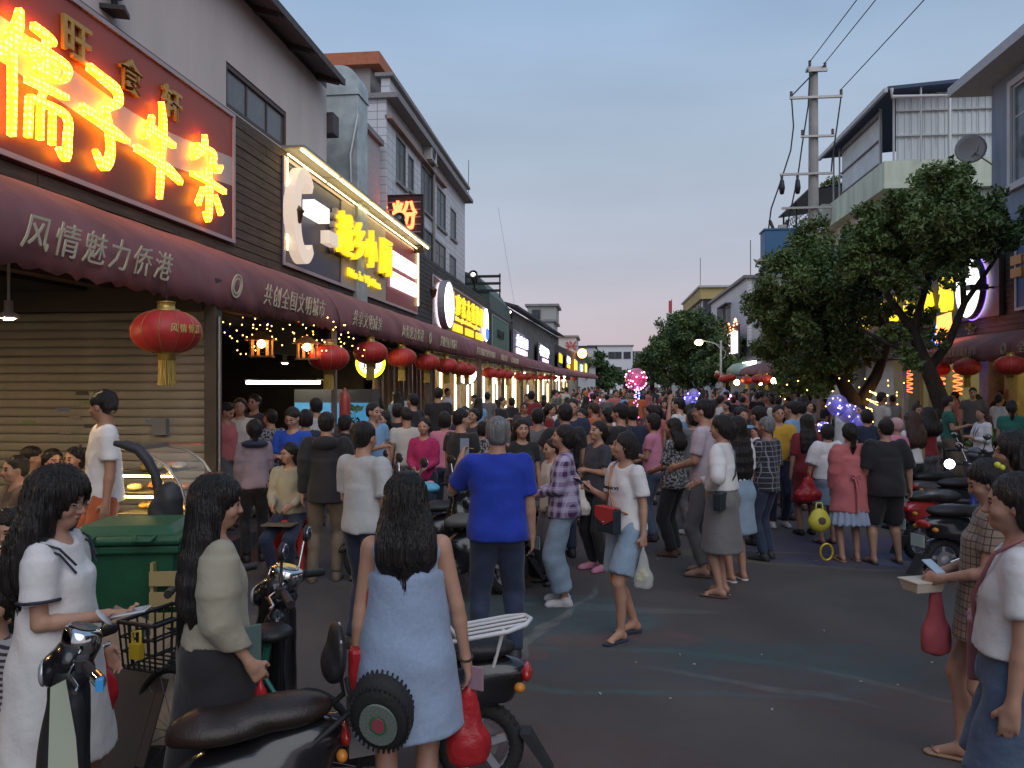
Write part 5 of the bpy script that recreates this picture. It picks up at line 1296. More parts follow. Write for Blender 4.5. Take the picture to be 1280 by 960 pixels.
def lanterns():
    pr = lantern_proto(); rng = random.Random(3); first = [True]
    def put(px, py, d, label, sc=1.0, group='red lanterns under the left awning', text=None):
        o = pr if first[0] else copy_tree(pr); first[0] = False
        o.location = P(px, py, d); o.rotation_euler = (R(rng.uniform(-2, 2)), R(rng.uniform(-2, 2)), rng.random()*3); o.scale = (sc, sc, sc)
        tag(o, label, 'lantern', group); return o
    q = put(208, 415, 7.15, 'largest red lantern with gold characters, hanging before the roller shutter')
    put(411, 447, 11.9, 'second red lantern from the left, before the fairy lights'); put(463, 441, 13.9, 'red lantern partly covering the round yellow sign')
    L_ = ['fourth', 'fifth', 'sixth', 'seventh', 'eighth']
    for i, (px, py, d) in enumerate([(502, 447, 16.3), (534, 453, 18.8), (558, 457, 21), (573, 460, 23), (583, 462, 24.8)]): put(px, py, d, L_[i]+' red lantern from the left along the awning edge')
    for i, (px, py, d) in enumerate([(612, 466, 30), (624, 467, 32.5), (634, 468, 35)]): put(px, py, d, ['first', 'middle', 'last'][i]+' lantern of the trio over the pink round sign')
    for i in range(9): put(650+i*8.5, 470.5+i*.35, 40+i*5.5, ['first','second','third','fourth','fifth','sixth','seventh','eighth','farthest'][i]+' small distant red lantern under the far left awning')
    g = 'red lanterns under the right awning'
    put(1263, 457, 16.3, 'red lantern at the right edge of the photo, over a post', group=g); put(1209, 459, 18.8, 'middle red lantern of three under the right awning', group=g); put(1172, 461, 20.8, 'red lantern beside the leaning tree trunk', group=g)
    g = 'lanterns by the faded right awning'
    for i, (px, py, d) in enumerate([(947, 474, 42), (934, 475, 45), (958, 474, 39), (913, 472, 48), (905, 474, 50), (899, 469, 53), (880, 475, 60), (960, 476, 41)]): put(px, py, d, ['red lantern under the faded awning near its lamp', 'second lantern under the faded awning', 'lantern beside the bright bulb of the faded awning', 'upper lantern of the pair by the street lamp', 'lower lantern of the pair by the street lamp', 'lantern just right of the street lamp pole', 'single far lantern left of the street lamp pole', 'lowest lantern under the faded awning'][i], group=g, sc=1.1)
    # gold characters printed on the big lantern
    e = q; mt = mat('gold_print', (.6,.45,.16), .5)
    yaw = math.atan2(-q.location.y, -q.location.x); base = Matrix.Rotation(q.rotation_euler[2], 4, 'Z').inverted()
    for i, ch in enumerate('风情侨港'):
        a = yaw+R(12+i*15); rr = .3; M = base @ frame_M((rr*math.cos(a), rr*math.sin(a), .015), (-math.sin(a), math.cos(a), 0), (0, 0, 1))
        letters('printed_character', ch, M, mt, e, w=.062, h=.075, size=.1, extrude=.003, offset=.001)
lanterns()

# ---------------------------------------------------------------- lamps on the wall, fairy lights, hanging lamps
def floodlight(loc, label, yaw=0, sc=1, em_=None):
    e = empty('floodlight', loc, yaw, label=label, cat='floodlight'); e.scale = (sc, sc, sc)
    box('bracket', (-.10, -.10, 0), (.10, .10, .04), black_m, e); MB().tube([(0, 0, .04), (0, -.05, .22)], .03, 6).build('arm', black_m, e)
    M = Matrix.Translation((0, -.1, .33)) @ Matrix.Rotation(R(62), 4, 'X')
    MB().lathe([(.001, -.26), (.07, -.25), (.10, -.12), (.11, .14), (.13, .16), (.13, .20), (.11, .20), (.10, .17), (.001, .17)], 16, M).build('housing', black_m, e)
    MB().lathe([(.001, .18), (.06, .18), (.06, .172)], 14, M).build('lens', em_ or em('flood_lens', (.55, .6, 1.0), 5), e)
floodlight((XF+.05, 8.15, 6.02), 'dark floodlight with small bluish lens on top of the plank fascia', yaw=R(20), sc=1.25)
floodlight((XF-.1, 21.3, 5.97), 'black floodlight in front of the dark 粉 sign', sc=1.2, em_=mat('lens_off', (.2,.2,.2), .2))
for i, (y, lb) in enumerate(((33.5, 'floodlight above the seventh yellow character'), (47, 'floodlight above the slate sign'), (58, 'floodlight over the white-blue neon sign'), (70, 'farthest small floodlight on the left fascia'))):
    floodlight((fx(y)-.05, y, 5.97 if i < 1 else 5.6), lb, sc=1.5, em_=em('flood_white', (1, .95, .8), 4))
def sconce(y, z, label):
    e = empty('wall_lantern', (XF+.02, y, z), label=label, cat='wall lamp'); m = mat('sconce_brown', (.12,.07,.04), .5)
    MB().tube([(0, 0, -.3), (.10, 0, -.34), (.16, 0, -.1)], .018, 6).build('arm', m, e)
    MB().lathe([(.03, -.10), (.07, -.08), (.11, .10), (.13, .11), (.05, .2), (.001, .24)], 8, Matrix.Translation((.18, 0, .0))).build('lamp_body', m, e)
    MB().lathe([(.001, -.45), (.03, -.4), (.02, -.3)], 8, Matrix.Translation((.04, 0, 0))).build('drop', m, e)
sconce(13.0, 4.8, 'brown wall lantern between the first and second sign'); sconce(24.0, 4.75, 'brown wall lantern left of the white oval logo')
def fairy():
    e = empty('fairy_lights', (-5, 10.2, 2.4), label='cluster of tiny warm fairy lights under the awning over the food counter', cat='fairy lights')
    rng = random.Random(5); mb = MB(); w = MB()
    for s in range(9):
        a = P(278+s*19, 402+rng.uniform(-4, 4), 11+rng.uniform(0, 1.5)); b = P(300+s*18+rng.uniform(-12, 12), 436+rng.uniform(-6, 10), 11.4+rng.uniform(0, 1))
        pts = []
        for k in range(9):
            t = k/8; q = a.lerp(b, t)+Vector((rng.uniform(-.07, .07), rng.uniform(-.1, .1), rng.uniform(-.05, .05)))-Vector(e.location); pts.append(q); mb.ball(q, .0095, 6, 4)
        w.tube(pts, .002, 3, caps=False)
    tag(mb.build('bulbs', em('fairy_warm', (1.0, .50, .12), 9), e), kind='stuff'); w.build('wire', black_m, e)
fairy()
def hut_lamp(px, py, d, label):
    e = empty('hut_lamp', P(px, py, d), R(15), label=label, cat='lamp', group='little wooden house lamps'); m = mat('lamp_wood', (.40,.20,.07), .6, noise=.2)
    for x in (-.13, .13):
        for y in (-.09, .09): box('post', (x-.012, y-.012, -.16), (x+.012, y+.012, .06), m, e)
    box('floor', (-.16, -.12, -.18), (.16, .12, -.16), m, e)
    MB().add([(-.21, -.15, .05), (.21, -.15, .05), (0, -.15, .17), (-.21, .15, .05), (.21, .15, .05), (0, .15, .17)], [(0,1,2),(5,4,3),(0,2,5,3),(2,1,4,5)]).build('roof', m, e)
    for x in (-.06, .06): box('slat', (x-.02, .092, -.158), (x+.02, .10, .05), m, e)
    MB().ball((0, -.02, .0), .055, 12, 8).build('bulb', em('bulb_warm', (1.0, .60, .22), 22), e)
    MB().tube([(0, 0, .17), (0, 0, .45)], .004, 4).build('cord', black_m, e)
hut_lamp(327, 430, 11.0, 'little wooden house shaped lamp with lit bulb, left one'); hut_lamp(384, 434, 11.6, 'little wooden house shaped lamp beside the second lantern')
def pendant(loc, lb):
    e = empty('pendant_lamp', loc, label=lb, cat='lamp'); m = mat('lamp_white', (.55,.52,.45), .4)
    MB().tube([(-.05, 0, .47), (.02, 0, .46), (.035, 0, .40), (.035, 0, .05)], .012, 8).build('stem', m, e)
    MB().lathe([(.001, .06), (.035, .06), (.035, -.03), (.075, -.05), (.08, -.08), (.06, -.085)], 18, Matrix.Translation((.035, 0, 0))).build('shade', m, e)
    MB().lathe([(.001, -.10), (.035, -.095), (.04, -.08), (.001, -.08)], 14, Matrix.Translation((.035, 0, 0))).build('bulb', em('pendant_bulb', (1, .68, .32), 700), e)
pendant(P(6, 385, 6.6), 'white pendant lamp on a bent tube at the left edge'); pendant(Vector((-7.2, 6.4, 2.45)), 'white pendant lamp hanging near the roller shutter housing'); pendant(Vector((-5.2, 3.2, 2.45)), 'pendant lamp under the awning nearest the camera'); pendant(Vector((-7.4, 10.6, 2.55)), 'pendant lamp deep inside the red lit food stall'); pendant(Vector((-5.6, 13.6, 2.45)), 'pendant lamp in the dark bay behind the round yellow sign'); pendant(Vector((-5.4, 17.4, 2.45)), 'pendant lamp before the wood panelled shop')  # the last three pendants are added to brighten the dark stall and bays

# ---------------------------------------------------------------- left shops
def left_shops():
    b = empty('left_shop_interiors', (0,0,0), label='ground floor rooms of the left shop row behind the awning posts', cat='building')
    wl = mat('room_wall', (.32,.26,.2), .85, noise=.15)
    box('party_wall', (-12, 8.6, .16), (-5.2, 8.75, 3.02), mat('party_wall', (.10,.085,.07), .8), b)
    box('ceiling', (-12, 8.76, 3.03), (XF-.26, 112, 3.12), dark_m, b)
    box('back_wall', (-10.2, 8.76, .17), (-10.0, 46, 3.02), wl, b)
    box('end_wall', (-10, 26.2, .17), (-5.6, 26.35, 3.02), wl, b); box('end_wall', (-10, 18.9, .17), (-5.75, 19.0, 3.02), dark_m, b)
    box('end_wall', (-10, 11.85, .17), (-6.0, 11.95, 3.02), wl, b); box('red_curtain', (-6.9, 11.8, 1.9), (-6.3, 11.84, 3.0), mat('curtain_red', (.3,.04,.03), .8), b)
    # dark bay behind the round yellow sign
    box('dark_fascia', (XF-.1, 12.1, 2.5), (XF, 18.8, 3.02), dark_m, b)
    # panelled glazed shop
    wood = mat('panel_wood', (.32,.21,.12), .6, noise=.25, nscale=4, bump=.2, stretch=(6,6,.5)); gl = mat('door_glass', (.09,.085,.07), .15, noise=.4, nscale=1.5)
    y = 19.1; k = 0
    while y < 26.1:
        w = .52; box('door_panel', (XF-.28, y, .17), (XF-.22, y+w-.03, 2.6), wood if k % 3 else mat('curtain_cream', (.6,.52,.38), .8, noise=.1), b); box('door_post', (XF-.22, y-.03, .17), (XF-.15, y+.02, 2.95), steel if k%2 else wood, b); y += w; k += 1
    lamp_w = em('shop_strip', (1.0, .72, .30), 7); lamp_c = em('shop_strip_cool', (.8, .95, 1.0), 3.5)
    # bright shops further on: lit vertical strips and glowing rooms
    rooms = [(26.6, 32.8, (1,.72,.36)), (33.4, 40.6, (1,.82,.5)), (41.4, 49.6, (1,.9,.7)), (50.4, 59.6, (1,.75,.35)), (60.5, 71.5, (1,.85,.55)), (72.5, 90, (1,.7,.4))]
    for i, (ya, yb, c) in enumerate(rooms):
        xw = fx((ya+yb)/2)-.5
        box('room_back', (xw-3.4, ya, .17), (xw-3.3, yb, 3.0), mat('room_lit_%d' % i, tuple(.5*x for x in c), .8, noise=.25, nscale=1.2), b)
        box('room_side', (xw-3.3, yb-.1, .17), (xw, yb, 3.0), wl, b)
        MB().box((xw-1.6, ya+.6, 2.92), (xw-1.4, yb-.6, 2.96)).build('ceiling_light', em('room_lamp_%d' % i, c, 25), b)
        for q in range(3):
            y = ya+.25+q*(yb-ya-.6)/2; box('light_strip', (xw+.3, y, .4), (xw+.36, y+.13, 2.7), [lamp_w, lamp_w, lamp_c][(q+i) % 3], b)
            box('shop_frame', (xw+.22, y+.3, .17), (xw+.3, y+.45, 2.95), [steel, wood][q % 2], b)
        for q in range(3): box('shelf', (xw-3.28, ya+.3, .9+.6*q), (xw-2.95, yb-.3, .95+.6*q), wood, b)
        rng = random.Random(i)
        for q in range(16):
            y = rng.uniform(ya+.4, yb-.5); z = .955+.6*rng.randrange(3); s_ = rng.uniform(.1, .22)
            box('goods', (xw-3.22, y, z), (xw-3.22+.2, y+s_, z+rng.uniform(.12, .3)), mat('goods_%d' % (q%4), [(.5,.1,.08),(.1,.3,.14),(.55,.45,.2),(.12,.2,.45)][q%4], .6), b)
left_shops()
def round_sign(px, py, d, r, c1, c2, label, txt='米'):
    q = P(px, py, d); e = empty('round_light_sign', q, label=label, cat='sign')
    M = Matrix.Rotation(R(90), 4, 'X')
    MB().lathe([(.001, .05), (r*.72, .05), (r*.72, .0)], 28, M).build('face', c2, e); MB().lathe([(r*.725, .045), (r*.94, .045), (r*.94, 0)], 28, M).build('ring', c1, e)
    MB().lathe([(r*.945, -.05), (r, -.05), (r, .06), (r*.945, .06), (r*.945, -.05)], 28, M).build('rim', black_m, e)
    letters('character', txt, frame_M((0, -.07, 0), (1,0,0), (0,0,1)), black_m if c1 is not pink_l else mat('red_ink', (.5,.02,.02)), e, w=r*.9, h=r*.8, size=1, extrude=.01, offset=.01)
    box('bracket', (-r-.5, -.02, r*.6), (-r*.8, .02, r*.6+.05), black_m, e)
round_sign(464, 454, 15.2, .31, em('ring_yellow', (1, .85, .02), 2.6), em('face_white', (1, .95, .75), 3), 'round yellow and white glowing sign behind the third lantern', '廚')
round_sign(584, 468, 26.0, .34, pink_l, em('face_rose', (1, .55, .42), 2.4), 'round pinkish glowing sign behind the eighth lantern', '茶')
round_sign(623, 473, 36.0, .30, pink_l, em('face_rose', (1, .55, .42), 2.4), 'smaller round pink glowing sign under the lantern trio', '酒')

def food_stall():
    # glass display case with warm lit food
    c = P(210, 640, 7.2); x0, y0 = c.x, c.y
    e = empty('display_case', (x0, y0, .16), R(0), label='curved glass display case of food lit yellow inside', cat='display case')
    ch = mat('case_steel', (.30,.29,.27), .35, metal=.7); w = .36; D_ = .30
    box('base', (-w, -D_, 0), (w, D_, .62), ch, e); box('base_trim', (-w-.01, -D_-.012, .6), (w+.01, D_+.012, .66), ch, e)
    prof = [(-.30, .66)]+[(-.30+.42*(1-math.cos(R(a))), .70+.55*math.sin(R(a))) for a in (10, 30, 50, 70, 85)]+[(.24, 1.27), (.30, 1.27)]
    gl = mat('case_glass', (.9,.9,.85), .05, alpha=.13, spec=.6)
    prof = [(-p[0], p[1]) for p in prof]
    mb = MB(); n = len(prof)
    # the curve is seen from the side: it swells towards +x
    vs = [(p[0]*1.15, -D_, p[1]) for p in prof]+[(p[0]*1.15, D_, p[1]) for p in prof]
    mb.add(vs, [(i, i+1, n+i+1, n+i) for i in range(n-1)], True); mb.build('curved_glass', gl, e)
    MB().tube([(p[0]*1.15, -D_, p[1]) for p in prof], .014, 6).build('rim', ch, e); MB().tube([(p[0]*1.15, D_, p[1]) for p in prof], .014, 6).build('rim', ch, e)
    box('top_bar', (-.36, -D_, 1.255), (-.16, D_, 1.29), ch, e)
    for k, z in enumerate((.70, .88, 1.06)):
        wd = (.30, .24, .14)[k]; box('shelf', (-.32, -D_+.02, z), (wd, D_-.02, z+.012), ch, e)
        rng = random.Random(k)
        for q in range(6):
            px_ = -.28+q*(wd+.26)/6; c_ = [(.62,.40,.10),(.6,.5,.3),(.55,.22,.08),(.5,.45,.35)][(q+k) % 4]
            MB().ball((px_+.04, rng.uniform(-.16, .1), z+.045), (.055, .10, .035), 10, 6).build('food', mat('food_%d' % ((q+k)%4), c_, .5, noise=.3, nscale=20, bump=.4), e)
    for z in (.86, 1.04): MB().tube([(-.3, -D_+.03, z-.0), (.2, -D_+.03, z)], .008, 6).build('light_tube', em('case_light', (1.0, .66, .2), 75), e)
    # bright white counter light beside it, and a black arch
    l = empty('counter_light_panel', P(238, 672, 6.9), label='glaring white light panel on the counter below the display case', cat='light')
    box('panel', (-.13, -.04, -.26), (.16, .0, .12), em('panel_white', (.85, .82, 1.0), 6), l); box('frame', (-.16, .002, -.9), (.19, .08, .15), ch, l)
    a = MB().tube([P(165+q[0], 560+q[1], 5.9) for q in ((-22, -6), (-8, -4), (8, 2), (20, 16), (30, 36), (36, 66), (40, 90))], [.02,.035,.04,.038,.035,.035,.05], 10)
    tag(a.build('fan_hose', mat('hose_black', (.03,.03,.035), .6, noise=.2)), 'thick curved black tube ending in a black bag before the display case', 'hose')
    bag = Field(); q = P(207, 640, 5.9); bag.ell(q, (.12, .10, .15), .05); bag.ell(q+Vector((.02, 0, .12)), (.10, .08, .10), .06); bag.post = folds(.010, 4, 22, 22); V, Q = bag.mesh(.012)
    o = bpy.data.objects.new('black_bag', np_mesh('black_bag', V, Q, [mat('hose_black', (.03,.03,.035))])); link(o); tag(o, 'black cloth bundle hanging in front of the display case', 'bag')
    # red lit meat counter
    e = empty('meat_counter', (-5.7, 9.9, .16), label='meat counter glowing pink under a red heat lamp', cat='counter')
    box('base', (-.45, -1.0, 0), (.45, 1.2, .85), mat('counter_dark', (.12,.09,.08), .6), e); box('top', (-.5, -1.05, .852), (.5, 1.25, .89), steel, e)
    for k in range(7):
        f = Field(); f.ell((random.uniform(-.25, .25), -.75+k*.28, .96), (.13, .12, .08), .05); f.ell((random.uniform(-.2, .2), -.7+k*.28, 1.0), (.09, .08, .07), .05); f.post = folds(.012, k, 30, 30)
        V, Q = f.mesh(.016); link(bpy.data.objects.new('meat', np_mesh('meat', V, Q, [mat('meat', (.42,.10,.09), .35, noise=.3, nscale=20)])), e)
    r = em('heat_red', (1.0, .05, .09), 110)
    for y in (-.6, .1, .8):
        MB().lathe([(.001, 1.62), (.03, 1.61), (.10, 1.50), (.13, 1.40)], 14, Matrix.Translation((0, y, 0))).build('lamp_shade', black_m, e); MB().ball((0, y, 1.44), .055, 10, 6).build('heat_lamp', r, e)
        MB().tube([(0, y, 1.62), (0, y, 2.8)], .008, 5).build('cord', black_m, e)
    # strip light and blue fridge in the stall, red cylinder on the post
    s = empty('strip_light', P(350, 478, 14.0), label='white fluorescent strip light inside the second stall', cat='light'); MB().tube([(-.62, 0, 0), (.62, .3, 0)], .028, 8).build('tube', em('strip_white', (1, .95, .85), 14), s); box('case', (-.66, .02, .03), (.66, .35, .06), steel, s)
    fr = empty('drinks_fridge', P(400, 700, 15.0), label='blue lit drinks fridge behind the second stall crowd', cat='fridge')
    q0 = fr.location.z; box('cabinet', (-.5, 0, 1.6-.0), (1.0, .5, 2.95), mat('fridge_dark', (.05,.06,.07), .4), fr) if False else box('cabinet', (-.5, 0, 0), (1.0, .5, 3.2), mat('fridge_dark', (.05,.06,.07), .4), fr)
    box('lit_header', (-.48, -.03, 2.55), (.98, -.002, 2.95), em('fridge_blue', (.05, .22, .42), .5), fr)
    for k in range(3): box('glass_shelf', (-.46, -.02, 1.1+k*.45), (.96, -.003, 1.4+k*.45), em('fridge_teal', (.08, .35, .30), .35), fr)
    for k in range(14): box('bottle', (-.42+k*.1, -.09, 1.15+.45*(k % 3)), (-.36+k*.1, -.03, 1.35+.45*(k % 3)), mat('goods_%d' % (k%4), (.3,.3,.3)), fr)
    t = empty('gas_cylinder', P(431, 520, 11.9), label='red cylinder standing behind the steel awning post', cat='cylinder'); MB().lathe([(.001, -.25), (.07, -.25), (.08, -.2), (.08, .22), (.06, .32), (.02, .36), (.02, .42), (.001, .42)], 18).build('tank', mat('tank_red', (.35,.05,.04), .4), t)
    box('bracket', (-.05, .0, -.2), (.05, .12, .2), steel, t)
    gl2 = MB()
    rng = random.Random(9)
    for k in range(140):
        q = P(rng.uniform(432, 452), rng.uniform(505, 600), 13.5+rng.random()); gl2.add([q+Vector((rng.uniform(-.08,.08), rng.uniform(-.08,.08), rng.uniform(-.08,.08))) for _ in range(3)], [(0,1,2)])
    tag(gl2.build('potted_greenery', mat('leaf_green', (.05,.12,.035), .6)), 'leafy greens stacked behind the dark haired man at the steel post', 'plant', kind='stuff')
food_stall()

# ---------------------------------------------------------------- right restaurant
def restaurant():
    e = empty('restaurant_room', (0, 0, 0), label='open restaurant room with pale yellow walls under the right awning', cat='room')
    w = mat('wall_yellow', (.42,.38,.20), .8, noise=.1); 
    box('back_wall', (14.6, 6, .14), (14.8, 22.1, 2.95), w, e); box('side_wall', (XR+.4, 21.9, .14), (14.6, 22.1, 2.95), w, e); box('ceiling', (XR+.3, 6, 2.96), (14.8, 22.1, 3.02), mat('ceil_pale', (.4,.38,.3), .8), e)
    lamp = em('room_tube', (1.0, .76, .36), 30)
    for y in (12, 15.5, 19, 21): MB().tube([(11.6, y, 2.85), (13.6, y, 2.85)], .025, 8).build('light_tube', lamp, e)
    for y, lb in ((15.3, ''), (20.9, ''), (17.9, '')): box('pillar', (XR-.05, y, .14), (XR+.15, y+.2, 2.95), mat('pillar_tan', (.35,.27,.16), .6), e)
    for i in range(2): box('yellow_banner', (XR-.2, 18.6-i*1.3, 1.95), (XR-.17, 19.3-i*1.3, 2.5), em('banner_yellow', (.95, .80, .12), .9), e)
    box('beam', (XR+.2, 6, 2.55), (XR+.3, 21.8, 2.75), mat('beam_gold', (.5,.42,.2), .6), e)
    box('window', (14.3, 16, 1.4), (14.58, 18, 2.4), mat('night_glass', (.04,.05,.05), .2), e)
    pl = empty('brick_planter', (8.3, 17.2, .14), label='tan stone planter holding the leaning tree', cat='planter')
    box('wall', (-.9, -.9, 0), (.9, -.72, .55), mat('planter_tan', (.32,.27,.19), .8, noise=.2), pl); box('wall', (-.9, .72, 0), (.9, .9, .55), MATS['planter_tan'], pl); box('wall', (-.9, -.715, 0), (-.72, .715, .55), MATS['planter_tan'], pl); box('wall', (.72, -.715, 0), (.9, .715, .55), MATS['planter_tan'], pl)
    box('soil', (-.71, -.71, .0), (.71, .71, .45), mat('soil', (.05,.035,.025), .95), pl)
    for x_, d_, l_ in ((1152, 19.3, 'left one'), (1163, 18.8, 'right one')):
        q = P(x_, 480, d_); o = MB().tube([(0, 0, .14), (0, 0, 2.75)], .045, 8).build('gold_post', mat('beam_gold', (.5,.42,.2), .6)); o.location = (q.x, q.y, 0); tag(o, 'thin gold post behind the leaning trunk, '+l_+' of the pair', 'post')
    t = empty('restaurant_counter', (11.4, 25.5, .14), label='lit pale counter room seen between the two tree trunks', cat='counter')
    box('counter', (0, -2, 0), (.7, 6, 1.0), mat('counter_pale', (.35,.30,.2), .7), t); 
    for y in (-1, 2, 5): MB().tube([(1.2, y, 2.6), (3.4, y, 2.6)], .03, 6).build('light_tube', lamp, t)
    box('lit_panel', (.9, -.8, 1.2), (.95, -.2, 2.4), em('panel_green', (.75, 1, .75), 2.2), t)
    for y in (9, 17): MB().tube([(1.0, y, 2.5), (3.2, y, 2.5)], .03, 6).build('light_tube', lamp, t)
    for i, (px, py, d, c) in enumerate(((921, 478, 45, (1,.8,.3)), (968, 476, 38, (1,.9,.45)), (950, 478, 44, (1,.6,.35)))):
        o = MB().ball((0,0,0), .16, 12, 8).build('bulb', em('bulb_%d' % i, c, 12)); o.location = P(px, py, d); tag(o, ['glowing yellow bulb at the far end of the faded awning', 'brightest yellow bulb at the near end of the faded awning', 'orange glowing bulb between lanterns under the faded awning'][i], 'lamp')
    for i, px in enumerate((652, 668, 684, 694, 704)):
        o = MB().ball((0,0,0), .17+.03*i, 10, 7).build('bulb', em('bulb_far', (1, .88, .65), 12)); o.location = P(px, 471.5+.4*i, 46+9*i); tag(o, ['nearest','second','third','fourth','farthest'][i]+' bright bulb hanging under the far left awning', 'lamp', 'bright bulbs under the far left awning')
    cn = MB().lathe([(.001, .8), (.5, .72), (.85, .4), (1.0, 0), (.97, 0), (.82, .37), (.48, .68), (.001, .76)], 16, Matrix.Diagonal((.9, 1.6, 1, 1))).build('round_canopy', mat('canopy_sage', (.30,.38,.32), .7)); cn.location = (XR-.9, 54.5, 2.6); tag(cn, 'pale sage dome canopy right of the street lamp', 'canopy')
restaurant()

# ---------------------------------------------------------------- utility pole, wires, street lamps
def pole():
    X, Y = 6.25, 24.6
    e = empty('utility_pole', (X, Y, 0), R(0), label='tall concrete utility pole with crossarms at the right of the street', cat='utility pole')
    MB().tube([(0, 0, 0), (0, 0, 11.3)], [.19, .125], 14).build('pole', mat('pole_concrete', (.36,.35,.33), .85, noise=.15, nscale=3), e)
    arms = [(11.25, -.18, .35, .05), (10.45, -.72, .78, .035), (9.3, -.40, .55, .03), (8.2, -1.0, .5, .03), (7.2, -.95, .5, .03)]
    for z, a, b, r in arms: box('crossarm', (a, -.22, z-r), (b, -.14, z+r), steel, e)
    box('pole_cap', (-.2, -.14, 11.3), (.2, .14, 11.38), steel, e)
    ins = MB().lathe([(.001, 0), (.03, .0), (.05, .03), (.03, .05), (.05, .08), (.03, .10), (.05, .13), (.03, .16), (.001, .17)], 10); p0 = None
    for x, z in ((.28, 11.3), (-.15, 11.38), (-.68, 10.49), (.74, 10.49), (.5, 9.34), (-.36, 9.34), (-.95, 8.0), (-.5, 8.0)):
        if p0 is None: p0 = ins.build('insulator', mat('insulator', (.10,.06,.05), .3), e); o = p0
        else: o = inst('insulator', p0, e, (0,0,0))
        o.location = (x, -.18, z)
    wm = black_m
    def wire(pts, r=.016, sag=0): return MB().tube(pts, r, 5).build('jumper_wire', wm, e)
    wire([(-.68, -.2, 10.5), (-.62, -.2, 9.6), (-.7, -.2, 8.9), (-.95, -.2, 8.1), (-1.25, -.15, 7.2), (-1.35, 0, 6.2), (-1.45, 0, 5.0)], .022)
    wire([(.74, -.2, 10.5), (.62, -.2, 9.6), (.48, -.2, 8.6), (.45, -.2, 8.2)], .022); wire([(-.15, -.2, 11.3), (-.2, -.2, 10.2), (-.38, -.2, 9.0), (-.5, -.2, 8.1), (-.7, -.15, 7.1), (-.95, 0, 5.8), (-1.1, 0, 5.2)], .022)
    wire([(-.68, -.2, 10.5), (-.1, -.16, 11.1), (.3, -.18, 11.4)], .02)
    for x in (-.95, -.5): MB().lathe([(.001, 0), (.06, .02), (.09, .2), (.06, .42), (.001, .45)], 10, Matrix.Translation((x, -.2, 7.6))).build('surge_arrester', wm, e)
    for x in (-.95, -.35): box('fuse', (x-.1, -.26, 6.55), (x+.12, -.12, 6.7), steel, e)
    t = empty('transformer', (X-1.0, Y+.1, 5.75), label='blue pole transformer half hidden by the tree crown', cat='transformer')
    box('tank', (-.45, -.35, 0), (.45, .35, .8), mat('transformer_blue', (.05,.16,.32), .5), t, bevel=.02); box('lid', (-.48, -.38, .802), (.48, .38, .85), mat('transformer_blue', (.05,.16,.32)), t)
    for x, l in ((-.12, -.12), (.14, .14)): MB().tube([(x, 0, .85), (x+l, 0, 1.15)], .05, 7).build('bushing', mat('insulator', (.1,.06,.05)), t)
    box('platform', (-.6, -.3, -.1), (1.05, .3, -.02), steel, t)
    ends = [((.28, 11.45), (9.4, -12, 14.6)), ((-.15, 11.5), (8.9, -12, 14.6)), ((.74, 10.65), (10.2, -12, 14.0))]
    for i, ((x, z), q) in enumerate(ends):
        a = Vector((X+x, Y-.18, z)); b = Vector(q); pts = [a.lerp(b, t/12)-Vector((0, 0, 1.0*math.sin(math.pi*t/12)*.5)) for t in range(13)]
        tag(MB().tube(pts, .014, 5).build('power_line', wm), ['right of the twin wires rising from the pole top', 'left of the twin wires rising from the pole top', 'single wire rising from the right tip of the crossarm'][i]+' to the top edge', 'wire')
    tag(MB().tube([(-4.6, 35.5, 9.9), (-4.9, 45, 6.5), (-4.8, 60, 4.9)], .005, 4).build('cable', wm), 'thin slack cable below the end of the tiled block', 'wire')
pole()
def lamps():
    e = empty('street_lamp', (7.75, 53.5, 0), label='white street lamp with curved arm and lit yellow head', cat='street lamp'); m = mat('lamp_post', (.5,.5,.52), .5)
    MB().tube([(0,0,0), (0,0,4.85)], [.09, .06], 10).build('pole', m, e)
    MB().tube([(0,0,4.3), (-.35, 0, 4.62), (-.9, 0, 4.8), (-1.2, 0, 4.82)], .035, 6).build('arm', m, e); MB().tube([(.2,0,4.35), (0, 0, 4.5), (-.5, 0, 4.72), (-.9, 0, 4.78)], .025, 6).build('arm', m, e)
    MB().tube([(0, 0, 3.6), (.25, 0, 3.75), (.3, 0, 4.1), (.0, 0, 4.4)], .02, 5).build('scroll', m, e)
    MB().ball((-1.36, 0, 4.88), (.26, .12, .07), 12, 8).build('lamp_head', m, e); MB().ball((-1.42, 0, 4.72), (.26, .24, .20), 12, 8).build('bulb', em('street_bulb', (1, .78, .25), 16), e)
    MB().ball((-.25, 0, 2.75), .13, 10, 7).build('side_lamp', mat('lamp_white', (.55,.52,.45), .4), e)
    e = empty('lamp_post', (7.25, 20.2, 0), label='thin white post with short arm in front of the leaning tree', cat='lamp post')
    MB().tube([(0,0,0), (0,0,3.75)], .05, 10).build('pole', m, e); MB().tube([(0,0,3.5), (-.25,0,3.48)], .03, 6).build('arm', m, e); box('arm_cap', (-.33, -.05, 3.44), (-.25, .05, 3.52), m, e)
lamps()
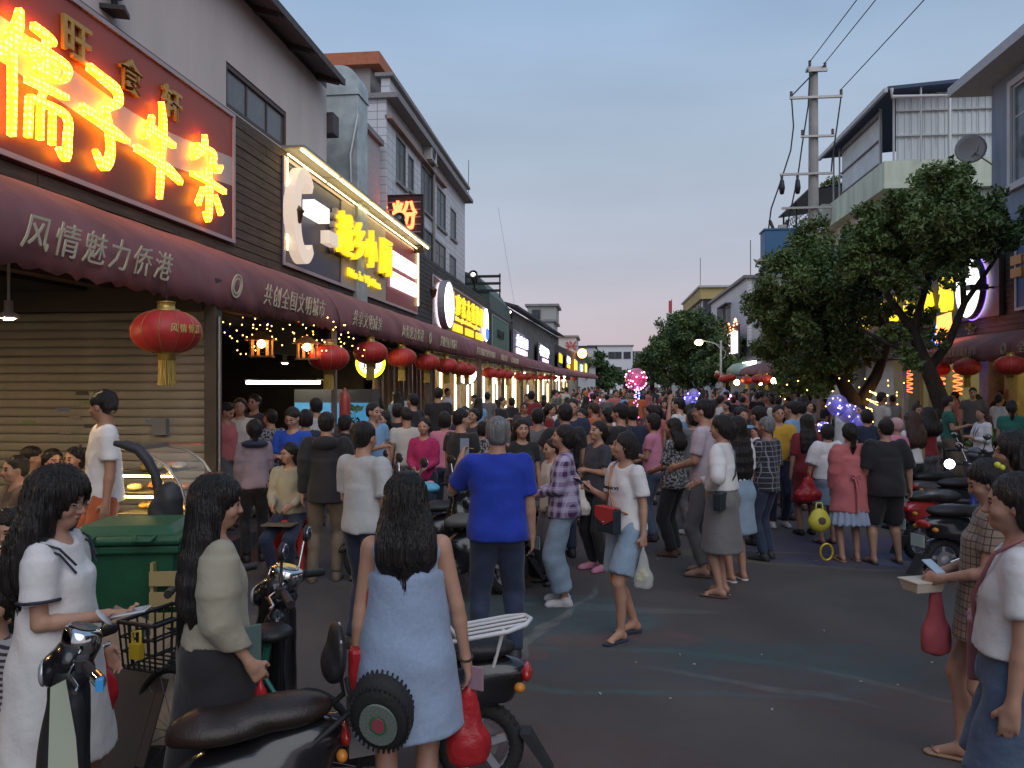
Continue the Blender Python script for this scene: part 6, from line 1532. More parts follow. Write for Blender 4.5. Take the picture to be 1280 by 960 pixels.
# ================================================================= scooters, bicycle, bin, stools
tyre_m = mat('tyre', (.018,.018,.018), .8, bump=.3, bscale=60); rim_m = mat('rim_grey', (.12,.12,.125), .35, metal=.7); chrome = mat('chrome', (.6,.6,.6), .12, metal=1); gloss_b = mat('plastic_black', (.012,.012,.014), .22, coat=.5, noise=.2, nscale=3); matt_b = mat('plastic_matt', (.022,.022,.024), .6, noise=.2); seat_m = mat('seat_vinyl', (.018,.017,.018), .5, bump=.2, bscale=90)
_wheel = {}
def wheel(parent, loc, r=.225, w=.085, disc=True):
    key = (r, w)
    if key not in _wheel:
        t = MB(); n = 36; m = 12; vs = []
        for i in range(n):
            a = 2*math.pi*i/n
            for j in range(m):
                b = 2*math.pi*j/m; rr = r-w*.5+(w*.5)*math.cos(b); vs.append((w*.5*math.sin(b), rr*math.cos(a), rr*math.sin(a)))
        t.add(vs, [(i*m+j, ((i+1)%n)*m+j, ((i+1)%n)*m+(j+1)%m, i*m+(j+1)%m) for i in range(n) for j in range(m)], True)
        for i in range(n): 
            for sx in (-1, 1): t.cbox((sx*w*.26, 0, 0), (w*.30, .010, .012), Matrix.Rotation(2*math.pi*i/n+sx*.05, 4, 'X') @ Matrix.Translation((0, 0, r-.09*w-.002)))
        Mx = Matrix.Rotation(R(90), 4, 'Y'); rm = MB(); ri = r-w*.85
        rm.lathe([(ri, -w*.32), (ri+.012, -w*.4), (ri+.012, w*.4), (ri, w*.32), (ri-.012, w*.2), (ri-.012, -w*.2), (ri, -w*.32)], 30, Mx)
        rm.lathe([(.001, -w*.5), (.05, -w*.5), (.055, 0), (.05, w*.5), (.001, w*.5)], 18, Mx)
        for k in range(5): rm.cbox((0, 0, ri*.5), (w*.35, .032, ri), Matrix.Rotation(2*math.pi*k/5, 4, 'X'))
        d = MB(); d.lathe([(ri*.35, w*.36), (ri*.62, w*.36), (ri*.62, w*.40), (ri*.35, w*.40), (ri*.35, w*.36)], 26, Mx, False)
        _wheel[key] = (t, rm, d)
    t, rm, d = _wheel[key]; e = t.build('wheel', tyre_m, parent); e.location = loc
    rm.build('rim', rim_m, e); d.build('brake_disc', steel, e); return e
def scooter(loc, yaw, label, paint=None, seatm=None, accent=None, rack=False, back=False, mirrors=True, plate=True, cover=None, hand=True, res=.019, sc=1, spare=False, visor=True, lean=0, group='parked electric scooters', dial=False):
    """local frame: heading +Y, ground at z=0"""
    e = empty('parked_scooter', loc, R(yaw), label=label, cat='scooter', group=group); e.scale = sc if isinstance(sc, tuple) else (sc, sc, sc); e.rotation_euler[0] = 0; e.rotation_euler[1] = R(lean)
    paint = paint or gloss_b; accent = accent or paint; A = np.array
    wheel(e, (0, .62, .225)); wheel(e, (0, -.60, .225))
    f = Field()   # rear body
    f.ell((0, -.38, .50), (.155, .40, .14), .06); f.ell((0, -.62, .60), (.11, .24, .09), .06); f.ell((0, -.20, .42), (.16, .20, .16), .06); f.cap((0, -.05, .30), (0, .30, .28), .11, .10, .05)
    f.ell((0, -.60, .225), (.2, .27, .27), .02, op=-1)
    V, Q = f.mesh(res); link(bpy.data.objects.new('rear_body', np_mesh('rear_body', V, Q, [paint])), e)
    f = Field()   # leg shield and front
    f.cap((-.10, .42, .40), (-.10, .42, .88), .055, .05, .08); f.cap((.10, .42, .40), (.10, .42, .88), .055, .05, .08); f.cap((0, .46, .32), (0, .47, .92), .075, .07, .06)
    f.ell((0, .50, .62), (.14, .085, .24), .05); f.ell((0, .36, .66), (.11, .055, .17), .02, op=-1); f.ell((0, .43, .98), (.11, .09, .06), .04)
    V, Q = f.mesh(res); link(bpy.data.objects.new('leg_shield', np_mesh('leg_shield', V, Q, [accent])), e)
    f = Field(); f.cyl((0, .28, .27), (0, .279, .31), .19, .19, .01, sq=(.9, 1.35, 1)); f.half((0, .0, .315), (0, 0, 1)); V, Q = f.mesh(.014); 
    box('floorboard', (-.16, -.05, .27), (.16, .46, .315), matt_b, e, bevel=.015)
    f = Field()   # seat
    f.ell((0, -.22, .70), (.135, .24, .065), .05); f.ell((0, -.52, .725), (.125, .26, .065), .05); f.cap((0, -.02, .68), (0, -.12, .69), .05, .08, .05); f.half((0, 0, .655), (0, 0, -1), .02)
    V, Q = f.mesh(res*.9); link(bpy.data.objects.new('seat', np_mesh('seat', V, Q, [seatm or seat_m])), e)
    f = Field()   # front mudguard
    f.ell((0, .62, .25), (.075, .29, .235), .02); f.ell((0, .62, .225), (.2, .235, .232), .01, op=-1); f.half((0, 0, .30), (0, 0, -1)); V, Q = f.mesh(.012); link(bpy.data.objects.new('front_mudguard', np_mesh('front_mudguard', V, Q, [paint])), e)
    MB().tube([(-.075, .62, .225), (-.075, .50, .58)], .022, 8).tube([(.075, .62, .225), (.075, .50, .58)], .022, 8).build('fork', steel, e)
    MB().prism([(-.86, .30), (-.98, .10), (-.95, .09), (-.80, .30)], 0, -.06, .06).build('rear_mudguard', matt_b, e)
    MB().tube([(0, .48, .60), (0, .42, 1.02)], .03, 8).build('steering_column', matt_b, e)
    hb = MB().tube([(-.33, .30, 1.03), (-.20, .36, 1.05), (-.06, .42, 1.03), (.06, .42, 1.03), (.20, .36, 1.05), (.33, .30, 1.03)], .014, 8); hb.build('handlebar', chrome, e)
    for sg in (-1, 1):
        g = MB().tube([(sg*.35, .285, 1.03), (sg*.215, .352, 1.048)], .021, 10); g.build('grip', matt_b, e)
        MB().tube([(sg*.16, .41, 1.04), (sg*.24, .42, 1.035), (sg*.34, .37, 1.02), (sg*.36, .38, 1.01)], [.010,.009,.008,.011], 6).build('brake_lever', chrome if dial else matt_b, e)
        box('switch_box', (sg*.18-.03, .345, 1.02), (sg*.18+.03, .40, 1.075), matt_b, e, bevel=.008)
        if mirrors:
            MB().tube([(sg*.17, .38, 1.06), (sg*.23, .36, 1.22)], .008, 6).build('mirror_stem', chrome, e)
            m = MB().ball((sg*.25, .35, 1.26), (.065, .018, .045), 14, 8); mo = m.build('mirror', matt_b, e); MB().ball((sg*.25, .336, 1.26), (.055, .008, .036), 14, 8).build('mirror_glass', mat('mirror_glass', (.5,.52,.55), .05, metal=1), mo)
    f = Field(); f.ell((0, .44, 1.03), (.11, .08, .07), .03); f.ell((0, .52, .99), (.07, .05, .06), .03); V, Q = f.mesh(.010); link(bpy.data.objects.new('headlight_housing', np_mesh('headlight_housing', V, Q, [paint])), e)
    MB().ball((0, .555, .985), (.058, .022, .048), 14, 8).build('headlight', mat('lens_clear', (.5,.52,.55), .08, metal=.4), e)
    if dial: MB().lathe([(.001, .06), (.07, .058), (.085, .045), (.088, .0), (.07, -.05), (.001, -.05)], 22, Matrix.Translation((0, .40, 1.075)) @ Matrix.Rotation(R(14), 4, 'X')).build('speedometer', chrome, e); MB().lathe([(.001, .0635), (.058, .0625)], 22, Matrix.Translation((0, .40, 1.075)) @ Matrix.Rotation(R(14), 4, 'X')).build('dial_glass', mat('dial_glass', (.25,.3,.3), .08, metal=.5), e)
    f = Field(); f.ell((0, -.835, .60), (.10, .035, .045), .02); V, Q = f.mesh(.010); link(bpy.data.objects.new('tail_light', np_mesh('tail_light', V, Q, [mat('tail_red', (.42,.02,.015), .2, coat=.6)])), e)
    for sg in (-1, 1): MB().ball((sg*.13, -.80, .56), (.035, .03, .025), 10, 6).build('indicator', mat('indicator_amber', (.6,.22,.03), .25), e)
    if plate: box('number_plate', (-.09, -.90, .38), (.09, -.893, .50), mat('plate_pale', (.45,.55,.5), .5), e)
    MB().tube([(-.10, -.15, .26), (-.17, -.20, .02)], .012, 6).build('stand', matt_b, e); box('battery_box', (-.10, -.12, .16), (.10, .26, .262), matt_b, e)
    MB().tube([(.10, -.60, .225), (.13, -.25, .33)], .018, 6).build('shock_absorber', chrome, e)
    if rack:
        rm = mat('rack_white', (.65,.65,.66), .35); L = MB()
        L.tube([(-.14, -.46, .79), (-.14, -.74, .84), (-.09, -.83, .86), (0, -.86, .865), (.09, -.83, .86), (.14, -.74, .84), (.14, -.46, .79)], .012, 8)
        for x in (-.07, 0, .07): L.tube([(x, -.50, .80), (x, -.84, .862)], .009, 6)
        L.tube([(-.14, -.52, .80), (.14, -.52, .80)], .010, 6); L.tube([(-.14, -.50, .80), (-.15, -.44, .88), (-.14, -.42, .98)], .012, 6); L.tube([(.14, -.50, .80), (.15, -.44, .88), (.14, -.42, .98)], .012, 6); L.tube([(-.1, -.72, .84), (-.08, -.66, .62)], .010, 6); L.build('luggage_rack', rm, e)
    if back:
        f = Field(); f.ell((0, -.80, .93), (.13, .045, .115), .03); f.ell((0, -.77, .88), (.11, .05, .07), .03); V, Q = f.mesh(.009); link(bpy.data.objects.new('backrest', np_mesh('backrest', V, Q, [seat_m])), e)
        MB().tube([(-.11, -.80, .99), (0, -.815, 1.04), (.11, -.80, .99)], .006, 6).build('piping', mat('rack_white', (.65,.65,.66), .35), e)
        MB().tube([(-.1, -.83, .85), (-.1, -.86, .72), (-.1, -.60, .58)], .014, 6).tube([(.1, -.83, .85), (.1, -.86, .72), (.1, -.60, .58)], .014, 6).build('backrest_frame', matt_b, e)
    if spare:
        s = wheel(e, (-.22, -.98, .74), .165, .13); s.rotation_euler = (0, R(22), R(150)); s.name = 'spare_wheel'
        M = Matrix.Rotation(R(90), 4, 'Y') @ Matrix.Translation((0, 0, .067)); d = MB(); d.lathe([(.045, 0), (.095, 0), (.095, .01), (.045, .01)], 26, M, False); d.build('hub_cover', mat('hub_print', (.32,.36,.32), .5, c2=(.02,.05,.03), nscale=40), s); MB().lathe([(.001, .012), (.034, .012), (.034, 0)], 18, M, False).build('hub_badge', mat('badge_red', (.35,.08,.10), .5), s); MB().lathe([(.036, .008), (.044, .008)], 18, M, False).build('hub_ring', mat('badge_green', (.03,.25,.10), .5), s)
        box('wheel_bracket', (-.03, -1.0, .50), (.03, -.86, .74), steel, e)
    if cover:
        f = Field(); f.ell((0, .42, 1.0), (.36, .17, .10), .08); f.ell((0, .52, .72), (.24, .10, .30), .1); f.post = folds(.010, 3, 18, 18); f.half((0, .36, .7), (0, -1, .0)); V, Q = f.mesh(.014)
        link(bpy.data.objects.new('rain_cover', np_mesh('rain_cover', V, Q, [cover])), e)
    return e
def scooters():
    def at(px, d): q = P(px, 480, d); return (q.x, q.y, 0)
    pale = mat('paint_pale_green', (.45,.50,.38), .3, coat=.4); 
    st = mat('seat_worn', (.05,.022,.012), .42, c2=(.015,.013,.013), nscale=1.1, bump=.15, bscale=80)
    s = scooter((-1.584, 2.815, 0), 119, 'black scooter with pale green stripes, chrome dial and spare wheel, nearest at bottom left', accent=matt_b, mirrors=False, dial=True, res=.009, seatm=st, back=True, spare=True, plate=False, sc=(.9, .755, 1.0))
    for sg in (-1, 1):
        MB().prism([(.36, .36), (.52, .40), (.50, .98), (.44, 1.0), (.40, .80)], 0, sg*.163, sg*.172).build('side_stripe', pale, s)
    box('grip_end', (-.39, .27, 1.012), (-.352, .30, 1.048), mat('blue_tip', (.05,.35,.75), .3), s); MB().tube([(-.30, .308, 1.036), (-.352, .282, 1.03)], .024, 10).build('grip_ring', chrome, s)
    MB().lathe([(.001, .006), (.045, .004), (.047, 0), (.001, 0)], 18, Matrix.Translation((.16, .32, 1.12)) @ Matrix.Rotation(R(40), 4, 'X')).build('round_mirror', mat('lamp_post', (.5,.5,.52)), s)
    tp = mat('peeled_white', (.55,.54,.48), .6); 
    MB().ball((-.168, -.06, .50), (.014, .10, .034), 12, 6).build('peeled_patch', tp, s); MB().ball((-.150, .12, .52), (.010, .025, .02), 8, 5).build('peeled_patch', tp, s)
    f = MB().ball((-.152, -.42, .55), (.010, .055, .02), 14, 6).build('oval_badge', mat('badge_red2', (.35,.05,.05), .4), s)
    scooter((-1.167, 3.84, 0), 97, 'black scooter with white tube luggage rack behind the woman in the blue dress', rack=True, mirrors=True, dial=True, res=.010, plate=False, sc=(.9, .96, .97))
    blu = mat('cover_blue', (.10,.38,.55), .7, noise=.15, bump=.2); 
    s = scooter(at(560, 7.3), 128, 'dark scooter with light blue grip covers beside the man in the blue shirt', seatm=mat('seat_grey', (.10,.095,.09), .5), sc=1.05)
    for sg in (-1, 1):
        f = Field(); f.ell((sg*.27, .33, 1.06), (.16, .09, .045), .03); f.ell((sg*.22, .40, 1.02), (.12, .08, .05), .03); V, Q = f.mesh(.012); link(bpy.data.objects.new('grip_cover', np_mesh('grip_cover', V, Q, [blu])), s)
        MB().ball((sg*.27, .30, 1.10), (.04, .03, .012), 12, 6).build('pink_print', mat('print_pink', (.6,.25,.30), .7), s)
    s = scooter(at(618, 7.9), 140, 'dark grey scooter just behind the man in the blue shirt', seatm=mat('seat_grey', (.10,.095,.09), .5), sc=1.0)
    s = scooter(at(530, 8.4), 120, 'scooter with chrome mirrors in front of the woman in the pink cardigan', sc=1.0)
    f = mat('paint_red', (.35,.03,.03), .25, coat=.6)
    scooter(at(1196, 9.3), -62, 'red and blue scooter with bright tail light and pale number plate, right side', paint=f, accent=mat('paint_blue', (.03,.06,.30), .25, coat=.6))
    scooter(at(1240, 8.2), -70, 'dark scooter under a grey rain cover behind the woman in the plaid dress', cover=mat('cover_grey', (.085,.08,.08), .75, bump=.2), mirrors=True)
    scooter(at(1240, 10.4), -75, 'black scooter with round mirrors nearest the brick planter', paint=gloss_b)
    s = scooter(at(1192, 11.3), -60, 'grey scooter behind the red one on the right', paint=mat('paint_grey', (.10,.10,.11), .3, coat=.4)); 
    q = MB().ball((0,0,0), .055, 12, 8).build('headlamp', em('headlamp_white', (.8, .9, 1.0), 12)); q.location = P(1187, 580, 9.2); tag(q, 'bright white round headlamp among the parked scooters at right', 'lamp')
scooters()
def bicycle():
    q = P(185, 480, 4.25); e = empty('bicycle', (-1.66, 3.56, 0), R(76), label='green framed bicycle with black wire basket beside the beige cardigan woman', cat='bicycle')
    e.scale = (1, .78, 1); gm = mat('paint_teal', (.02,.22,.16), .35, coat=.4)
    def bw(y, nm='wheel'):
        t = MB(); n = 40; r = .30; m = 8
        vs = [(.018*math.sin(2*math.pi*j/m), (r+.018*math.cos(2*math.pi*j/m))*math.cos(2*math.pi*i/n), (r+.018*math.cos(2*math.pi*j/m))*math.sin(2*math.pi*i/n)) for i in range(n) for j in range(m)]
        t.add(vs, [(i*m+j, ((i+1)%n)*m+j, ((i+1)%n)*m+(j+1)%m, i*m+(j+1)%m) for i in range(n) for j in range(m)], True)
        o = t.build('wheel', tyre_m, e); o.location = (0, y, .32); s = MB()
        for k in range(16): a = 2*math.pi*k/16; s.tube([(0, 0, 0), (0, r*math.cos(a), r*math.sin(a))], .0025, 3)
        tag(s.build('spokes', steel, o), kind='stuff')
    bw(.52); bw(-.50)
    MB().tube([(0, .52, .32), (0, .40, .72), (0, .36, .98)], .02, 8).tube([(0, .41, .66), (0, .05, .34), (0, -.05, .30)], .025, 8).tube([(0, -.05, .30), (0, -.18, .80)], .018, 8).tube([(0, -.05, .30), (0, -.5, .32)], .014, 6).tube([(0, -.15, .66), (0, -.5, .32)], .012, 6).build('frame', gm, e)
    MB().tube([(-.28, .22, 1.08), (-.12, .34, 1.06), (0, .36, .99), (.12, .34, 1.06), (.28, .22, 1.08)], .013, 8).build('handlebar', matt_b, e)
    for sg in (-1, 1): MB().tube([(sg*.30, .20, 1.08), (sg*.22, .27, 1.075)], .02, 8).build('grip', matt_b, e)
    f = Field(); f.ell((0, -.2, .86), (.10, .13, .04), .03); V, Q = f.mesh(.014); link(bpy.data.objects.new('saddle', np_mesh('saddle', V, Q, [seat_m])), e)
    b = MB(); x0, x1, y0, y1, z0, z1 = -.17, .17, .46, .74, .66, .88; r = .0065
    for z, k in ((z0, .88), (.74, .92), (.81, .96), (z1, 1.0)):
        cx, cy_ = 0, .6; xs, ys = .17*k, .14*k; b.tube([(-xs, cy_-ys, z), (xs, cy_-ys, z), (xs, cy_+ys, z), (-xs, cy_+ys, z), (-xs, cy_-ys, z)], r if z < z1 else .011, 5)
    for i in range(7):
        t = -1+2*i/6
        for sg in (-1, 1): b.tube([(t*.15, .6+sg*.123, z0), (t*.17, .6+sg*.14, z1)], r, 4); b.tube([(sg*.15, .6+t*.123, z0), (sg*.17, .6+t*.14, z1)], r, 4)
        b.tube([(t*.15, .477, z0), (t*.15, .723, z0)], r*.8, 4)
    b.build('basket', matt_b, e); box('reflector', (-.03, .742, .76), (.03, .752, .82), mat('reflector', (.3,.3,.3), .3), e)
    MB().tube([(-.19, .60, .80), (-.19, .60, .85), (-.19, .54, .86), (-.19, .54, .80)], .008, 6).build('lock_shackle', mat('lock_yellow', (.6,.45,.03), .5), e); box('lock', (-.205, .53, .73), (-.175, .61, .80), MATS['lock_yellow'], e)
bicycle()
def bin_():
    q = P(172, 480, 5.35); e = empty('wheelie_bin', (q.x, q.y, .0), R(12), label='big green plastic wheeled bin with closed lid', cat='bin')
    m = mat('bin_green', (.012,.085,.04), .5, noise=.15, bump=.1); 
    MB().add([(-.27,-.25,.08),(.27,-.25,.08),(.27,.25,.08),(-.27,.25,.08),(-.34,-.32,.98),(.34,-.32,.98),(.34,.32,.98),(-.34,.32,.98)], [(3,2,1,0),(4,5,6,7),(0,1,5,4),(1,2,6,5),(2,3,7,6),(3,0,4,7)]).build('body', m, e, bevel=.03)
    box('rim', (-.37, -.35, .93), (.37, .35, .985), m, e, bevel=.015)
    f = Field(); f.ell((0, 0, 1.0), (.40, .38, .10), .03); f.cyl((0, 0, .99), (0, 0, 1.05), .36, .34, .03, sq=(1.05, 1, 1)); f.half((0, 0, .99), (0, 0, -1)); V, Q = f.mesh(.014)
    box('lid', (-.39, -.38, .99), (.39, .36, 1.04), m, e, bevel=.02); MB().add([(-.33,-.30,1.042),(.33,-.30,1.042),(.30,.26,1.042),(-.30,.26,1.042),(-.28,-.22,1.09),(.28,-.22,1.09),(.25,.2,1.09),(-.25,.2,1.09)], [(4,5,6,7),(0,1,5,4),(1,2,6,5),(2,3,7,6),(3,0,4,7)]).build('lid_dome', m, e, bevel=.02)
    for x in (-.18, .18): MB().tube([(x-.06, -.38, 1.05), (x-.05, -.44, 1.03), (x+.05, -.44, 1.03), (x+.06, -.38, 1.05)], .012, 6).build('handle', m, e)
    for x in (-.2, .2): MB().lathe([(.001, -.03), (.08, -.03), (.08, .03), (.001, .03)], 16, Matrix.Translation((x, .27, .08)) @ Matrix.Rotation(R(90), 4, 'Y')).build('wheel', tyre_m, e)
    # flattened boxes, crates beside the bin
    cm = mat('cardboard', (.30,.22,.15), .85, noise=.12, nscale=3, bump=.1)
    def slab(px, py, d, w, h, rx, ry, label, m_=cm):
        o = MB().cbox((0, 0, 0), (w, .02, h)).cbox((w*.5+.02, 0, .02), (.05, .012, h*.8)).build('cardboard_sheet', m_); o.location = P(px, py, d); o.rotation_euler = (R(rx), R(ry), R(rx*.3)); tag(o, label, 'cardboard')
    slab(160, 812, 4.5, .42, .36, -28, 18, 'crumpled cardboard sheet leaning under the bicycle basket'); slab(205, 885, 4.4, .7, .5, -60, -12, 'large brown cardboard sheet lying on the ground below the basket'); slab(150, 900, 3.9, .3, .5, -20, 5, 'narrow dark cardboard upright beside the chrome dial scooter', mat('cardboard_dark', (.12,.09,.07), .85))
    c = empty('plastic_crate', P(222, 755, 5.1), R(10), label='tan slatted crate wedged right of the green bin', cat='crate')
    for k in range(4): box('slat', (-.14, -.1, -.25+k*.13), (.14, -.085, -.16+k*.13), mat('crate_tan', (.35,.27,.12), .7), c)
    for x in (-.14, .12): box('corner', (x, -.084, -.72), (x+.02, .1, .28), MATS['crate_tan'], c)
    r = empty('red_bag', P(114, 780, 3.35), R(0), label='red plastic bag hanging from the arm of the sailor dress woman', cat='bag'); red_bag(r, .10, .36, 3)
RED = mat('bag_red', (.42,.02,.025), .35, noise=.2, alpha=.93, bump=.4, bscale=25)
def red_bag(root, w, h, seed, m=None, name='bag_body'):
    f = Field(); f.cyl((0, 0, -h), (0, 0, 0), w, w*.35, .02, sq=(1, .55, 1), rnd=.02); f.ell((0, 0, -h*.75), (w*1.1, w*.6, h*.28), .04); f.cap((0, 0, -.05), (0, 0, .07), w*.22, w*.10, .03); f.post = folds(.006, seed, 60, 20); V, Q = f.mesh(.009)
    o = bpy.data.objects.new(name, np_mesh(name, V, Q, [m or RED])); link(o, root); return o
def stool(px, d, label, h=.55, m=None, group=None):
    q = P(px, 480, d); e = empty('plastic_stool', (q.x, q.y, 0), R(10), label=label, cat='stool', group=group); m = m or mat('stool_red', (.52,.03,.025), .4)
    box('seat', (-.15, -.15, h-.03), (.15, .15, h), m, e, bevel=.01)
    for x, y in ((-1,-1),(1,-1),(1,1),(-1,1)):
        MB().add([(x*.12-.03,y*.12-.03,h-.031),(x*.12+.03,y*.12-.03,h-.031),(x*.12+.03,y*.12+.03,h-.031),(x*.12-.03,y*.12+.03,h-.031),(x*.17-.02,y*.17-.02,0),(x*.17+.02,y*.17-.02,0),(x*.17+.02,y*.17+.02,0),(x*.17-.02,y*.17+.02,0)], [(0,1,2,3),(7,6,5,4),(0,4,5,1),(1,5,6,2),(2,6,7,3),(3,7,4,0)]).build('leg', m, e)
    for y in (-.15, .14): box('brace', (-.13, y, h*.45), (.13, y+.012, h*.52), m, e)
bin_(); stool(362, 8.35, 'red plastic stool under the seated woman', .60)
def left_seating():
    # low tables and yellow chair near the left edge
    tm = mat('table_steel', (.28,.27,.25), .35, metal=.5)
    for i, (px, d, lb) in enumerate(((40, 7.2, 'steel table among the seated diners before the shutter'), (8, 5.6, 'steel table at the left edge beside the boy'))):
        q = P(px, 480, d); e = empty('folding_table', (q.x, q.y, .16), R(5), label=lb, cat='table'); box('table_top', (-.5, -.35, .72), (.5, .35, .75), tm, e, bevel=.005)
        for x in (-.44, .44):
            for y in (-.3, .3): MB().tube([(x, y, 0), (x, y, .72)], .015, 6).build('leg', steel, e)
        for k in range(3): MB().lathe([(.03, .75), (.07, .79), (.075, .80), (.065, .80), (.028, .76)], 14, Matrix.Translation((-.25+k*.22, .05*(-1)**k, 0))).build('bowl', mat('bowl_white', (.5,.48,.42), .4), e)
    q = P(6, 480, 3.9); e = empty('yellow_chair', (q.x, q.y, .1), R(-60), label='mustard yellow chair back at the left edge behind the striped shirt', cat='chair'); ym = mat('chair_mustard', (.42,.27,.03), .5)
    box('seat', (-.21, -.21, .40), (.21, .21, .44), ym, e, bevel=.01); box('backrest', (-.21, -.25, .47), (.21, -.22, .95), ym, e, bevel=.01)
    for x in (-.18, .18):
        for y in (-.18, .18): MB().tube([(x, y, 0), (x, y, .4)], .016, 6).build('leg', ym, e)
left_seating()

# ================================================================= trees
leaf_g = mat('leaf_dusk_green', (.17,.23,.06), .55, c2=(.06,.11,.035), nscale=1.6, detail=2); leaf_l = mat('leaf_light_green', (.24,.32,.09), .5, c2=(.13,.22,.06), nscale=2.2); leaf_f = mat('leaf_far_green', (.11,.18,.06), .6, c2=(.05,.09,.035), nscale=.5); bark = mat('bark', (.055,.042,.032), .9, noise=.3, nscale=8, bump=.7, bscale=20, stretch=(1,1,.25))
def crown(name, blobs, n, size, mats_, parent, seed, base=Vector((0,0,0)), light=.12):
    rs = np.random.RandomState(seed); B = np.array([[*(c-base), r] for c, r in blobs]); w = B[:, 3]**2.2; w /= w.sum()
    idx = rs.choice(len(B), n, p=w); c = B[idx, :3]; r = B[idx, 3]
    # sub clumps inside each blob give an uneven outline with gaps
    ncl = 26; cl = rs.normal(size=(len(B), ncl, 3)); cl /= np.linalg.norm(cl, axis=2, keepdims=True); cl *= rs.uniform(.4, 1.25, (len(B), ncl, 1)); cl[..., 2] *= .82
    ci = rs.randint(0, ncl, n); d = rs.normal(size=(n, 3)); d /= np.linalg.norm(d, axis=1, keepdims=True); d *= rs.uniform(0, 1, (n, 1))**.6*.36
    pos = c+(cl[idx, ci]+d)*r[:, None]
    nn = rs.normal(size=(n, 3))+np.array([0, 0, .7]); nn /= np.linalg.norm(nn, axis=1, keepdims=True)
    t = np.cross(nn, rs.normal(size=(n, 3))); t /= np.linalg.norm(t, axis=1, keepdims=True); b = np.cross(nn, t); s = size*rs.uniform(.6, 1.25, (n, 1))
    V = np.stack([pos-t*s, pos+b*s*.42-nn*s*.08, pos+t*s, pos-b*s*.42-nn*s*.08], 1).reshape(-1, 3); Q = np.arange(n*4).reshape(-1, 4)
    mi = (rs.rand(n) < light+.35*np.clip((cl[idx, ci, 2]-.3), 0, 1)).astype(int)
    o = bpy.data.objects.new(name, np_mesh(name, V, Q, mats_, mi, smooth=False)); link(o, parent); return o
def branch_tubes(mb, pts, r): mb.tube(pts, r, 10)
def big_trees():
    def blobs(L, d, dj, seed):
        rs = random.Random(seed); return [(P(px, py, d+rs.uniform(-dj, dj)), r/1000*d) for px, py, r in L]
    d = 17.2; base = P(1195, 480, d); base.z = .4
    e = empty('leaning_tree', base, label='leaning broad-leaved tree rising from the tan planter, right side', cat='tree')
    t = MB(); pt = lambda px, py, dd=0: P(px, py, d+dd)-base
    t.tube([Vector((0, 0, -.3)), pt(1192, 560), pt(1182, 520), pt(1168, 480), pt(1152, 445), pt(1140, 410)], [.24, .21, .19, .17, .14, .10], 12)
    t.tube([pt(1160, 462), pt(1185, 430, .3), pt(1205, 380, .5), pt(1200, 300, .5)], [.11, .09, .07, .04], 8); t.tube([pt(1142, 415), pt(1110, 370, -.3), pt(1090, 320, -.4)], [.09, .07, .04], 8); t.tube([pt(1142, 412), pt(1160, 350), pt(1170, 280)], [.09, .06, .03], 8); t.tube([pt(1150, 440), pt(1110, 430), pt(1075, 410)], [.07, .05, .03], 8); t.tube([pt(1205, 380, .5), pt(1240, 330, .6), pt(1262, 295, .6)], [.06, .04, .02], 6)
    t.build('trunk', bark, e)
    bl = blobs([(1187,238,36),(1150,258,38),(1212,262,36),(1180,292,44),(1228,292,30),(1125,300,38),(1100,275,30),(1255,283,26),(1150,325,32),(1110,335,24),(1175,222,22),(1262,300,14),(1085,300,24),(1125,265,30),(1205,300,34),(1160,290,36),(1150,395,18),(1118,418,17),(1168,425,13),(1140,455,12),(1190,345,15),(1215,320,16),(1075,330,26),(1130,350,26),(1130,440,10),(1110,385,12)], d, 1.3, 2)
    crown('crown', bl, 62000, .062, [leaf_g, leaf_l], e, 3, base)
    d = 20.5; base = P(1078, 480, d); base.z = 0
    e = empty('spreading_tree', base, label='wide dark tree wrapped with spiral fairy lights at its trunk', cat='tree'); pt = lambda px, py, dd=0: P(px, py, d+dd)-base
    t = MB(); t.tube([Vector((.2, 0, 0)), pt(1085, 560), pt(1075, 520), pt(1062, 495), pt(1045, 460), pt(1030, 410)], [.32, .30, .28, .2, .14, .08], 12); t.tube([pt(1072, 510), pt(1095, 470), pt(1110, 430), pt(1095, 370)], [.18, .14, .10, .05], 10); t.tube([pt(1045, 460), pt(1000, 430), pt(975, 400)], [.1, .07, .03], 8); t.tube([pt(1040, 440), pt(1060, 380), pt(1060, 320)], [.1, .07, .03], 8); t.build('trunk', bark, e)
    bl = blobs([(1040,315,38),(1000,345,38),(1065,350,40),(965,378,26),(1025,385,44),(985,410,36),(1070,390,26),(1045,425,34),(965,430,22),(1005,455,32),(1050,462,20),(980,480,16),(950,395,14),(1090,345,24),(1020,488,12),(1085,450,14),(1075,300,24),(1100,400,12),(1015,320,30),(1040,360,40),(1000,385,40),(1025,440,34),(1055,405,34),(985,445,24),(1000,475,22),(1070,430,22),(1035,475,20)], d, 1.6, 4)
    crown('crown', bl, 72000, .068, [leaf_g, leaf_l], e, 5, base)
    s = empty('spiral_fairy_lights', P(1090, 520, d-.35), label='warm spiral fairy lights wound round the spreading tree trunk', cat='fairy lights'); b = MB(); warm = em('fairy_warm', (1.0, .50, .12), 9); coil = []
    for k in range(70):
        a = k*.42; z = .62-k*.0135+.0; x = .14-k*.0035; q = Vector((x+.20*math.cos(a), .2*math.sin(a)-.1, z-.1*math.cos(a))); coil.append(q)
    for q in coil[::2]: b.ball(q, .018, 6, 4)
    tag(b.build('bulbs', warm, s), kind='stuff'); MB().tube(coil, .008, 4).build('rope', em('rope_warm', (1, .6, .25), 3), s)
    rs = random.Random(8); g = empty('branch_fairy_lights', P(1010, 500, d), label='scattered warm fairy lights on the low branches of the spreading tree', cat='fairy lights'); b = MB()
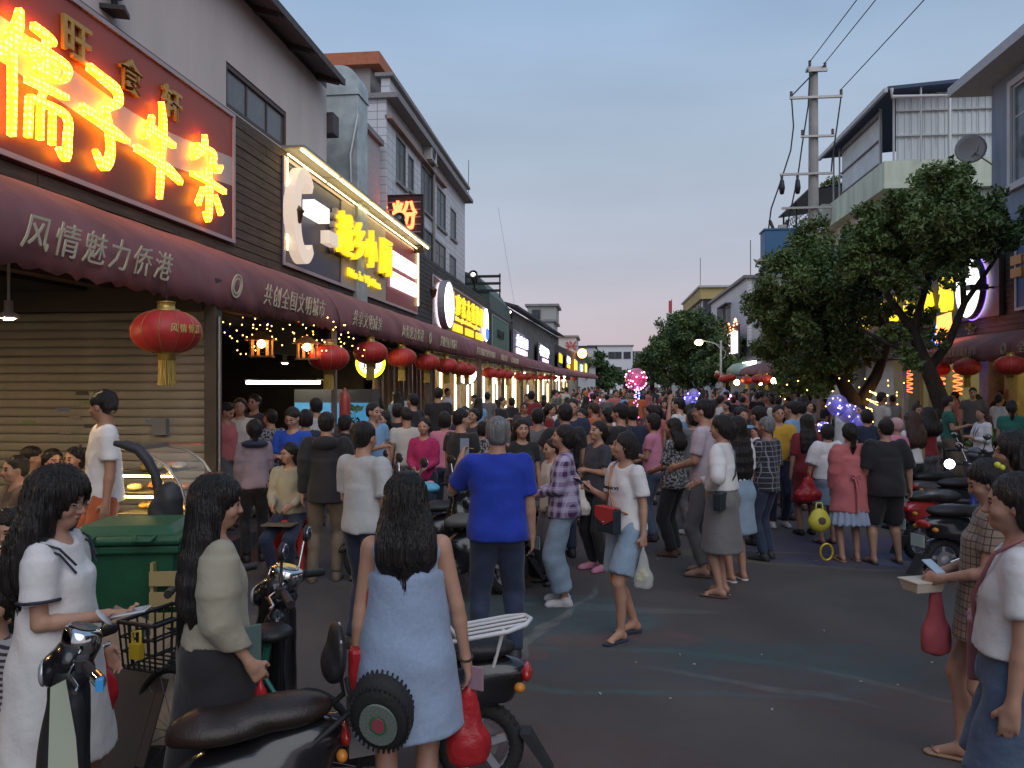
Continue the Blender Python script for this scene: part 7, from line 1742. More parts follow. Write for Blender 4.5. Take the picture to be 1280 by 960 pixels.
    for k in range(24): b.ball(P(rs.uniform(965, 1130), rs.uniform(470, 512), d-rs.uniform(.5, 2))-g.location, .014, 6, 4)
    tag(b.build('bulbs', warm, g), kind='stuff')
    def ft(L, d, n, size, label, seed, tr, X=None):
        base = P(tr[0], 480, d); base.z = 0; e = empty('street_tree', base, label=label, cat='tree', group='dense trees beyond the crowd')
        t = MB(); q = P(tr[0], tr[1], d)-base; t.tube([Vector((0,0,0)), q*.6, q], [.22*d/60, .18*d/60, .10*d/60], 8); 
        for px, py, r in L[:4]: t.tube([q*.6, P(px, py, d)-base], [.10*d/60, .04*d/60], 6)
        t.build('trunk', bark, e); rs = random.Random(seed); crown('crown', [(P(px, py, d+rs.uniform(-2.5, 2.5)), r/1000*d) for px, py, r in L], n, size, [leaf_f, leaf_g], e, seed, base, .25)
    ft([(850,418,24),(868,405,18),(835,430,22),(885,425,22),(858,445,26),(905,428,16),(880,452,22),(838,456,18),(860,470,20),(845,400,14),(860,398,14),(822,440,16),(895,412,14),(870,430,20)], 62, 24000, .17, 'tall dense tree left of the street lamp', 11, (862, 440))
    ft([(905,425,16),(922,432,14),(915,450,16),(930,455,14),(900,455,14),(890,470,14)], 58, 11000, .16, 'dense tree directly behind the street lamp head', 12, (910, 450))
    ft([(822,440,14),(808,448,12),(815,462,14),(800,462,9),(830,470,14),(805,476,10)], 95, 7000, .26, 'smaller paler tree at the left foot of the tall dense tree', 13, (815, 462))
    ft([(742,452,13),(730,462,12),(752,463,14),(765,472,11),(736,474,12),(755,478,12)], 120, 6000, .36, 'round dark tree at the end of the left awning', 14, (745, 465))
    ft([(775,470,9),(786,474,8),(795,470,9)], 135, 2500, .36, 'low dark tree before the white end building', 15, (782, 474))
    base = P(925, 430, 88)
    pl = MB(); o = empty('roof_shrub', P(1037, 235, 42), label='small green shrub on the parapet beside the rooftop canopy', cat='shrub'); crown('leaves', [(P(1037, 232, 42), .5), (P(1047, 228, 42), .4)], 700, .09, [leaf_g, leaf_l], o, 20, o.location); MB().tube([(0, 0, -.5), (0, 0, .2)], .04, 6).build('stem', bark, o)
    o = empty('hanging_vine', P(1218, 400, 21.6), label='trailing vine beside the round white sign', cat='plant'); crown('leaves', [(P(1219, 375+12*k, 21.6), .14+.03*(k%2)) for k in range(5)], 500, .05, [leaf_g, leaf_l], o, 21, o.location)
    o = empty('planter_bush', (8.3, 17.2, .6), label='low dark bush filling the tan stone planter', cat='shrub'); crown('leaves', [(Vector((8.3+x, 17.2+y, .75)), .36) for x in (-.45, 0, .45) for y in (-.45, .4)], 2600, .07, [leaf_g, leaf_l], o, 22, o.location)
big_trees()

# ================================================================= balloons
def balloon_cluster(px, py, d, label, cs, sizes, ledc, nl=26, group=None, string=None):
    e = empty('light_up_balloon', P(px, py, d), label=label, cat='balloon', group=group); rs = random.Random(int(px))
    for i, (dx, dy, r) in enumerate(sizes):
        c = cs[i % len(cs)]; o = Vector((dx/1000*d, rs.uniform(-.1, .1), -dy/1000*d)); rr = r/1000*d
        MB().ball(o, (rr, rr, rr*1.04), 18, 11).build('balloon', mat('balloon_%02d%02d%02d' % tuple(int(x*99) for x in c), c, .15, alpha=.55, coat=.5, c2=tuple(x*.5+.3 for x in c), nscale=5), e)
        MB().ball(o+Vector((rr*.05, .05, 0)), (rr*.55, rr*.5, rr*.6), 12, 8).build('inner_balloon', mat('inner_%02d' % int(c[0]*99), tuple(min(1, x*1.3+.1) for x in c), .4), e)
        b = MB()
        for k in range(nl//len(sizes)):
            a = rs.random()*6.28; z = rs.uniform(-1, .8); q = math.sqrt(max(0, 1-z*z)); b.ball(o+Vector((q*math.cos(a), q*math.sin(a), z))*rr*1.01, .0016*d*.62, 5, 4)
        tag(b.build('led_bulbs', ledc, e), kind='stuff')
    if string:
        b = MB()
        for k in range(24): b.ball(Vector((.003*d*math.sin(k*1.9), 0, -(sizes[0][2]+2+k*2.3)/1000*d)), .0012*d*.6, 5, 4)
        tag(b.build('string_leds', em('led_magenta', (1.0, .12, .5), 9), e), kind='stuff'); MB().tube([(0, 0, -sizes[0][2]/1000*d), (0, 0, -(sizes[0][2]+56)/1000*d)], .006, 5).build('stick', chrome, e)
        b = MB()
        for k in range(10): b.ball(Vector((-.006*d+.002*d*math.sin(k*2.9)+.008*d, 0, -(sizes[0][2]+k*1.6-4)/1000*d)), .0014*d*.6, 5, 4)
        tag(b.build('blue_leds', em('led_blue2', (.1, .2, 1.0), 10), e), kind='stuff')
pk = em('led_pink', (1.0, .25, .45), 9); bv = em('led_blue', (.25, .2, 1.0), 9)
balloon_cluster(795, 474, 22, 'big pink transparent balloon full of lights held above the crowd', [(.75,.12,.35)], [(0,0,13.5)], pk, 34, string=True)
balloon_cluster(1055, 512, 13.5, 'cluster of purple light-up balloons behind the pink jacket woman', [(.35,.32,.75), (.45,.4,.7)], [(-10,-6,13),(4,4,12),(16,16,10),(-24,22,7)], bv, 50)
balloon_cluster(862, 503, 17, 'cluster of lilac light-up balloons left of the man with glasses', [(.5,.45,.85), (.4,.35,.7)], [(5,-10,7),(-2,0,8),(-12,5,8),(8,4,7)], bv, 30)
balloon_cluster(907, 494, 24, 'single blue and red balloon right of the man with glasses', [(.30,.45,.65)], [(0,0,6.5),(-10,8,4)], pk, 16)
balloon_cluster(740, 496, 30, 'small pink balloon cluster above the far left crowd', [(.8,.25,.5)], [(0,0,5.5),(7,5,5),(-6,6,4)], pk, 20)
# ================================================================= the people
WHITE = cloth('cotton_white', (.70,.68,.67)); OFFW = cloth('cotton_cream', (.55,.51,.44)); BLK = cloth('cotton_black', (.018,.017,.019)); NAVY = cloth('cotton_navy', (.02,.028,.06)); GREY = cloth('cotton_grey', (.13,.13,.135)); KHAKI = cloth('khaki', (.17,.13,.09)); CHAR = cloth('charcoal', (.04,.042,.055)); 
ROYAL = cloth('royal_blue', (.008,.035,.36)); LBLUE = cloth('light_blue', (.20,.36,.55)); PINK = cloth('cotton_pink', (.60,.22,.32)); CORAL = cloth('coral_pink', (.50,.14,.14)); MAG = cloth('magenta', (.42,.02,.11)); RED_ = cloth('dark_red', (.20,.015,.02)); ORANGE = cloth('orange_short', (.42,.10,.035)); YEL = cloth('mustard', (.55,.33,.03)); BEIGE = cloth('beige_linen', (.34,.31,.23)); OLIVE = cloth('olive', (.09,.10,.05)); TEAL = cloth('teal_green', (.02,.14,.10)); LILAC = cloth('pale_lilac', (.50,.42,.48)); BROWN = cloth('brown', (.10,.06,.045))
DENIM = pattern_mat('denim_dark', 'denim', (.018,.028,.06), (.035,.05,.10), scale=60); DENIML = pattern_mat('denim_light', 'denim', (.20,.29,.38), (.30,.40,.50), scale=60); DENIMM = pattern_mat('denim_mid', 'denim', (.05,.08,.14), (.10,.14,.21), scale=60)
LINEN = pattern_mat('linen_blue', 'denim', (.22,.30,.44), (.34,.42,.56), scale=70); PURPLAID = pattern_mat('plaid_purple', 'plaid', (.42,.36,.50), (.075,.025,.10), (.5,.45,.6), scale=11)
BRPLAID = pattern_mat('plaid_brown', 'grid', (.26,.19,.14), (.05,.035,.03), scale=26); DKPLAID = pattern_mat('plaid_dark', 'grid', (.02,.022,.03), (.22,.22,.25), scale=17); FLORAL = pattern_mat('floral_dark', 'floral', (.025,.025,.03), (.28,.27,.26), scale=32); STRIPE = pattern_mat('stripe_navy', 'stripe', (.03,.03,.05), (.38,.36,.36), scale=42); SKGREY = cloth('skirt_grey', (.17,.165,.16)); REDCHK = pattern_mat('check_red', 'grid', (.28,.05,.06), (.05,.02,.03), scale=20)
GREYHAIR = hair_mat((.20,.20,.20), 'hair_grey'); BRHAIR = hair_mat((.055,.030,.020), 'hair_brown'); STRAW = mat('sandal_tan', (.36,.22,.13), .6); SHOEW = mat('shoe_white', (.6,.6,.6), .5); PHONE = mat('phone_black', (.02,.02,.025), .15); SKB = mat('shoe_dark', (.03,.03,.035), .6)

def pt2w(root, p):   # a point in a person's frame -> world
    a = root.rotation_euler[2]; c, s = math.cos(a), math.sin(a); return Vector((root.location.x+c*p[0]-s*p[1], root.location.y+s*p[0]+c*p[1], root.location.z+p[2]))
def hand_pos(J, i, out=.085): return J.wr[i]+J.fdir[i]*out*J.s
def phone(root, J, i, label, colr=PHONE, up=None, out=.10):
    q = pt2w(root, hand_pos(J, i, out)); q.z += .0; a = root.rotation_euler[2]
    e = empty('phone', q, a, label=label, cat='phone'); e.rotation_euler[0] = R(38 if up is None else up)
    box('case', (-.037, -.075, -.005), (.037, .075, .004), colr, e, bevel=.004); box('screen', (-.034, -.071, .0042), (.034, .071, .006), mat('screen_dim', (.03,.035,.04), .08, emit=(.5,.6,.8), es=.12), e); return e
def strap_bag(root, J, side, label, bm_, size=(.20, .07, .14), z=.86, strap=True, sm=None, flap=None, y=.10, x=.14):
    """shoulder bag worn across the body"""
    sg = side; s = J.s; c = J.T(sg*x, y, z); q = pt2w(root, c); e = empty('shoulder_bag', q, root.rotation_euler[2]+R(-sg*0), label=label, cat='bag')
    w, d, h = size; box('body', (-w/2, -d/2, -h/2), (w/2, d/2, h/2), bm_, e, bevel=.012)
    if flap: MB().add([(-w/2-.004, d/2+.006, h/2+.006), (w/2+.004, d/2+.006, h/2+.006), (w/2+.004, d/2+.006, .02), (0, d/2+.006, -.035), (-w/2-.004, d/2+.006, .02), (-w/2-.004, -d/2-.004, h/2+.006), (w/2+.004, -d/2-.004, h/2+.006)], [(0,4,3,2,1), (0,1,6,5)]).build('flap', flap, e); MB().ball((0, d/2+.01, -.01), .008, 8, 5).build('clasp', chrome, e)
    if strap:
        a = J.sh[0 if sg > 0 else 1]+np.array([0, 0, .058*s]); L = lambda p: Vector(p)-Vector(c)
        pts = [Vector((-sg*w*.0, d*.5, h/2)), L(J.T(sg*.06, .135, 1.02)), L(J.T(-sg*.03, .150, 1.22)), L(J.T(-sg*.09, .08, 1.40)), L(J.T(-sg*.10, -.02, 1.47)), L(J.T(-sg*.09, -.10, 1.36)), L(J.T(sg*.03, -.145, 1.15)), L(J.T(sg*.13, -.06, .98)), Vector((sg*w*.45, 0, h/2))]
        MB().tube(pts, .009, 6).build('strap', sm or bm_, e)
    return e
def glasses(root, J, label=None):
    m = mat('glasses_frame', (.30,.27,.25), .2, metal=.8); mb = MB(); H = lambda x, y, z: Vector(J.H(x, y, z))
    for sg in (-1, 1):
        pts = [H(sg*.030+.020*math.cos(a), .098, -.004+.015*math.sin(a)) for a in np.linspace(0, 6.283, 13)]; mb.tube(pts, .0018, 4, caps=False); mb.tube([H(sg*.050, .096, .004), H(sg*.076, .02, .004)], .0018, 4)
    mb.tube([H(-.010, .099, 0), H(.010, .099, 0)], .0018, 4); mb.build('glasses', m, root)

def ppl(px, d, face, label, z=.004, **kw):
    q = P(px, 480, d); return make_person((q.x, q.y, z), face, label, **kw)
def heroes():
    LONG = dict(style='long'); 
    # --- nearest row
    r, J = ppl(508, 3.32, 12, 'woman with long black hair seen from behind in a sleeveless pale blue linen dress', h=1.63, res=.0065, arms=(((.16, -.02, -1), (.1, .05, -1)), ((.26, -.02, -1), (.16, .10, -1))), hand='relax', hairk=dict(style='long', length=.31, strands=700), topk=dict(name='dress', hem=.60, hemr=.255, strap=True, neck=.085, g=.016), top_m=LINEN, shoek='sandal', shoe_m=STRAW, feet=((-.07, 0), (.07, .05)), tone=0, head=(-12, -6))
    r2, J2 = r, J
    e = empty('red_bag', pt2w(r, hand_pos(J, 1, .10))-Vector((0, 0, .05)), R(20), label='red plastic carrier bag in the right hand of the blue dress woman', cat='bag'); red_bag(e, .085, .30, 5)
    ph = empty('phone', pt2w(r, hand_pos(J, 1, .07))+Vector((.015, .0, .0)), R(-20), label='phone in a pink patterned case held by the blue dress woman', cat='phone'); box('case', (-.03, -.01, -.07), (.06, .0, .03), mat('case_pink', (.6,.35,.42), .5, c2=(.05,.04,.06), nscale=55), ph, bevel=.004)
    MB().tube([(J.wr[1]+np.array([.03*math.cos(a), .03*math.sin(a), .01*math.sin(a)])).tolist() for a in np.linspace(0, 6.28, 12)], .005, 5).build('bracelet', BRHAIR, r)
    b = empty('shoulder_bag', pt2w(r, J.T(-.19, .02, .88)), r.rotation_euler[2], label='small red shoulder bag at the left side of the blue dress woman', cat='bag'); box('body', (-.05, -.09, -.10), (.02, .09, .08), RED, b, bevel=.02); MB().tube([(0, -.02, .08), (.03, -.06, .30), (.085, -.03, .52), (.09, .04, .52), (.03, .06, .3), (0, .04, .08)], .007, 6).build('strap', mat('strap_red', (.35,.04,.03), .6), b)
    r, J = ppl(270, 3.35, -55, 'woman with very long black hair in a loose beige cardigan and black skirt', h=1.61, res=.0065, arms=(((.22, -.05, -1), (.25, .25, -1)), ((.12, -.05, -1), (.0, .55, -.85))), hand='hold', hairk=dict(style='long', length=.60, vol=.010, strands=500), topk=dict(name='cardigan', hem=.98, long=True, loose=.02, puff=.022, sleeveR=.020), top_m=BEIGE, skirtk=dict(hem=.25, r1=.26, g=.014), skirt_m=BLK, shoek='sneaker', head=(0, -8))
    e = empty('book', pt2w(r, J.T(.17, .12, .93)), r.rotation_euler[2]+R(15), label='thin grey-green folder under the arm of the beige cardigan woman', cat='folder'); box('cover', (-.008, -.03, -.04), (.008, .04, .13), mat('folder_green', (.08,.13,.12), .6), e, bevel=.003)
    e = empty('red_bag', pt2w(r, hand_pos(J, 1, .09))-Vector((0, 0, .04)), 0, label='small red bag in the hand of the beige cardigan woman', cat='bag'); red_bag(e, .06, .20, 6)
    r, J = ppl(72, 3.25, -78, 'woman in a white sailor collar dress with wavy black hair and thin glasses', h=1.64, res=.0065, arms=(((.12, -.05, -1), (.0, .5, -.8)), ((.10, .05, -1), (.0, 1, .12))), hand=('relax', 'palmup'), hairk=dict(style='long', length=.42, vol=.028, strands=600), topk=dict(name='dress', hem=.52, hemr=.27, puff=.012, sleeve=.70, sleeveR=.014), top_m=WHITE, shoek='sneaker', head=(-4, -10), z=0)
    glasses(r, J)
    nv = mat('trim_navy', (.02,.022,.04), .7); s = J.s
    for k, dz in ((1, 0), (2, .022)):
        MB().tube([J.T(-.10, .118, 1.33-dz*1.5), J.T(-.14, .07, 1.405-dz), J.T(-.16, .0, 1.435-dz), J.T(-.15, -.07, 1.40-dz), J.T(-.10, -.120, 1.30-dz), J.T(0, -.132, 1.27-dz), J.T(.10, -.120, 1.30-dz), J.T(.15, -.07, 1.40-dz), J.T(.16, .0, 1.435-dz), J.T(.14, .07, 1.405-dz), J.T(.10, .118, 1.33-dz*1.5)], .005, 5).build('collar_stripe', nv, r)
    for i in (0, 1):
        c = J.sh[i]+(J.el[i]-J.sh[i])*.66; ax = nrm(J.el[i]-J.sh[i]); u = nrm(np.cross(ax, [0, 1, 0])); v = np.cross(ax, u); MB().tube([(c+(u*math.cos(a)+v*math.sin(a))*.073).tolist() for a in np.linspace(0, 6.283, 20)], .007, 5).build('sleeve_stripe', nv, r)
    ph = phone(r, J, 1, 'white edged phone held out by the sailor dress woman', colr=SHOEW, up=10, out=.11)
    MB().tube([(J.wr[0]+np.array([.03*math.cos(a), .03*math.sin(a), .0])).tolist() for a in np.linspace(0, 6.28, 12)], .009, 5).build('watch', chrome, r)
    r, J = ppl(1236, 4.15, 74, 'woman in a brown plaid dress with a yellow hair clip, holding a food box', h=1.60, res=.0075, arms=('front', 'front'), hand='hold', hairk=dict(style='bob'), topk=dict(name='dress', hem=.72, hemr=.22, sleeve=.6), top_m=BRPLAID, shoek='sandal', shoe_m=STRAW, feet=((-.06, -.05), (.06, .14)), head=(-4, -22))
    MB().ball(J.H(-.055, -.08, .07), .018, 8, 6).ball(J.H(-.05, -.095, .05), .016, 8, 6).build('hair_clip', mat('clip_yellow', (.6,.6,.05), .5), r)
    h0 = (pt2w(r, hand_pos(J, 0))+pt2w(r, hand_pos(J, 1)))/2
    e = empty('food_box', h0+Vector((-.02, 0, -.02)), R(20), label='white takeaway food box held by the plaid dress woman', cat='box'); bx = mat('box_cream', (.55,.47,.38), .7); MB().add([(-.08,-.055,-.045),(.08,-.055,-.045),(.08,.055,-.045),(-.08,.055,-.045),(-.09,-.07,.01),(.09,-.07,.01),(.09,.07,.01),(-.09,.07,.01)], [(3,2,1,0),(0,1,5,4),(1,2,6,5),(2,3,7,6),(3,0,4,7),(4,5,6,7)]).build('tray', bx, e, bevel=.005); box('rim', (-.095, -.075, .01), (.095, .075, .016), bx, e)
    e = empty('phone', h0+Vector((.03, -.02, .07)), R(20), label='phone on top of the takeaway box at right', cat='phone'); e.rotation_euler[0] = R(25); box('case', (-.03, -.06, -.005), (.03, .06, .004), mat('phone_silver', (.4,.5,.6), .2), e, bevel=.004)
    e = empty('red_bag', h0+Vector((.05, .0, -.06)), R(10), label='muted red cloth bag hanging below the takeaway box', cat='bag'); red_bag(e, .075, .33, 8, mat('bag_rose', (.33,.06,.07), .8, noise=.15))
    r, J = ppl(1272, 3.0, 66, 'woman in a plain white tee and ragged denim shorts at the right edge', h=1.66, res=.0075, arms=('down', 'down'), hairk=dict(style='bob'), topk=dict(hem=1.02, sleeve=.72, loose=.02), top_m=WHITE, bottom=dict(name='shorts', to=.40, wide=.03, g=.016), bottom_m=DENIMM, shoek='sandal', build=1.06)
    strap_bag(r, J, 1, 'dusty pink bag across the white tee woman at the right edge', mat('bag_dusty', (.36,.14,.14), .6), size=(.20, .06, .24), z=.98, x=.16, y=.14)
    r, J = ppl(1268, 4.95, 75, 'dark haired person in a black top behind the plaid dress woman', h=1.69, res=.010, arms=('fold', 'fold'), hairk=dict(style='long', length=.3, vol=.02), topk=dict(hem=.9), top_m=BLK, bottom=dict(), bottom_m=BLK, shoek='sneaker')
    r, J = ppl(1288, 5.6, 60, 'woman with brown tinted hair behind the others at the right edge', h=1.64, res=.011, hairk=dict(style='long', length=.3), hair_m=BRHAIR, topk=dict(hem=.9), top_m=RED_, bottom=dict(), bottom_m=BLK, shoek='sneaker')
    # --- centre
    r, J = ppl(622, 5.72, 10, 'heavy-set grey haired man in a royal blue tee filming with raised arms', h=1.76, male=True, res=.0075, arms=(((.42, .45, -.62), (-.25, .55, .85)), 'down'), hand=('hold', 'relax'), build=1.14, hairk=dict(style='short'), hair_m=GREYHAIR, topk=dict(hem=.86, sleeve=.80, loose=.012, sleeveR=.016, g=.024), top_m=ROYAL, bottom=dict(g=.012), bottom_m=DENIM, shoek='sneaker', feet=((-.12, 0), (.12, .04)))
    phone(r, J, 0, 'phone raised in front of the grey haired man', up=90)
    r, J = ppl(782, 6.3, 126, 'woman in a white logo tee and light denim shorts walking with a food bag', h=1.62, res=.0075, arms=(((.18, -.08, -1), (.10, .08, -1)), ((.14, .12, -1), (-.05, .75, .40))), hand=('fist', 'hold'), hairk=dict(style='bob'), topk=dict(hem=.90, sleeve=.75, loose=.015, sleeveR=.016), top_m=WHITE, bottom=dict(name='shorts', to=.42, wide=.028, g=.012), bottom_m=DENIML, shoek='sandal', shoe_m=NAVY, feet=((-.07, .12), (.06, -.12, .01)), head=(-32, 8))
    letters('print', 'Champion', frame_M(J.T(.01, .178, 1.25), (-1, 0, 0), (0, -.05, 1)), BLK, r, bend=3.6, w=.19, h=.045, size=.1, extrude=.003, shear=.3)
    phone(r, J, 1, 'black phone held up by the white logo tee woman')
    strap_bag(r, J, -1, 'red, white and black flap bag with patterned strap on the white logo tee woman', mat('bag_black', (.02,.03,.04), .4), size=(.23, .08, .19), z=.99, flap=mat('flap_red', (.50,.04,.04), .4), sm=mat('strap_pattern', (.40,.08,.03), .6, c2=(.5,.35,.2), nscale=70), y=.19, x=.02)
    e = empty('clear_bag', pt2w(r, hand_pos(J, 0, .10))-Vector((0, 0, .04)), 0, label='clear plastic bag with yellow fruit in the walking woman’s hand'.replace('’', "'"), cat='bag')
    red_bag(e, .07, .26, 12, mat('bag_clear', (.75,.75,.72), .25, alpha=.42, bump=.3)); 
    for k in range(5): MB().ball((-.03+.02*(k % 3), .01*(k % 2), -.20+.03*(k//2)), (.032, .028, .022), 8, 6).build('fruit', mat('fruit_yellow', (.62,.52,.14), .5), e)
    r, J = ppl(705, 7.25, 88, 'woman in an open purple plaid shirt and pale wide jeans', h=1.63, res=.0085, arms=('front', 'front'), hairk=dict(style='pony', length=.36), topk=dict(hem=.84, long=True, loose=.04, puff=.012, sleeveR=.013), top_m=PURPLAID, bottom=dict(to=.92, wide=.035), bottom_m=DENIML, shoek='sneaker', shoe_m=SHOEW, head=(0, 10))
    strap_bag(r, J, 1, 'small black pouch at the waist of the purple plaid woman', mat('bag_black', (.02,.03,.04), .4), size=(.20, .07, .12), z=.86, strap=False, y=.12, x=.12)
    r, J = ppl(748, 8.6, 125, 'middle aged woman in a charcoal blouse looking up left with a beige tote', h=1.60, res=.0095, build=1.12, arms=('fold', 'front'), hairk=dict(style='pony', length=.25), topk=dict(hem=.88, sleeve=.8, loose=.02), top_m=CHAR, bottom=dict(), bottom_m=BLK, shoek='sneaker', shoe_m=mat('shoe_rose', (.5,.2,.3), .6), head=(5, 10))
    e = empty('tote_bag', pt2w(r, J.T(.0, .26, .98)), r.rotation_euler[2], label='beige cloth tote held before the charcoal blouse woman', cat='bag'); red_bag(e, .15, .30, 9, OFFW)
    r, J = ppl(706, 9.2, 25, 'broad short haired man in a black tee with a red wristband', h=1.77, male=True, build=1.15, res=.0105, arms=(((.6, .3, -.9), (-.2, .9, -.2)), 'down'), topk=dict(hem=.88), top_m=BLK, bottom=dict(), bottom_m=DENIM, shoek='sneaker')
    r, J = ppl(672, 9.8, 10, 'man in a dark grey tee just left of the broad black tee man', h=1.70, male=True, res=.0115, topk=dict(hem=.88), top_m=GREY, bottom=dict(), bottom_m=BLK, shoek='sneaker')
    r, J = ppl(652, 8.7, -160, 'young woman with long parted hair in black, facing the camera', h=1.62, res=.0095, hairk=dict(style='long', length=.4), topk=dict(hem=.9), top_m=BLK, bottom=dict(), bottom_m=DENIM, shoek='sneaker')
    r, J = ppl(690, 8.0, 120, 'person in grey stooping behind the purple plaid woman', h=1.45, res=.0115, topk=dict(hem=.85, long=True), top_m=OFFW, bottom=dict(to=.95, wide=.02), bottom_m=GREY, shoek='sneaker')
    r, J = ppl(816, 10.2, 68, 'slim woman in a pink tee and jeans with black glasses', h=1.62, res=.0105, arms=('phone', 'front'), hairk=dict(style='bob'), topk=dict(hem=.90, loose=.01), top_m=PINK, bottom=dict(), bottom_m=DENIMM, shoek='sneaker'); glasses(r, J)
    r, J = ppl(842, 9.3, 60, 'woman in a dark floral blouse and black trousers', h=1.60, res=.0105, build=1.08, arms=('front', 'front'), hairk=dict(style='long', length=.22), topk=dict(hem=.84, sleeve=.9, loose=.02), top_m=FLORAL, bottom=dict(wide=.01), bottom_m=BLK, shoek='sneaker', shoe_m=BROWN)
    r, J = ppl(880, 8.35, 70, 'tall man with black glasses in a pale pink tee, forearms forward', h=1.84, male=True, res=.009, arms=('front', 'front'), topk=dict(hem=.86, sleeve=.8, loose=.012), top_m=LILAC, bottom=dict(to=.95), bottom_m=GREY, shoek='sandal', shoe_m=BROWN); glasses(r, J)
    r, J = ppl(902, 7.55, 62, 'woman in a tied white blouse and long grey pencil skirt', h=1.70, res=.0085, arms=(('hip'), 'front'), hairk=dict(style='pony', length=.12), topk=dict(name='blouse', hem=1.0, long=True, puff=.018, loose=.03, sleeveR=.013), top_m=WHITE, skirtk=dict(hem=.42, r1=.215, g=.014), skirt_m=SKGREY, shoek='sandal', shoe_m=BROWN, head=(0, -2))
    strap_bag(r, J, -1, 'small black crossbody bag on the hip of the white blouse woman', mat('bag_black', (.02,.03,.04), .4), size=(.21, .08, .16), z=.92, strap=True, y=-.06, x=.18)
    r, J = ppl(921, 8.1, 30, 'woman with waist long black hair in a white top and light blue denim skirt', h=1.67, res=.009, arms=('bag', 'bag'), hairk=dict(style='long', length=.50), topk=dict(hem=.95, sleeve=.9, tuck=False), top_m=WHITE, skirtk=dict(hem=.50, r1=.20), skirt_m=DENIML, shoek='sandal', shoe_m=SHOEW)
    r, J = ppl(958, 9.1, 48, 'grey haired old man in a dark checked shirt and jeans, with a blue flask', h=1.62, male=True, res=.0095, arms=('fold', 'down'), hairk=dict(style='short'), hair_m=GREYHAIR, topk=dict(hem=.82, sleeve=1.0, loose=.02, sleeveR=.013), top_m=DKPLAID, bottom=dict(), bottom_m=DENIM, shoek='sneaker', shoe_m=SKB, tone=1)
    e = empty('flask', pt2w(r, J.T(-.25, .15, .82)), 0, label='blue cylindrical flask hanging beside the old man', cat='flask'); e.rotation_euler[1] = R(15)
    MB().lathe([(.001, -.14), (.045, -.14), (.05, -.12), (.05, .08), (.001, .08)], 18).build('bottle', mat('flask_blue', (.06,.30,.45), .35), e); MB().lathe([(.001, .13), (.04, .13), (.045, .082), (.001, .082)], 16).build('lid', gloss_b, e)
    r, J = ppl(944, 9.6, 110, 'toddler in a white tee carried beside the old man', h=.86, res=.011, z=.62, topk=dict(hem=.9), top_m=WHITE, bottom=dict(to=.5), bottom_m=GREY, shoek='sneaker')
    r, J = ppl(948, 9.95, 40, 'man in a black tee carrying the toddler', h=1.72, male=True, res=.0115, arms=('fold', 'fold'), topk=dict(), top_m=BLK, bottom=dict(), bottom_m=BLK, shoek='sneaker')
    # --- right of centre
    r, J = ppl(1062, 9.0, 6, 'woman in a belted coral coat over a pale blue pleated skirt, seen from behind', h=1.56, res=.0085, arms=('bag', 'bag'), hairk=dict(style='pony', length=.28), topk=dict(name='coat', hem=.62, long=True, hemr=.25, puff=.02, sleeveR=.022), top_m=CORAL, skirtk=dict(hem=.46, r1=.24, pleat=.010), skirt_m=cloth('pale_blue', (.32,.38,.50)), shoek='sandal', shoe_m=STRAW, feet=((-.1, 0), (.1, .04)))
    bl = MB().tube([J.T(-.02, -.165, 1.06), J.T(.0, -.20, .98), J.T(.01, -.22, .85), J.T(.0, -.235, .62)], [.012,.014,.016,.010], 6).tube([J.T(.0, -.165, 1.06), J.T(.03, -.20, 1.0), J.T(.035, -.21, .9)], .012, 6).tube([J.T(0, -.18, 1.06), J.T(-.05, -.19, 1.09), J.T(-.05, -.19, 1.03), J.T(0, -.18, 1.06), J.T(.05, -.19, 1.09), J.T(.05, -.19, 1.03), J.T(0, -.18, 1.06)], .011, 6); bl.build('belt_bow', CORAL, r)
    r, J = ppl(1107, 8.9, 8, 'stocky man in a black hooded top and black shorts, seen from behind', h=1.61, male=True, build=1.2, res=.0095, arms=('low', 'side'), topk=dict(hem=.80, sleeve=1.0, loose=.03, sleeveR=.03), top_m=BLK, bottom=dict(name='shorts', to=.50, wide=.03), bottom_m=BLK, shoek='sandal', shoe_m=SKB, feet=((-.15, 0), (.16, .02)))
    r, J = ppl(1034, 10.0, 12, 'short woman in a white blouse left of the coral coat woman', h=1.50, res=.0105, arms=('side', 'down'), hairk=dict(style='bob'), topk=dict(hem=.92, sleeve=1.1, loose=.035, sleeveR=.035), top_m=WHITE, skirtk=dict(hem=.55, r1=.19), skirt_m=DENIML, shoek='sandal')
    e = empty('red_bag', P(1010, 598, 9.7), 0, label='full red plastic bag carried by the short white blouse woman', cat='bag'); red_bag(e, .15, .26, 11)
    r, J = ppl(1008, 10.6, 10, 'woman with long dark hair in a deep red dress', h=1.60, res=.0115, hairk=dict(style='long', length=.42), topk=dict(name='dress', hem=.45, hemr=.22, sleeve=1.0), top_m=RED_, shoek='sneaker')
    e = empty('yellow_bag', P(1024, 650, 8.9), R(10), label='yellow child backpack with a brown face held by the coral coat woman', cat='bag'); ym = mat('bag_yellow', (.55,.50,.05), .5, bump=.1)
    f = Field(); f.ell((0, 0, 0), (.11, .07, .13), .03); f.ell((0, 0, -.03), (.125, .075, .09), .04); V, Q = f.mesh(.010); link(bpy.data.objects.new('body', np_mesh('body', V, Q, [ym])), e); MB().ball((0, -.065, -.01), (.055, .02, .055), 14, 8).build('face_patch', BROWN, e); MB().tube([(-.04, 0, .12), (-.03, 0, .19), (.03, 0, .19), (.04, 0, .12)], .01, 6).build('handle', ym, e)
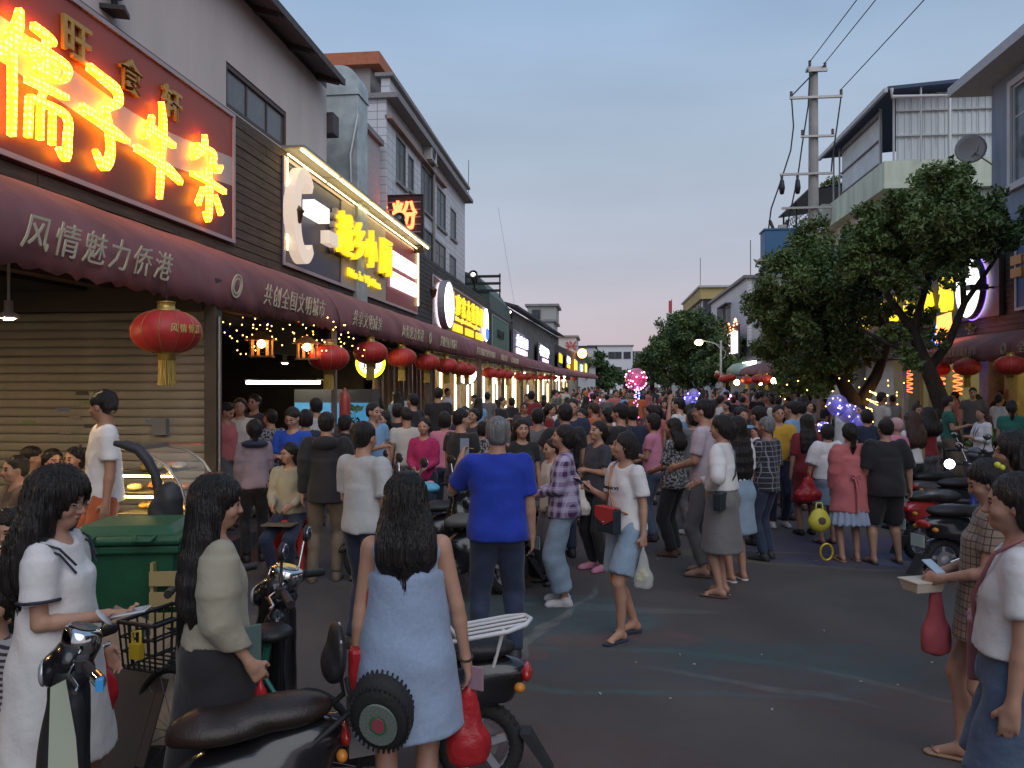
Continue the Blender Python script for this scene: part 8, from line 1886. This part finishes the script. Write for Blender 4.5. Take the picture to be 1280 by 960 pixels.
    e = empty('yellow_toy_ring', P(1033, 690, 8.8), R(10), label='shiny yellow ring shaped toy hanging near the coral coat woman', cat='toy'); MB().tube([(.07*math.cos(a), 0, .09*math.sin(a)) for a in np.linspace(0, 6.28, 20)], .014, 6).build('ring', mat('toy_yellow', (.6,.42,.03), .25, metal=.3), e)
    r, J = ppl(1140, 11.2, 25, 'woman with loose brown hair in a white top beyond the red scooter', h=1.60, res=.0115, hairk=dict(style='long', length=.35, vol=.02), hair_m=BRHAIR, topk=dict(hem=.95), top_m=WHITE, bottom=dict(), bottom_m=BLK, shoek='sneaker')
    r, J = ppl(1120, 11.0, 20, 'child wearing a pale pink cap behind the stocky man in black', h=1.52, res=.0115, hairk=dict(style='short', vol=.012), hair_m=cloth('cap_pink', (.55,.33,.34)), topk=dict(hem=.9), top_m=PINK, bottom=dict(), bottom_m=GREY, shoek='sneaker')
    r, J = ppl(1228, 13.2, 100, 'woman in a white shirt with a dark lanyard leaning by the planter', h=1.62, res=.0115, arms=('phone', 'fold'), hairk=dict(style='long', length=.25), hair_m=BRHAIR, topk=dict(hem=.9, long=True), top_m=WHITE, bottom=dict(), bottom_m=BLK, shoek='sneaker'); MB().tube([J.T(-.06, .03, 1.45), J.T(-.03, .14, 1.25), J.T(0, .15, 1.1), J.T(.03, .14, 1.25), J.T(.06, .03, 1.45)], .006, 5).build('lanyard', BLK, r)
    # --- left
    r, J = ppl(455, 6.05, -25, 'short haired man in a pale grey tee with his back to the camera', h=1.71, male=True, build=1.05, res=.008, arms=('phone', 'down'), topk=dict(hem=.88, sleeve=.85, loose=.015, sleeveR=.013), top_m=cloth('cotton_palegrey', (.46,.46,.46)), bottom=dict(), bottom_m=NAVY, shoek='sneaker')
    r, J = ppl(408, 8.1, 12, 'man in a black hooded jacket and khaki trousers', h=1.71, male=True, res=.009, arms=('down', 'low'), topk=dict(hem=.80, long=True, loose=.03, sleeveR=.025), top_m=BLK, bottom=dict(), bottom_m=KHAKI, shoek='sneaker', shoe_m=KHAKI, feet=((-.14, 0), (.1, .05)))
    MB().ball(J.T(0, -.10, 1.40), (.13, .06, .07), 14, 8).build('hood', BLK, r)
    r, J = ppl(362, 8.35, -178, 'woman with glasses and long hair seated on the red stool in an open beige jacket', h=1.60, res=.0085, sit=.67, arms=('lap', 'lap'), feet=((-.08, .24), (.08, .26)), hairk=dict(style='long', length=.34), topk=dict(name='jacket', hem=.92, long=True, sleeveR=.013), top_m=BEIGE, bottom=dict(), bottom_m=NAVY, shoek='sneaker', shoe_m=SHOEW, head=(-40, 0)); glasses(r, J)
    e = empty('tray', pt2w(r, J.T(0, .30, .84)), 0, label='brown card held on the lap of the seated woman', cat='card'); box('sheet', (-.16, -.10, 0), (.16, .10, .012), mat('card_brown', (.16,.12,.08), .8), e)
    r, J = ppl(366, 9.3, 170, 'boy in a bright blue tee with folded arms behind the seated woman', h=1.72, male=True, res=.0095, arms=('fold', 'fold'), topk=dict(sleeve=.8), top_m=cloth('blue_tee', (.015,.07,.42)), bottom=dict(), bottom_m=BLK, shoek='sneaker', head=(0, -20)); glasses(r, J)
    r, J = ppl(318, 9.0, 30, 'woman in a dusty lilac top with a dark blue collar and thin bag strap', h=1.60, res=.0105, arms=('down', 'front'), hairk=dict(style='pony', length=.2), topk=dict(hem=.88, long=True, loose=.02), top_m=cloth('lilac_grey', (.28,.21,.24)), bottom=dict(), bottom_m=BLK, shoek='sneaker'); MB().ball(J.T(0, -.05, 1.41), (.15, .11, .05), 14, 8).build('collar', NAVY, r)
    r, J = ppl(130, 6.35, 132, 'man in a white logo tee and orange shorts standing before the roller shutter', h=1.78, male=True, res=.0085, z=.17, arms=('down', ((.12, .1, -1), (-.1, .5, -.8))), topk=dict(hem=.86, sleeve=.75, loose=.012, sleeveR=.013), top_m=WHITE, bottom=dict(name='shorts', to=.5, wide=.03), bottom_m=ORANGE, shoek='sandal', tone=1, head=(-40, -8))
    letters('print', 'Champion', frame_M(J.T(.01, .172, 1.27), (-1, 0, 0), (0, -.05, 1)), BLK, r, bend=3.2, w=.22, h=.05, size=.1, extrude=.003, shear=.3)
    for i, (px, d, f, lb, tm, hk) in enumerate(((40, 7.6, -60, 'diner with short hair seated farthest left before the shutter', GREY, None), (66, 7.3, -120, 'diner in a pale collar seated between two dark haired diners', OFFW, dict(style='bob')), (93, 7.5, 170, 'diner in a dark top seated beside the standing man', BLK, dict(style='bob')), (20, 6.6, 150, 'diner in a brown top with back turned at the left edge', BROWN, None))):
        ppl(px, d, f, lb, h=1.62, res=.0115, z=.17, sit=.50, arms=('front', 'front'), feet=((-.1, .35), (.1, .35)), hairk=hk, topk={}, top_m=tm, bottom={}, bottom_m=BLK, shoek='sneaker', group='diners seated before the roller shutter')
        q = P(px, 480, d); 
        st = mat('stool_blue', (.04,.09,.20), .4); e = empty('plastic_stool', (q.x, q.y, .16), 0, label='blue plastic stool under '+lb.split(' seated')[0].split(' with back')[0], cat='stool', group='stools of the seated diners')
        box('seat', (-.14, -.14, .38), (.14, .14, .41), st, e, bevel=.01)
        for x in (-.12, .09):
            for y in (-.12, .09): box('leg', (x, y, 0), (x+.03, y+.03, .379), st, e)
    ppl(14, 4.55, 178, 'boy looking down at the left edge beside the sailor dress woman', h=1.55, res=.009, z=.0, sit=.62, arms=('front', 'front'), feet=((-.1, .35), (.1, .35)), topk={}, top_m=BLK, bottom={}, bottom_m=BLK, shoek='sneaker', head=(10, -22), male=True)
    ppl(-8, 3.5, 160, 'person in a navy and white striped top at the bottom left edge', h=1.52, res=.0095, z=0, sit=.46, arms=('lap', 'lap'), feet=((-.1, .35), (.1, .35)), topk=dict(long=False, sleeve=1.0), top_m=STRIPE, bottom={}, bottom_m=YEL, shoek='sneaker')
    for (px, d, f, lb, kw) in (
        (467, 10.2, -120, 'man in a light blue tee in profile by the dark stall', dict(h=1.76, male=True, top_m=LBLUE)), (530, 9.9, 178, 'woman facing the camera in a magenta cardigan over a yellow top', dict(h=1.58, top_m=MAG, topk=dict(name='cardigan', hem=.88, long=True), arms=('front', 'front'), hairk=dict(style='pony', length=.2))),
        (577, 9.0, -35, 'stout man in a black tee looking right beside the blue shirt man', dict(h=1.72, male=True, build=1.15, top_m=BLK, head=(-30, 0))), (556, 10.6, 5, 'woman with bobbed hair in a pale pink top seen from behind', dict(h=1.63, top_m=PINK, hairk=dict(style='bob'))),
        (508, 10.6, 30, 'man in a pale cream tee bending his head', dict(h=1.68, male=True, top_m=OFFW, head=(0, -20))), (497, 11.3, 15, 'man in a black top between the light blue and cream tees', dict(h=1.72, male=True, top_m=BLK)), (480, 11.0, 150, 'woman in a red check shirt holding something bright', dict(h=1.62, top_m=REDCHK, hairk=dict(style='long', length=.25))),
        (395, 11.2, 40, 'tall man in a pale tee beneath the second lantern', dict(h=1.80, male=True, top_m=cloth('cotton_palegrey', (.46,.46,.46)))), (300, 10.4, -160, 'cook in a pink lit apron behind the meat counter', dict(h=1.66, top_m=OFFW, hairk=dict(style='bob'), z=.16)), (284, 10.2, -100, 'second cook leaning over the red lit meat counter', dict(h=1.60, top_m=CORAL, z=.16, head=(0, -25))), (338, 10.6, 60, 'customer with dark cap at the meat counter', dict(h=1.66, male=True, top_m=FLORAL)), (382, 10.0, 20, 'dark haired customer behind the boy in blue', dict(h=1.68, top_m=NAVY, hairk=dict(style='bob'))), (432, 10.4, -30, 'woman with black hair by the steel post', dict(h=1.60, top_m=BLK, hairk=dict(style='bob'))), (318, 11.2, 170, 'server in dark clothes at the back of the lit stall', dict(h=1.70, top_m=CHAR, z=.16)),
        (548, 14.5, 10, 'man in a black cap and top in front of the wood panelled shop', dict(h=1.78, male=True, top_m=BLK, z=.16)), (516, 13.0, 60, 'man in a black jacket with white zip before the panelled shop', dict(h=1.74, male=True, top_m=BLK, z=.1)),
        (592, 12.3, 160, 'woman in dark clothes just past the stout man in black', dict(h=1.62, top_m=CHAR, hairk=dict(style='bob'))), (760, 11.4, 70, 'person with thick black hair in an orange brown top', dict(h=1.66, top_m=BROWN, hairk=dict(style='bob'))), (775, 9.8, 64, 'man with short thick hair right behind the charcoal blouse woman', dict(h=1.76, male=True, top_m=BLK)), (790, 10.8, 15, 'dark haired man in a navy tee behind the walking woman', dict(h=1.70, male=True, top_m=NAVY)),
        (866, 10.6, 40, 'woman in a grey top raising her hand to her hair', dict(h=1.66, top_m=GREY, arms=(((.5, .5, .5), (-.2, .1, 1)), 'down'), hairk=dict(style='bob'))), (742, 13.5, 60, 'man with fair brown hair in an orange tee', dict(h=1.68, male=True, top_m=cloth('orange_tee', (.50,.13,.04)), hair_m=BRHAIR)), (727, 12.8, 150, 'woman in a white tee right of the broad man in black', dict(h=1.60, top_m=WHITE, hairk=dict(style='long', length=.3))),
        (990, 11.8, 60, 'man in a pale blue shirt with glasses right of the old man', dict(h=1.74, male=True, top_m=LBLUE)), (973, 11.2, -175, 'boy with glasses looking at the camera over the old man', dict(h=1.70, male=True, top_m=YEL)), (928, 11.5, -170, 'teenager with short fringe facing the camera above the denim skirt woman', dict(h=1.66, top_m=LBLUE)), (1000, 12.6, 30, 'man in a peach shirt behind the pale blue shirt man', dict(h=1.72, male=True, top_m=cloth('peach', (.48,.27,.20)))), (1083, 12.0, 15, 'person in dark clothing under the purple balloons', dict(h=1.62, top_m=NAVY, hairk=dict(style='bob'))), (1160, 12.6, 30, 'curly haired woman in a dark red top near the trunk', dict(h=1.60, top_m=RED_, hairk=dict(style='long', length=.25, vol=.03)))):
        k = dict(res=.0118, topk={}, bottom={}, bottom_m=random.choice([BLK, DENIM, NAVY, GREY]), shoek='sneaker', shoe_m=random.choice([SKB, SHOEW, BROWN]), arms=random.choice([('down', 'down'), ('phone', 'down'), ('front', 'low'), ('bag', 'phone')])); k.update(kw); z = k.pop('z', .004)
        ppl(px, d, f, lb, z=z, **k)
heroes()

# ---------------------------------------------------------------- the dense crowd behind: a dozen figures, each copied with its own clothes
def crowd():
    def arche(i, **kw): 
        r, J = make_person((0, 0, 0), 0, None, res=.0135, simple=True, **kw); return r
    L = dict(style='long', length=.35); base = []
    specs = [('man', dict(male=True, h=1.72, arms=('down', 'phone'), topk={}, bottom={})), ('man', dict(male=True, h=1.76, arms=('bag', 'down'), topk=dict(hem=.88), bottom={}, build=1.1)), ('man', dict(male=True, h=1.68, arms=('front', 'front'), topk={}, bottom=dict(to=.5, wide=.02), shoek='sandal')),
             ('long haired woman', dict(h=1.62, arms=('down', 'phone'), hairk=L, topk={}, bottom={})), ('long haired woman', dict(h=1.60, arms=('bag', 'bag'), hairk=L, topk=dict(hem=.95), skirtk=dict(hem=.5, r1=.2))), ('woman with bobbed hair', dict(h=1.58, arms=('fold', 'front'), hairk=dict(style='bob'), topk={}, bottom={})), ('woman with tied hair', dict(h=1.64, arms=('down', 'down'), hairk=dict(style='pony', length=.25), topk=dict(name='dress', hem=.55, hemr=.22))), ('child', dict(h=1.32, arms=('down', 'down'), topk={}, bottom=dict(to=.5)))]
    for k, (nm, kw) in enumerate(specs):
        kw.setdefault('shoek', 'sneaker'); has_b = 'bottom' in kw
        r = arche(k, top_m=WHITE, bottom_m=BLK if has_b else None, skirt_m=BLK if 'skirtk' in kw else None, seed=40+k, **kw); base.append((nm, r))
    # far version: one mesh per figure
    far = []
    for nm, r in base:
        vs, fs, mi, o0 = [], [], [], 0
        for c in sorted(r.children, key=lambda c: {'body': 0, 'hair': 1, 'shirt': 2, 'dress': 2, 'trousers': 3, 'skirt': 3}.get(c.name.split('.')[0], 4)):
            me = c.data; co = np.empty(len(me.vertices)*3, 'f'); me.vertices.foreach_get('co', co); q = np.empty(len(me.loops), 'i'); me.loops.foreach_get('vertex_index', q)
            slot = {'body': 0, 'hair': 1, 'shirt': 2, 'dress': 2, 'trousers': 3, 'skirt': 3}.get(c.name.split('.')[0], 3); vs.append(co.reshape(-1, 3)); qq = q.reshape(-1, 4)+o0; fs.append(qq); mi.append(np.full(len(qq), slot)); o0 += len(me.vertices)
        me = np_mesh('person_far', np.concatenate(vs), np.concatenate(fs), [skin_mat(0), hair_mat(), WHITE, BLK], np.concatenate(mi)); far.append((nm, me))
    cols = [('white', WHITE), ('black', BLK), ('white', WHITE), ('grey', GREY), ('navy', NAVY), ('light blue', LBLUE), ('pink', PINK), ('dark red', RED_), ('cream', OFFW), ('black', BLK), ('charcoal', CHAR), ('black', BLK), ('navy', NAVY), ('grey', GREY), ('black', BLK), ('teal green', TEAL), ('yellow', YEL), ('orange', cloth('orange_tee', (.5,.13,.04))), ('lilac', LILAC), ('brown', BROWN), ('white', WHITE), ('black', BLK), ('floral', FLORAL), ('coral', CORAL)]
    bots = [BLK, DENIM, NAVY, DENIMM, GREY, KHAKI, DENIML]; rng = random.Random(21); used = set(); taken = [(o.location.x, o.location.y) for o in col.objects if o.get('category') == 'person']
    def zone(px, y):
        for lim, s_ in ((560, 'by wood panelled shop'), (640, 'by bright left shops'), (710, 'behind grey haired man'), (775, 'left of pink balloon'), (815, 'under pink balloon'), (850, 'right of pink balloon'), (890, 'by lilac balloons'), (985, 'by faded right awning'), (1060, 'under spreading tree'), (1120, 'by purple balloons'), (9999, 'by right restaurant')):
            if px < lim: return s_
    firstuse = {i: True for i in range(len(base))}
    n_near = n_far = 0; tries = 0
    while n_near < 96 and tries < 9000:
        tries += 1; d = rng.uniform(10.5, 27)**1.0; px = rng.uniform(470, 1270) if rng.random() < .8 else rng.uniform(600, 1000); q = P(px, 480, d)
        if q.x < fx(q.y)+.3 or q.x > (8.2 if q.y < 34 else 9.5): continue
        if 8.2 > q.x > 7.2 and 16 < q.y < 18.5: continue
        if d < 13 and 1020 < px: continue
        if any((q.x-a)**2+(q.y-b)**2 < .42**2 for a, b in taken): continue
        i = rng.randrange(len(base)); nm, r = base[i]; cn, cm = cols[rng.randrange(len(cols))]; yaw = rng.choice([0, 0, 180, 20, -20, 90, -90, 160])+rng.uniform(-35, 35)
        fc = 0 if abs((yaw+180) % 360-180) < 60 else (1 if abs((yaw+180) % 360-180) > 120 else (2 if (yaw % 360) < 180 else 3)); key = (nm, cn, fc, zone(px, q.y), d < 15, d < 20)
        if key in used: continue
        used.add(key); o = r if firstuse[i] else copy_tree(r); firstuse[i] = False; taken.append((q.x, q.y))
        o.location = (q.x, q.y, .17 if q.x < -4.3 else .004); o.rotation_euler = (0, 0, R(yaw)); s_ = rng.uniform(.95, 1.06); o.scale = (s_, s_, s_); bm_ = rng.choice(bots); sk = skin_mat(rng.choice([0, 0, 1, 2, 3])); 
        for c in o.children:
            b_ = c.name.split('.')[0]; m = cm if b_ in ('shirt', 'dress') else (bm_ if b_ in ('trousers', 'skirt') else (sk if b_ == 'body' else None))
            if m: c.material_slots[0].link = 'OBJECT'; c.material_slots[0].material = m
        fac = 'seen from behind' if abs((yaw+180) % 360-180) < 60 else ('facing camera' if abs((yaw+180) % 360-180) > 120 else ('facing left' if (yaw % 360) < 180 else 'facing right'))
        dist = 'nearer' if d < 15 else ('midway' if d < 20 else 'farther')
        lb = '%s %s in %s top %s %s' % (dist, nm, cn, fac, zone(px, q.y))
        tag(o, lb, 'person', 'crowd walking up the street'); n_near += 1
    tries = 0
    while n_far < 150 and tries < 20000:
        tries += 1; d = 27+rng.random()**1.3*75; q = P(rng.uniform(690, 985), 480, d); xl = fx(q.y)+.6; xr = 9.0
        if not xl < q.x < xr: continue
        if any((q.x-a)**2+(q.y-b)**2 < .5**2 for a, b in taken): continue
        i = rng.randrange(len(far)); nm, me = far[i]; cn, cm = cols[rng.randrange(len(cols))]; px = 640+FPX*((q.x*C_+q.y*S_)/(q.y*C_-q.x*S_)); lb = 'distant small %s in %s top %s' % (nm, cn, zone(px, q.y))
        if lb in used: continue
        used.add(lb); taken.append((q.x, q.y)); o = bpy.data.objects.new('person', me); col.objects.link(o)
        o.location = (q.x, q.y, .004); yaw = rng.choice([0, 180, 90, -90])+rng.uniform(-40, 40); o.rotation_euler = (0, 0, R(yaw)); s_ = rng.uniform(.94, 1.06); o.scale = (s_, s_, s_)
        o.material_slots[2].link = 'OBJECT'; o.material_slots[2].material = cm; o.material_slots[3].link = 'OBJECT'; o.material_slots[3].material = rng.choice(bots)
        tag(o, lb, 'person', 'distant crowd at the end of the street'); n_far += 1
    # diners in the right restaurant
    k = 0
    for px, d in ((1150, 15.5), (1125, 17), (1108, 18.2), (1165, 18.5), (1205, 17.5), (1222, 18.6), (1235, 16.5), (1253, 17.2), (1270, 15.2), (1100, 22), (1128, 23.5), (1196, 20.3), (1216, 21), (1247, 19.2), (1140, 19.5), (1088, 25)):
        q = P(px, 480, d+1.6); i = k % len(base); nm, r = base[i]; o = copy_tree(r); o.location = (q.x+1.6, q.y, .14); o.rotation_euler = (0, 0, R(rng.uniform(0, 360))); cn, cm = cols[(k*3+k//8) % len(cols)]
        for c in o.children:
            if c.name.split('.')[0] in ('shirt', 'dress'): c.material_slots[0].link = 'OBJECT'; c.material_slots[0].material = cm
        tag(o, '%s in %s top among customers inside the right restaurant' % (nm, cn), 'person', 'customers of the right restaurant'); o.location.z = .14; k += 1
crowd()
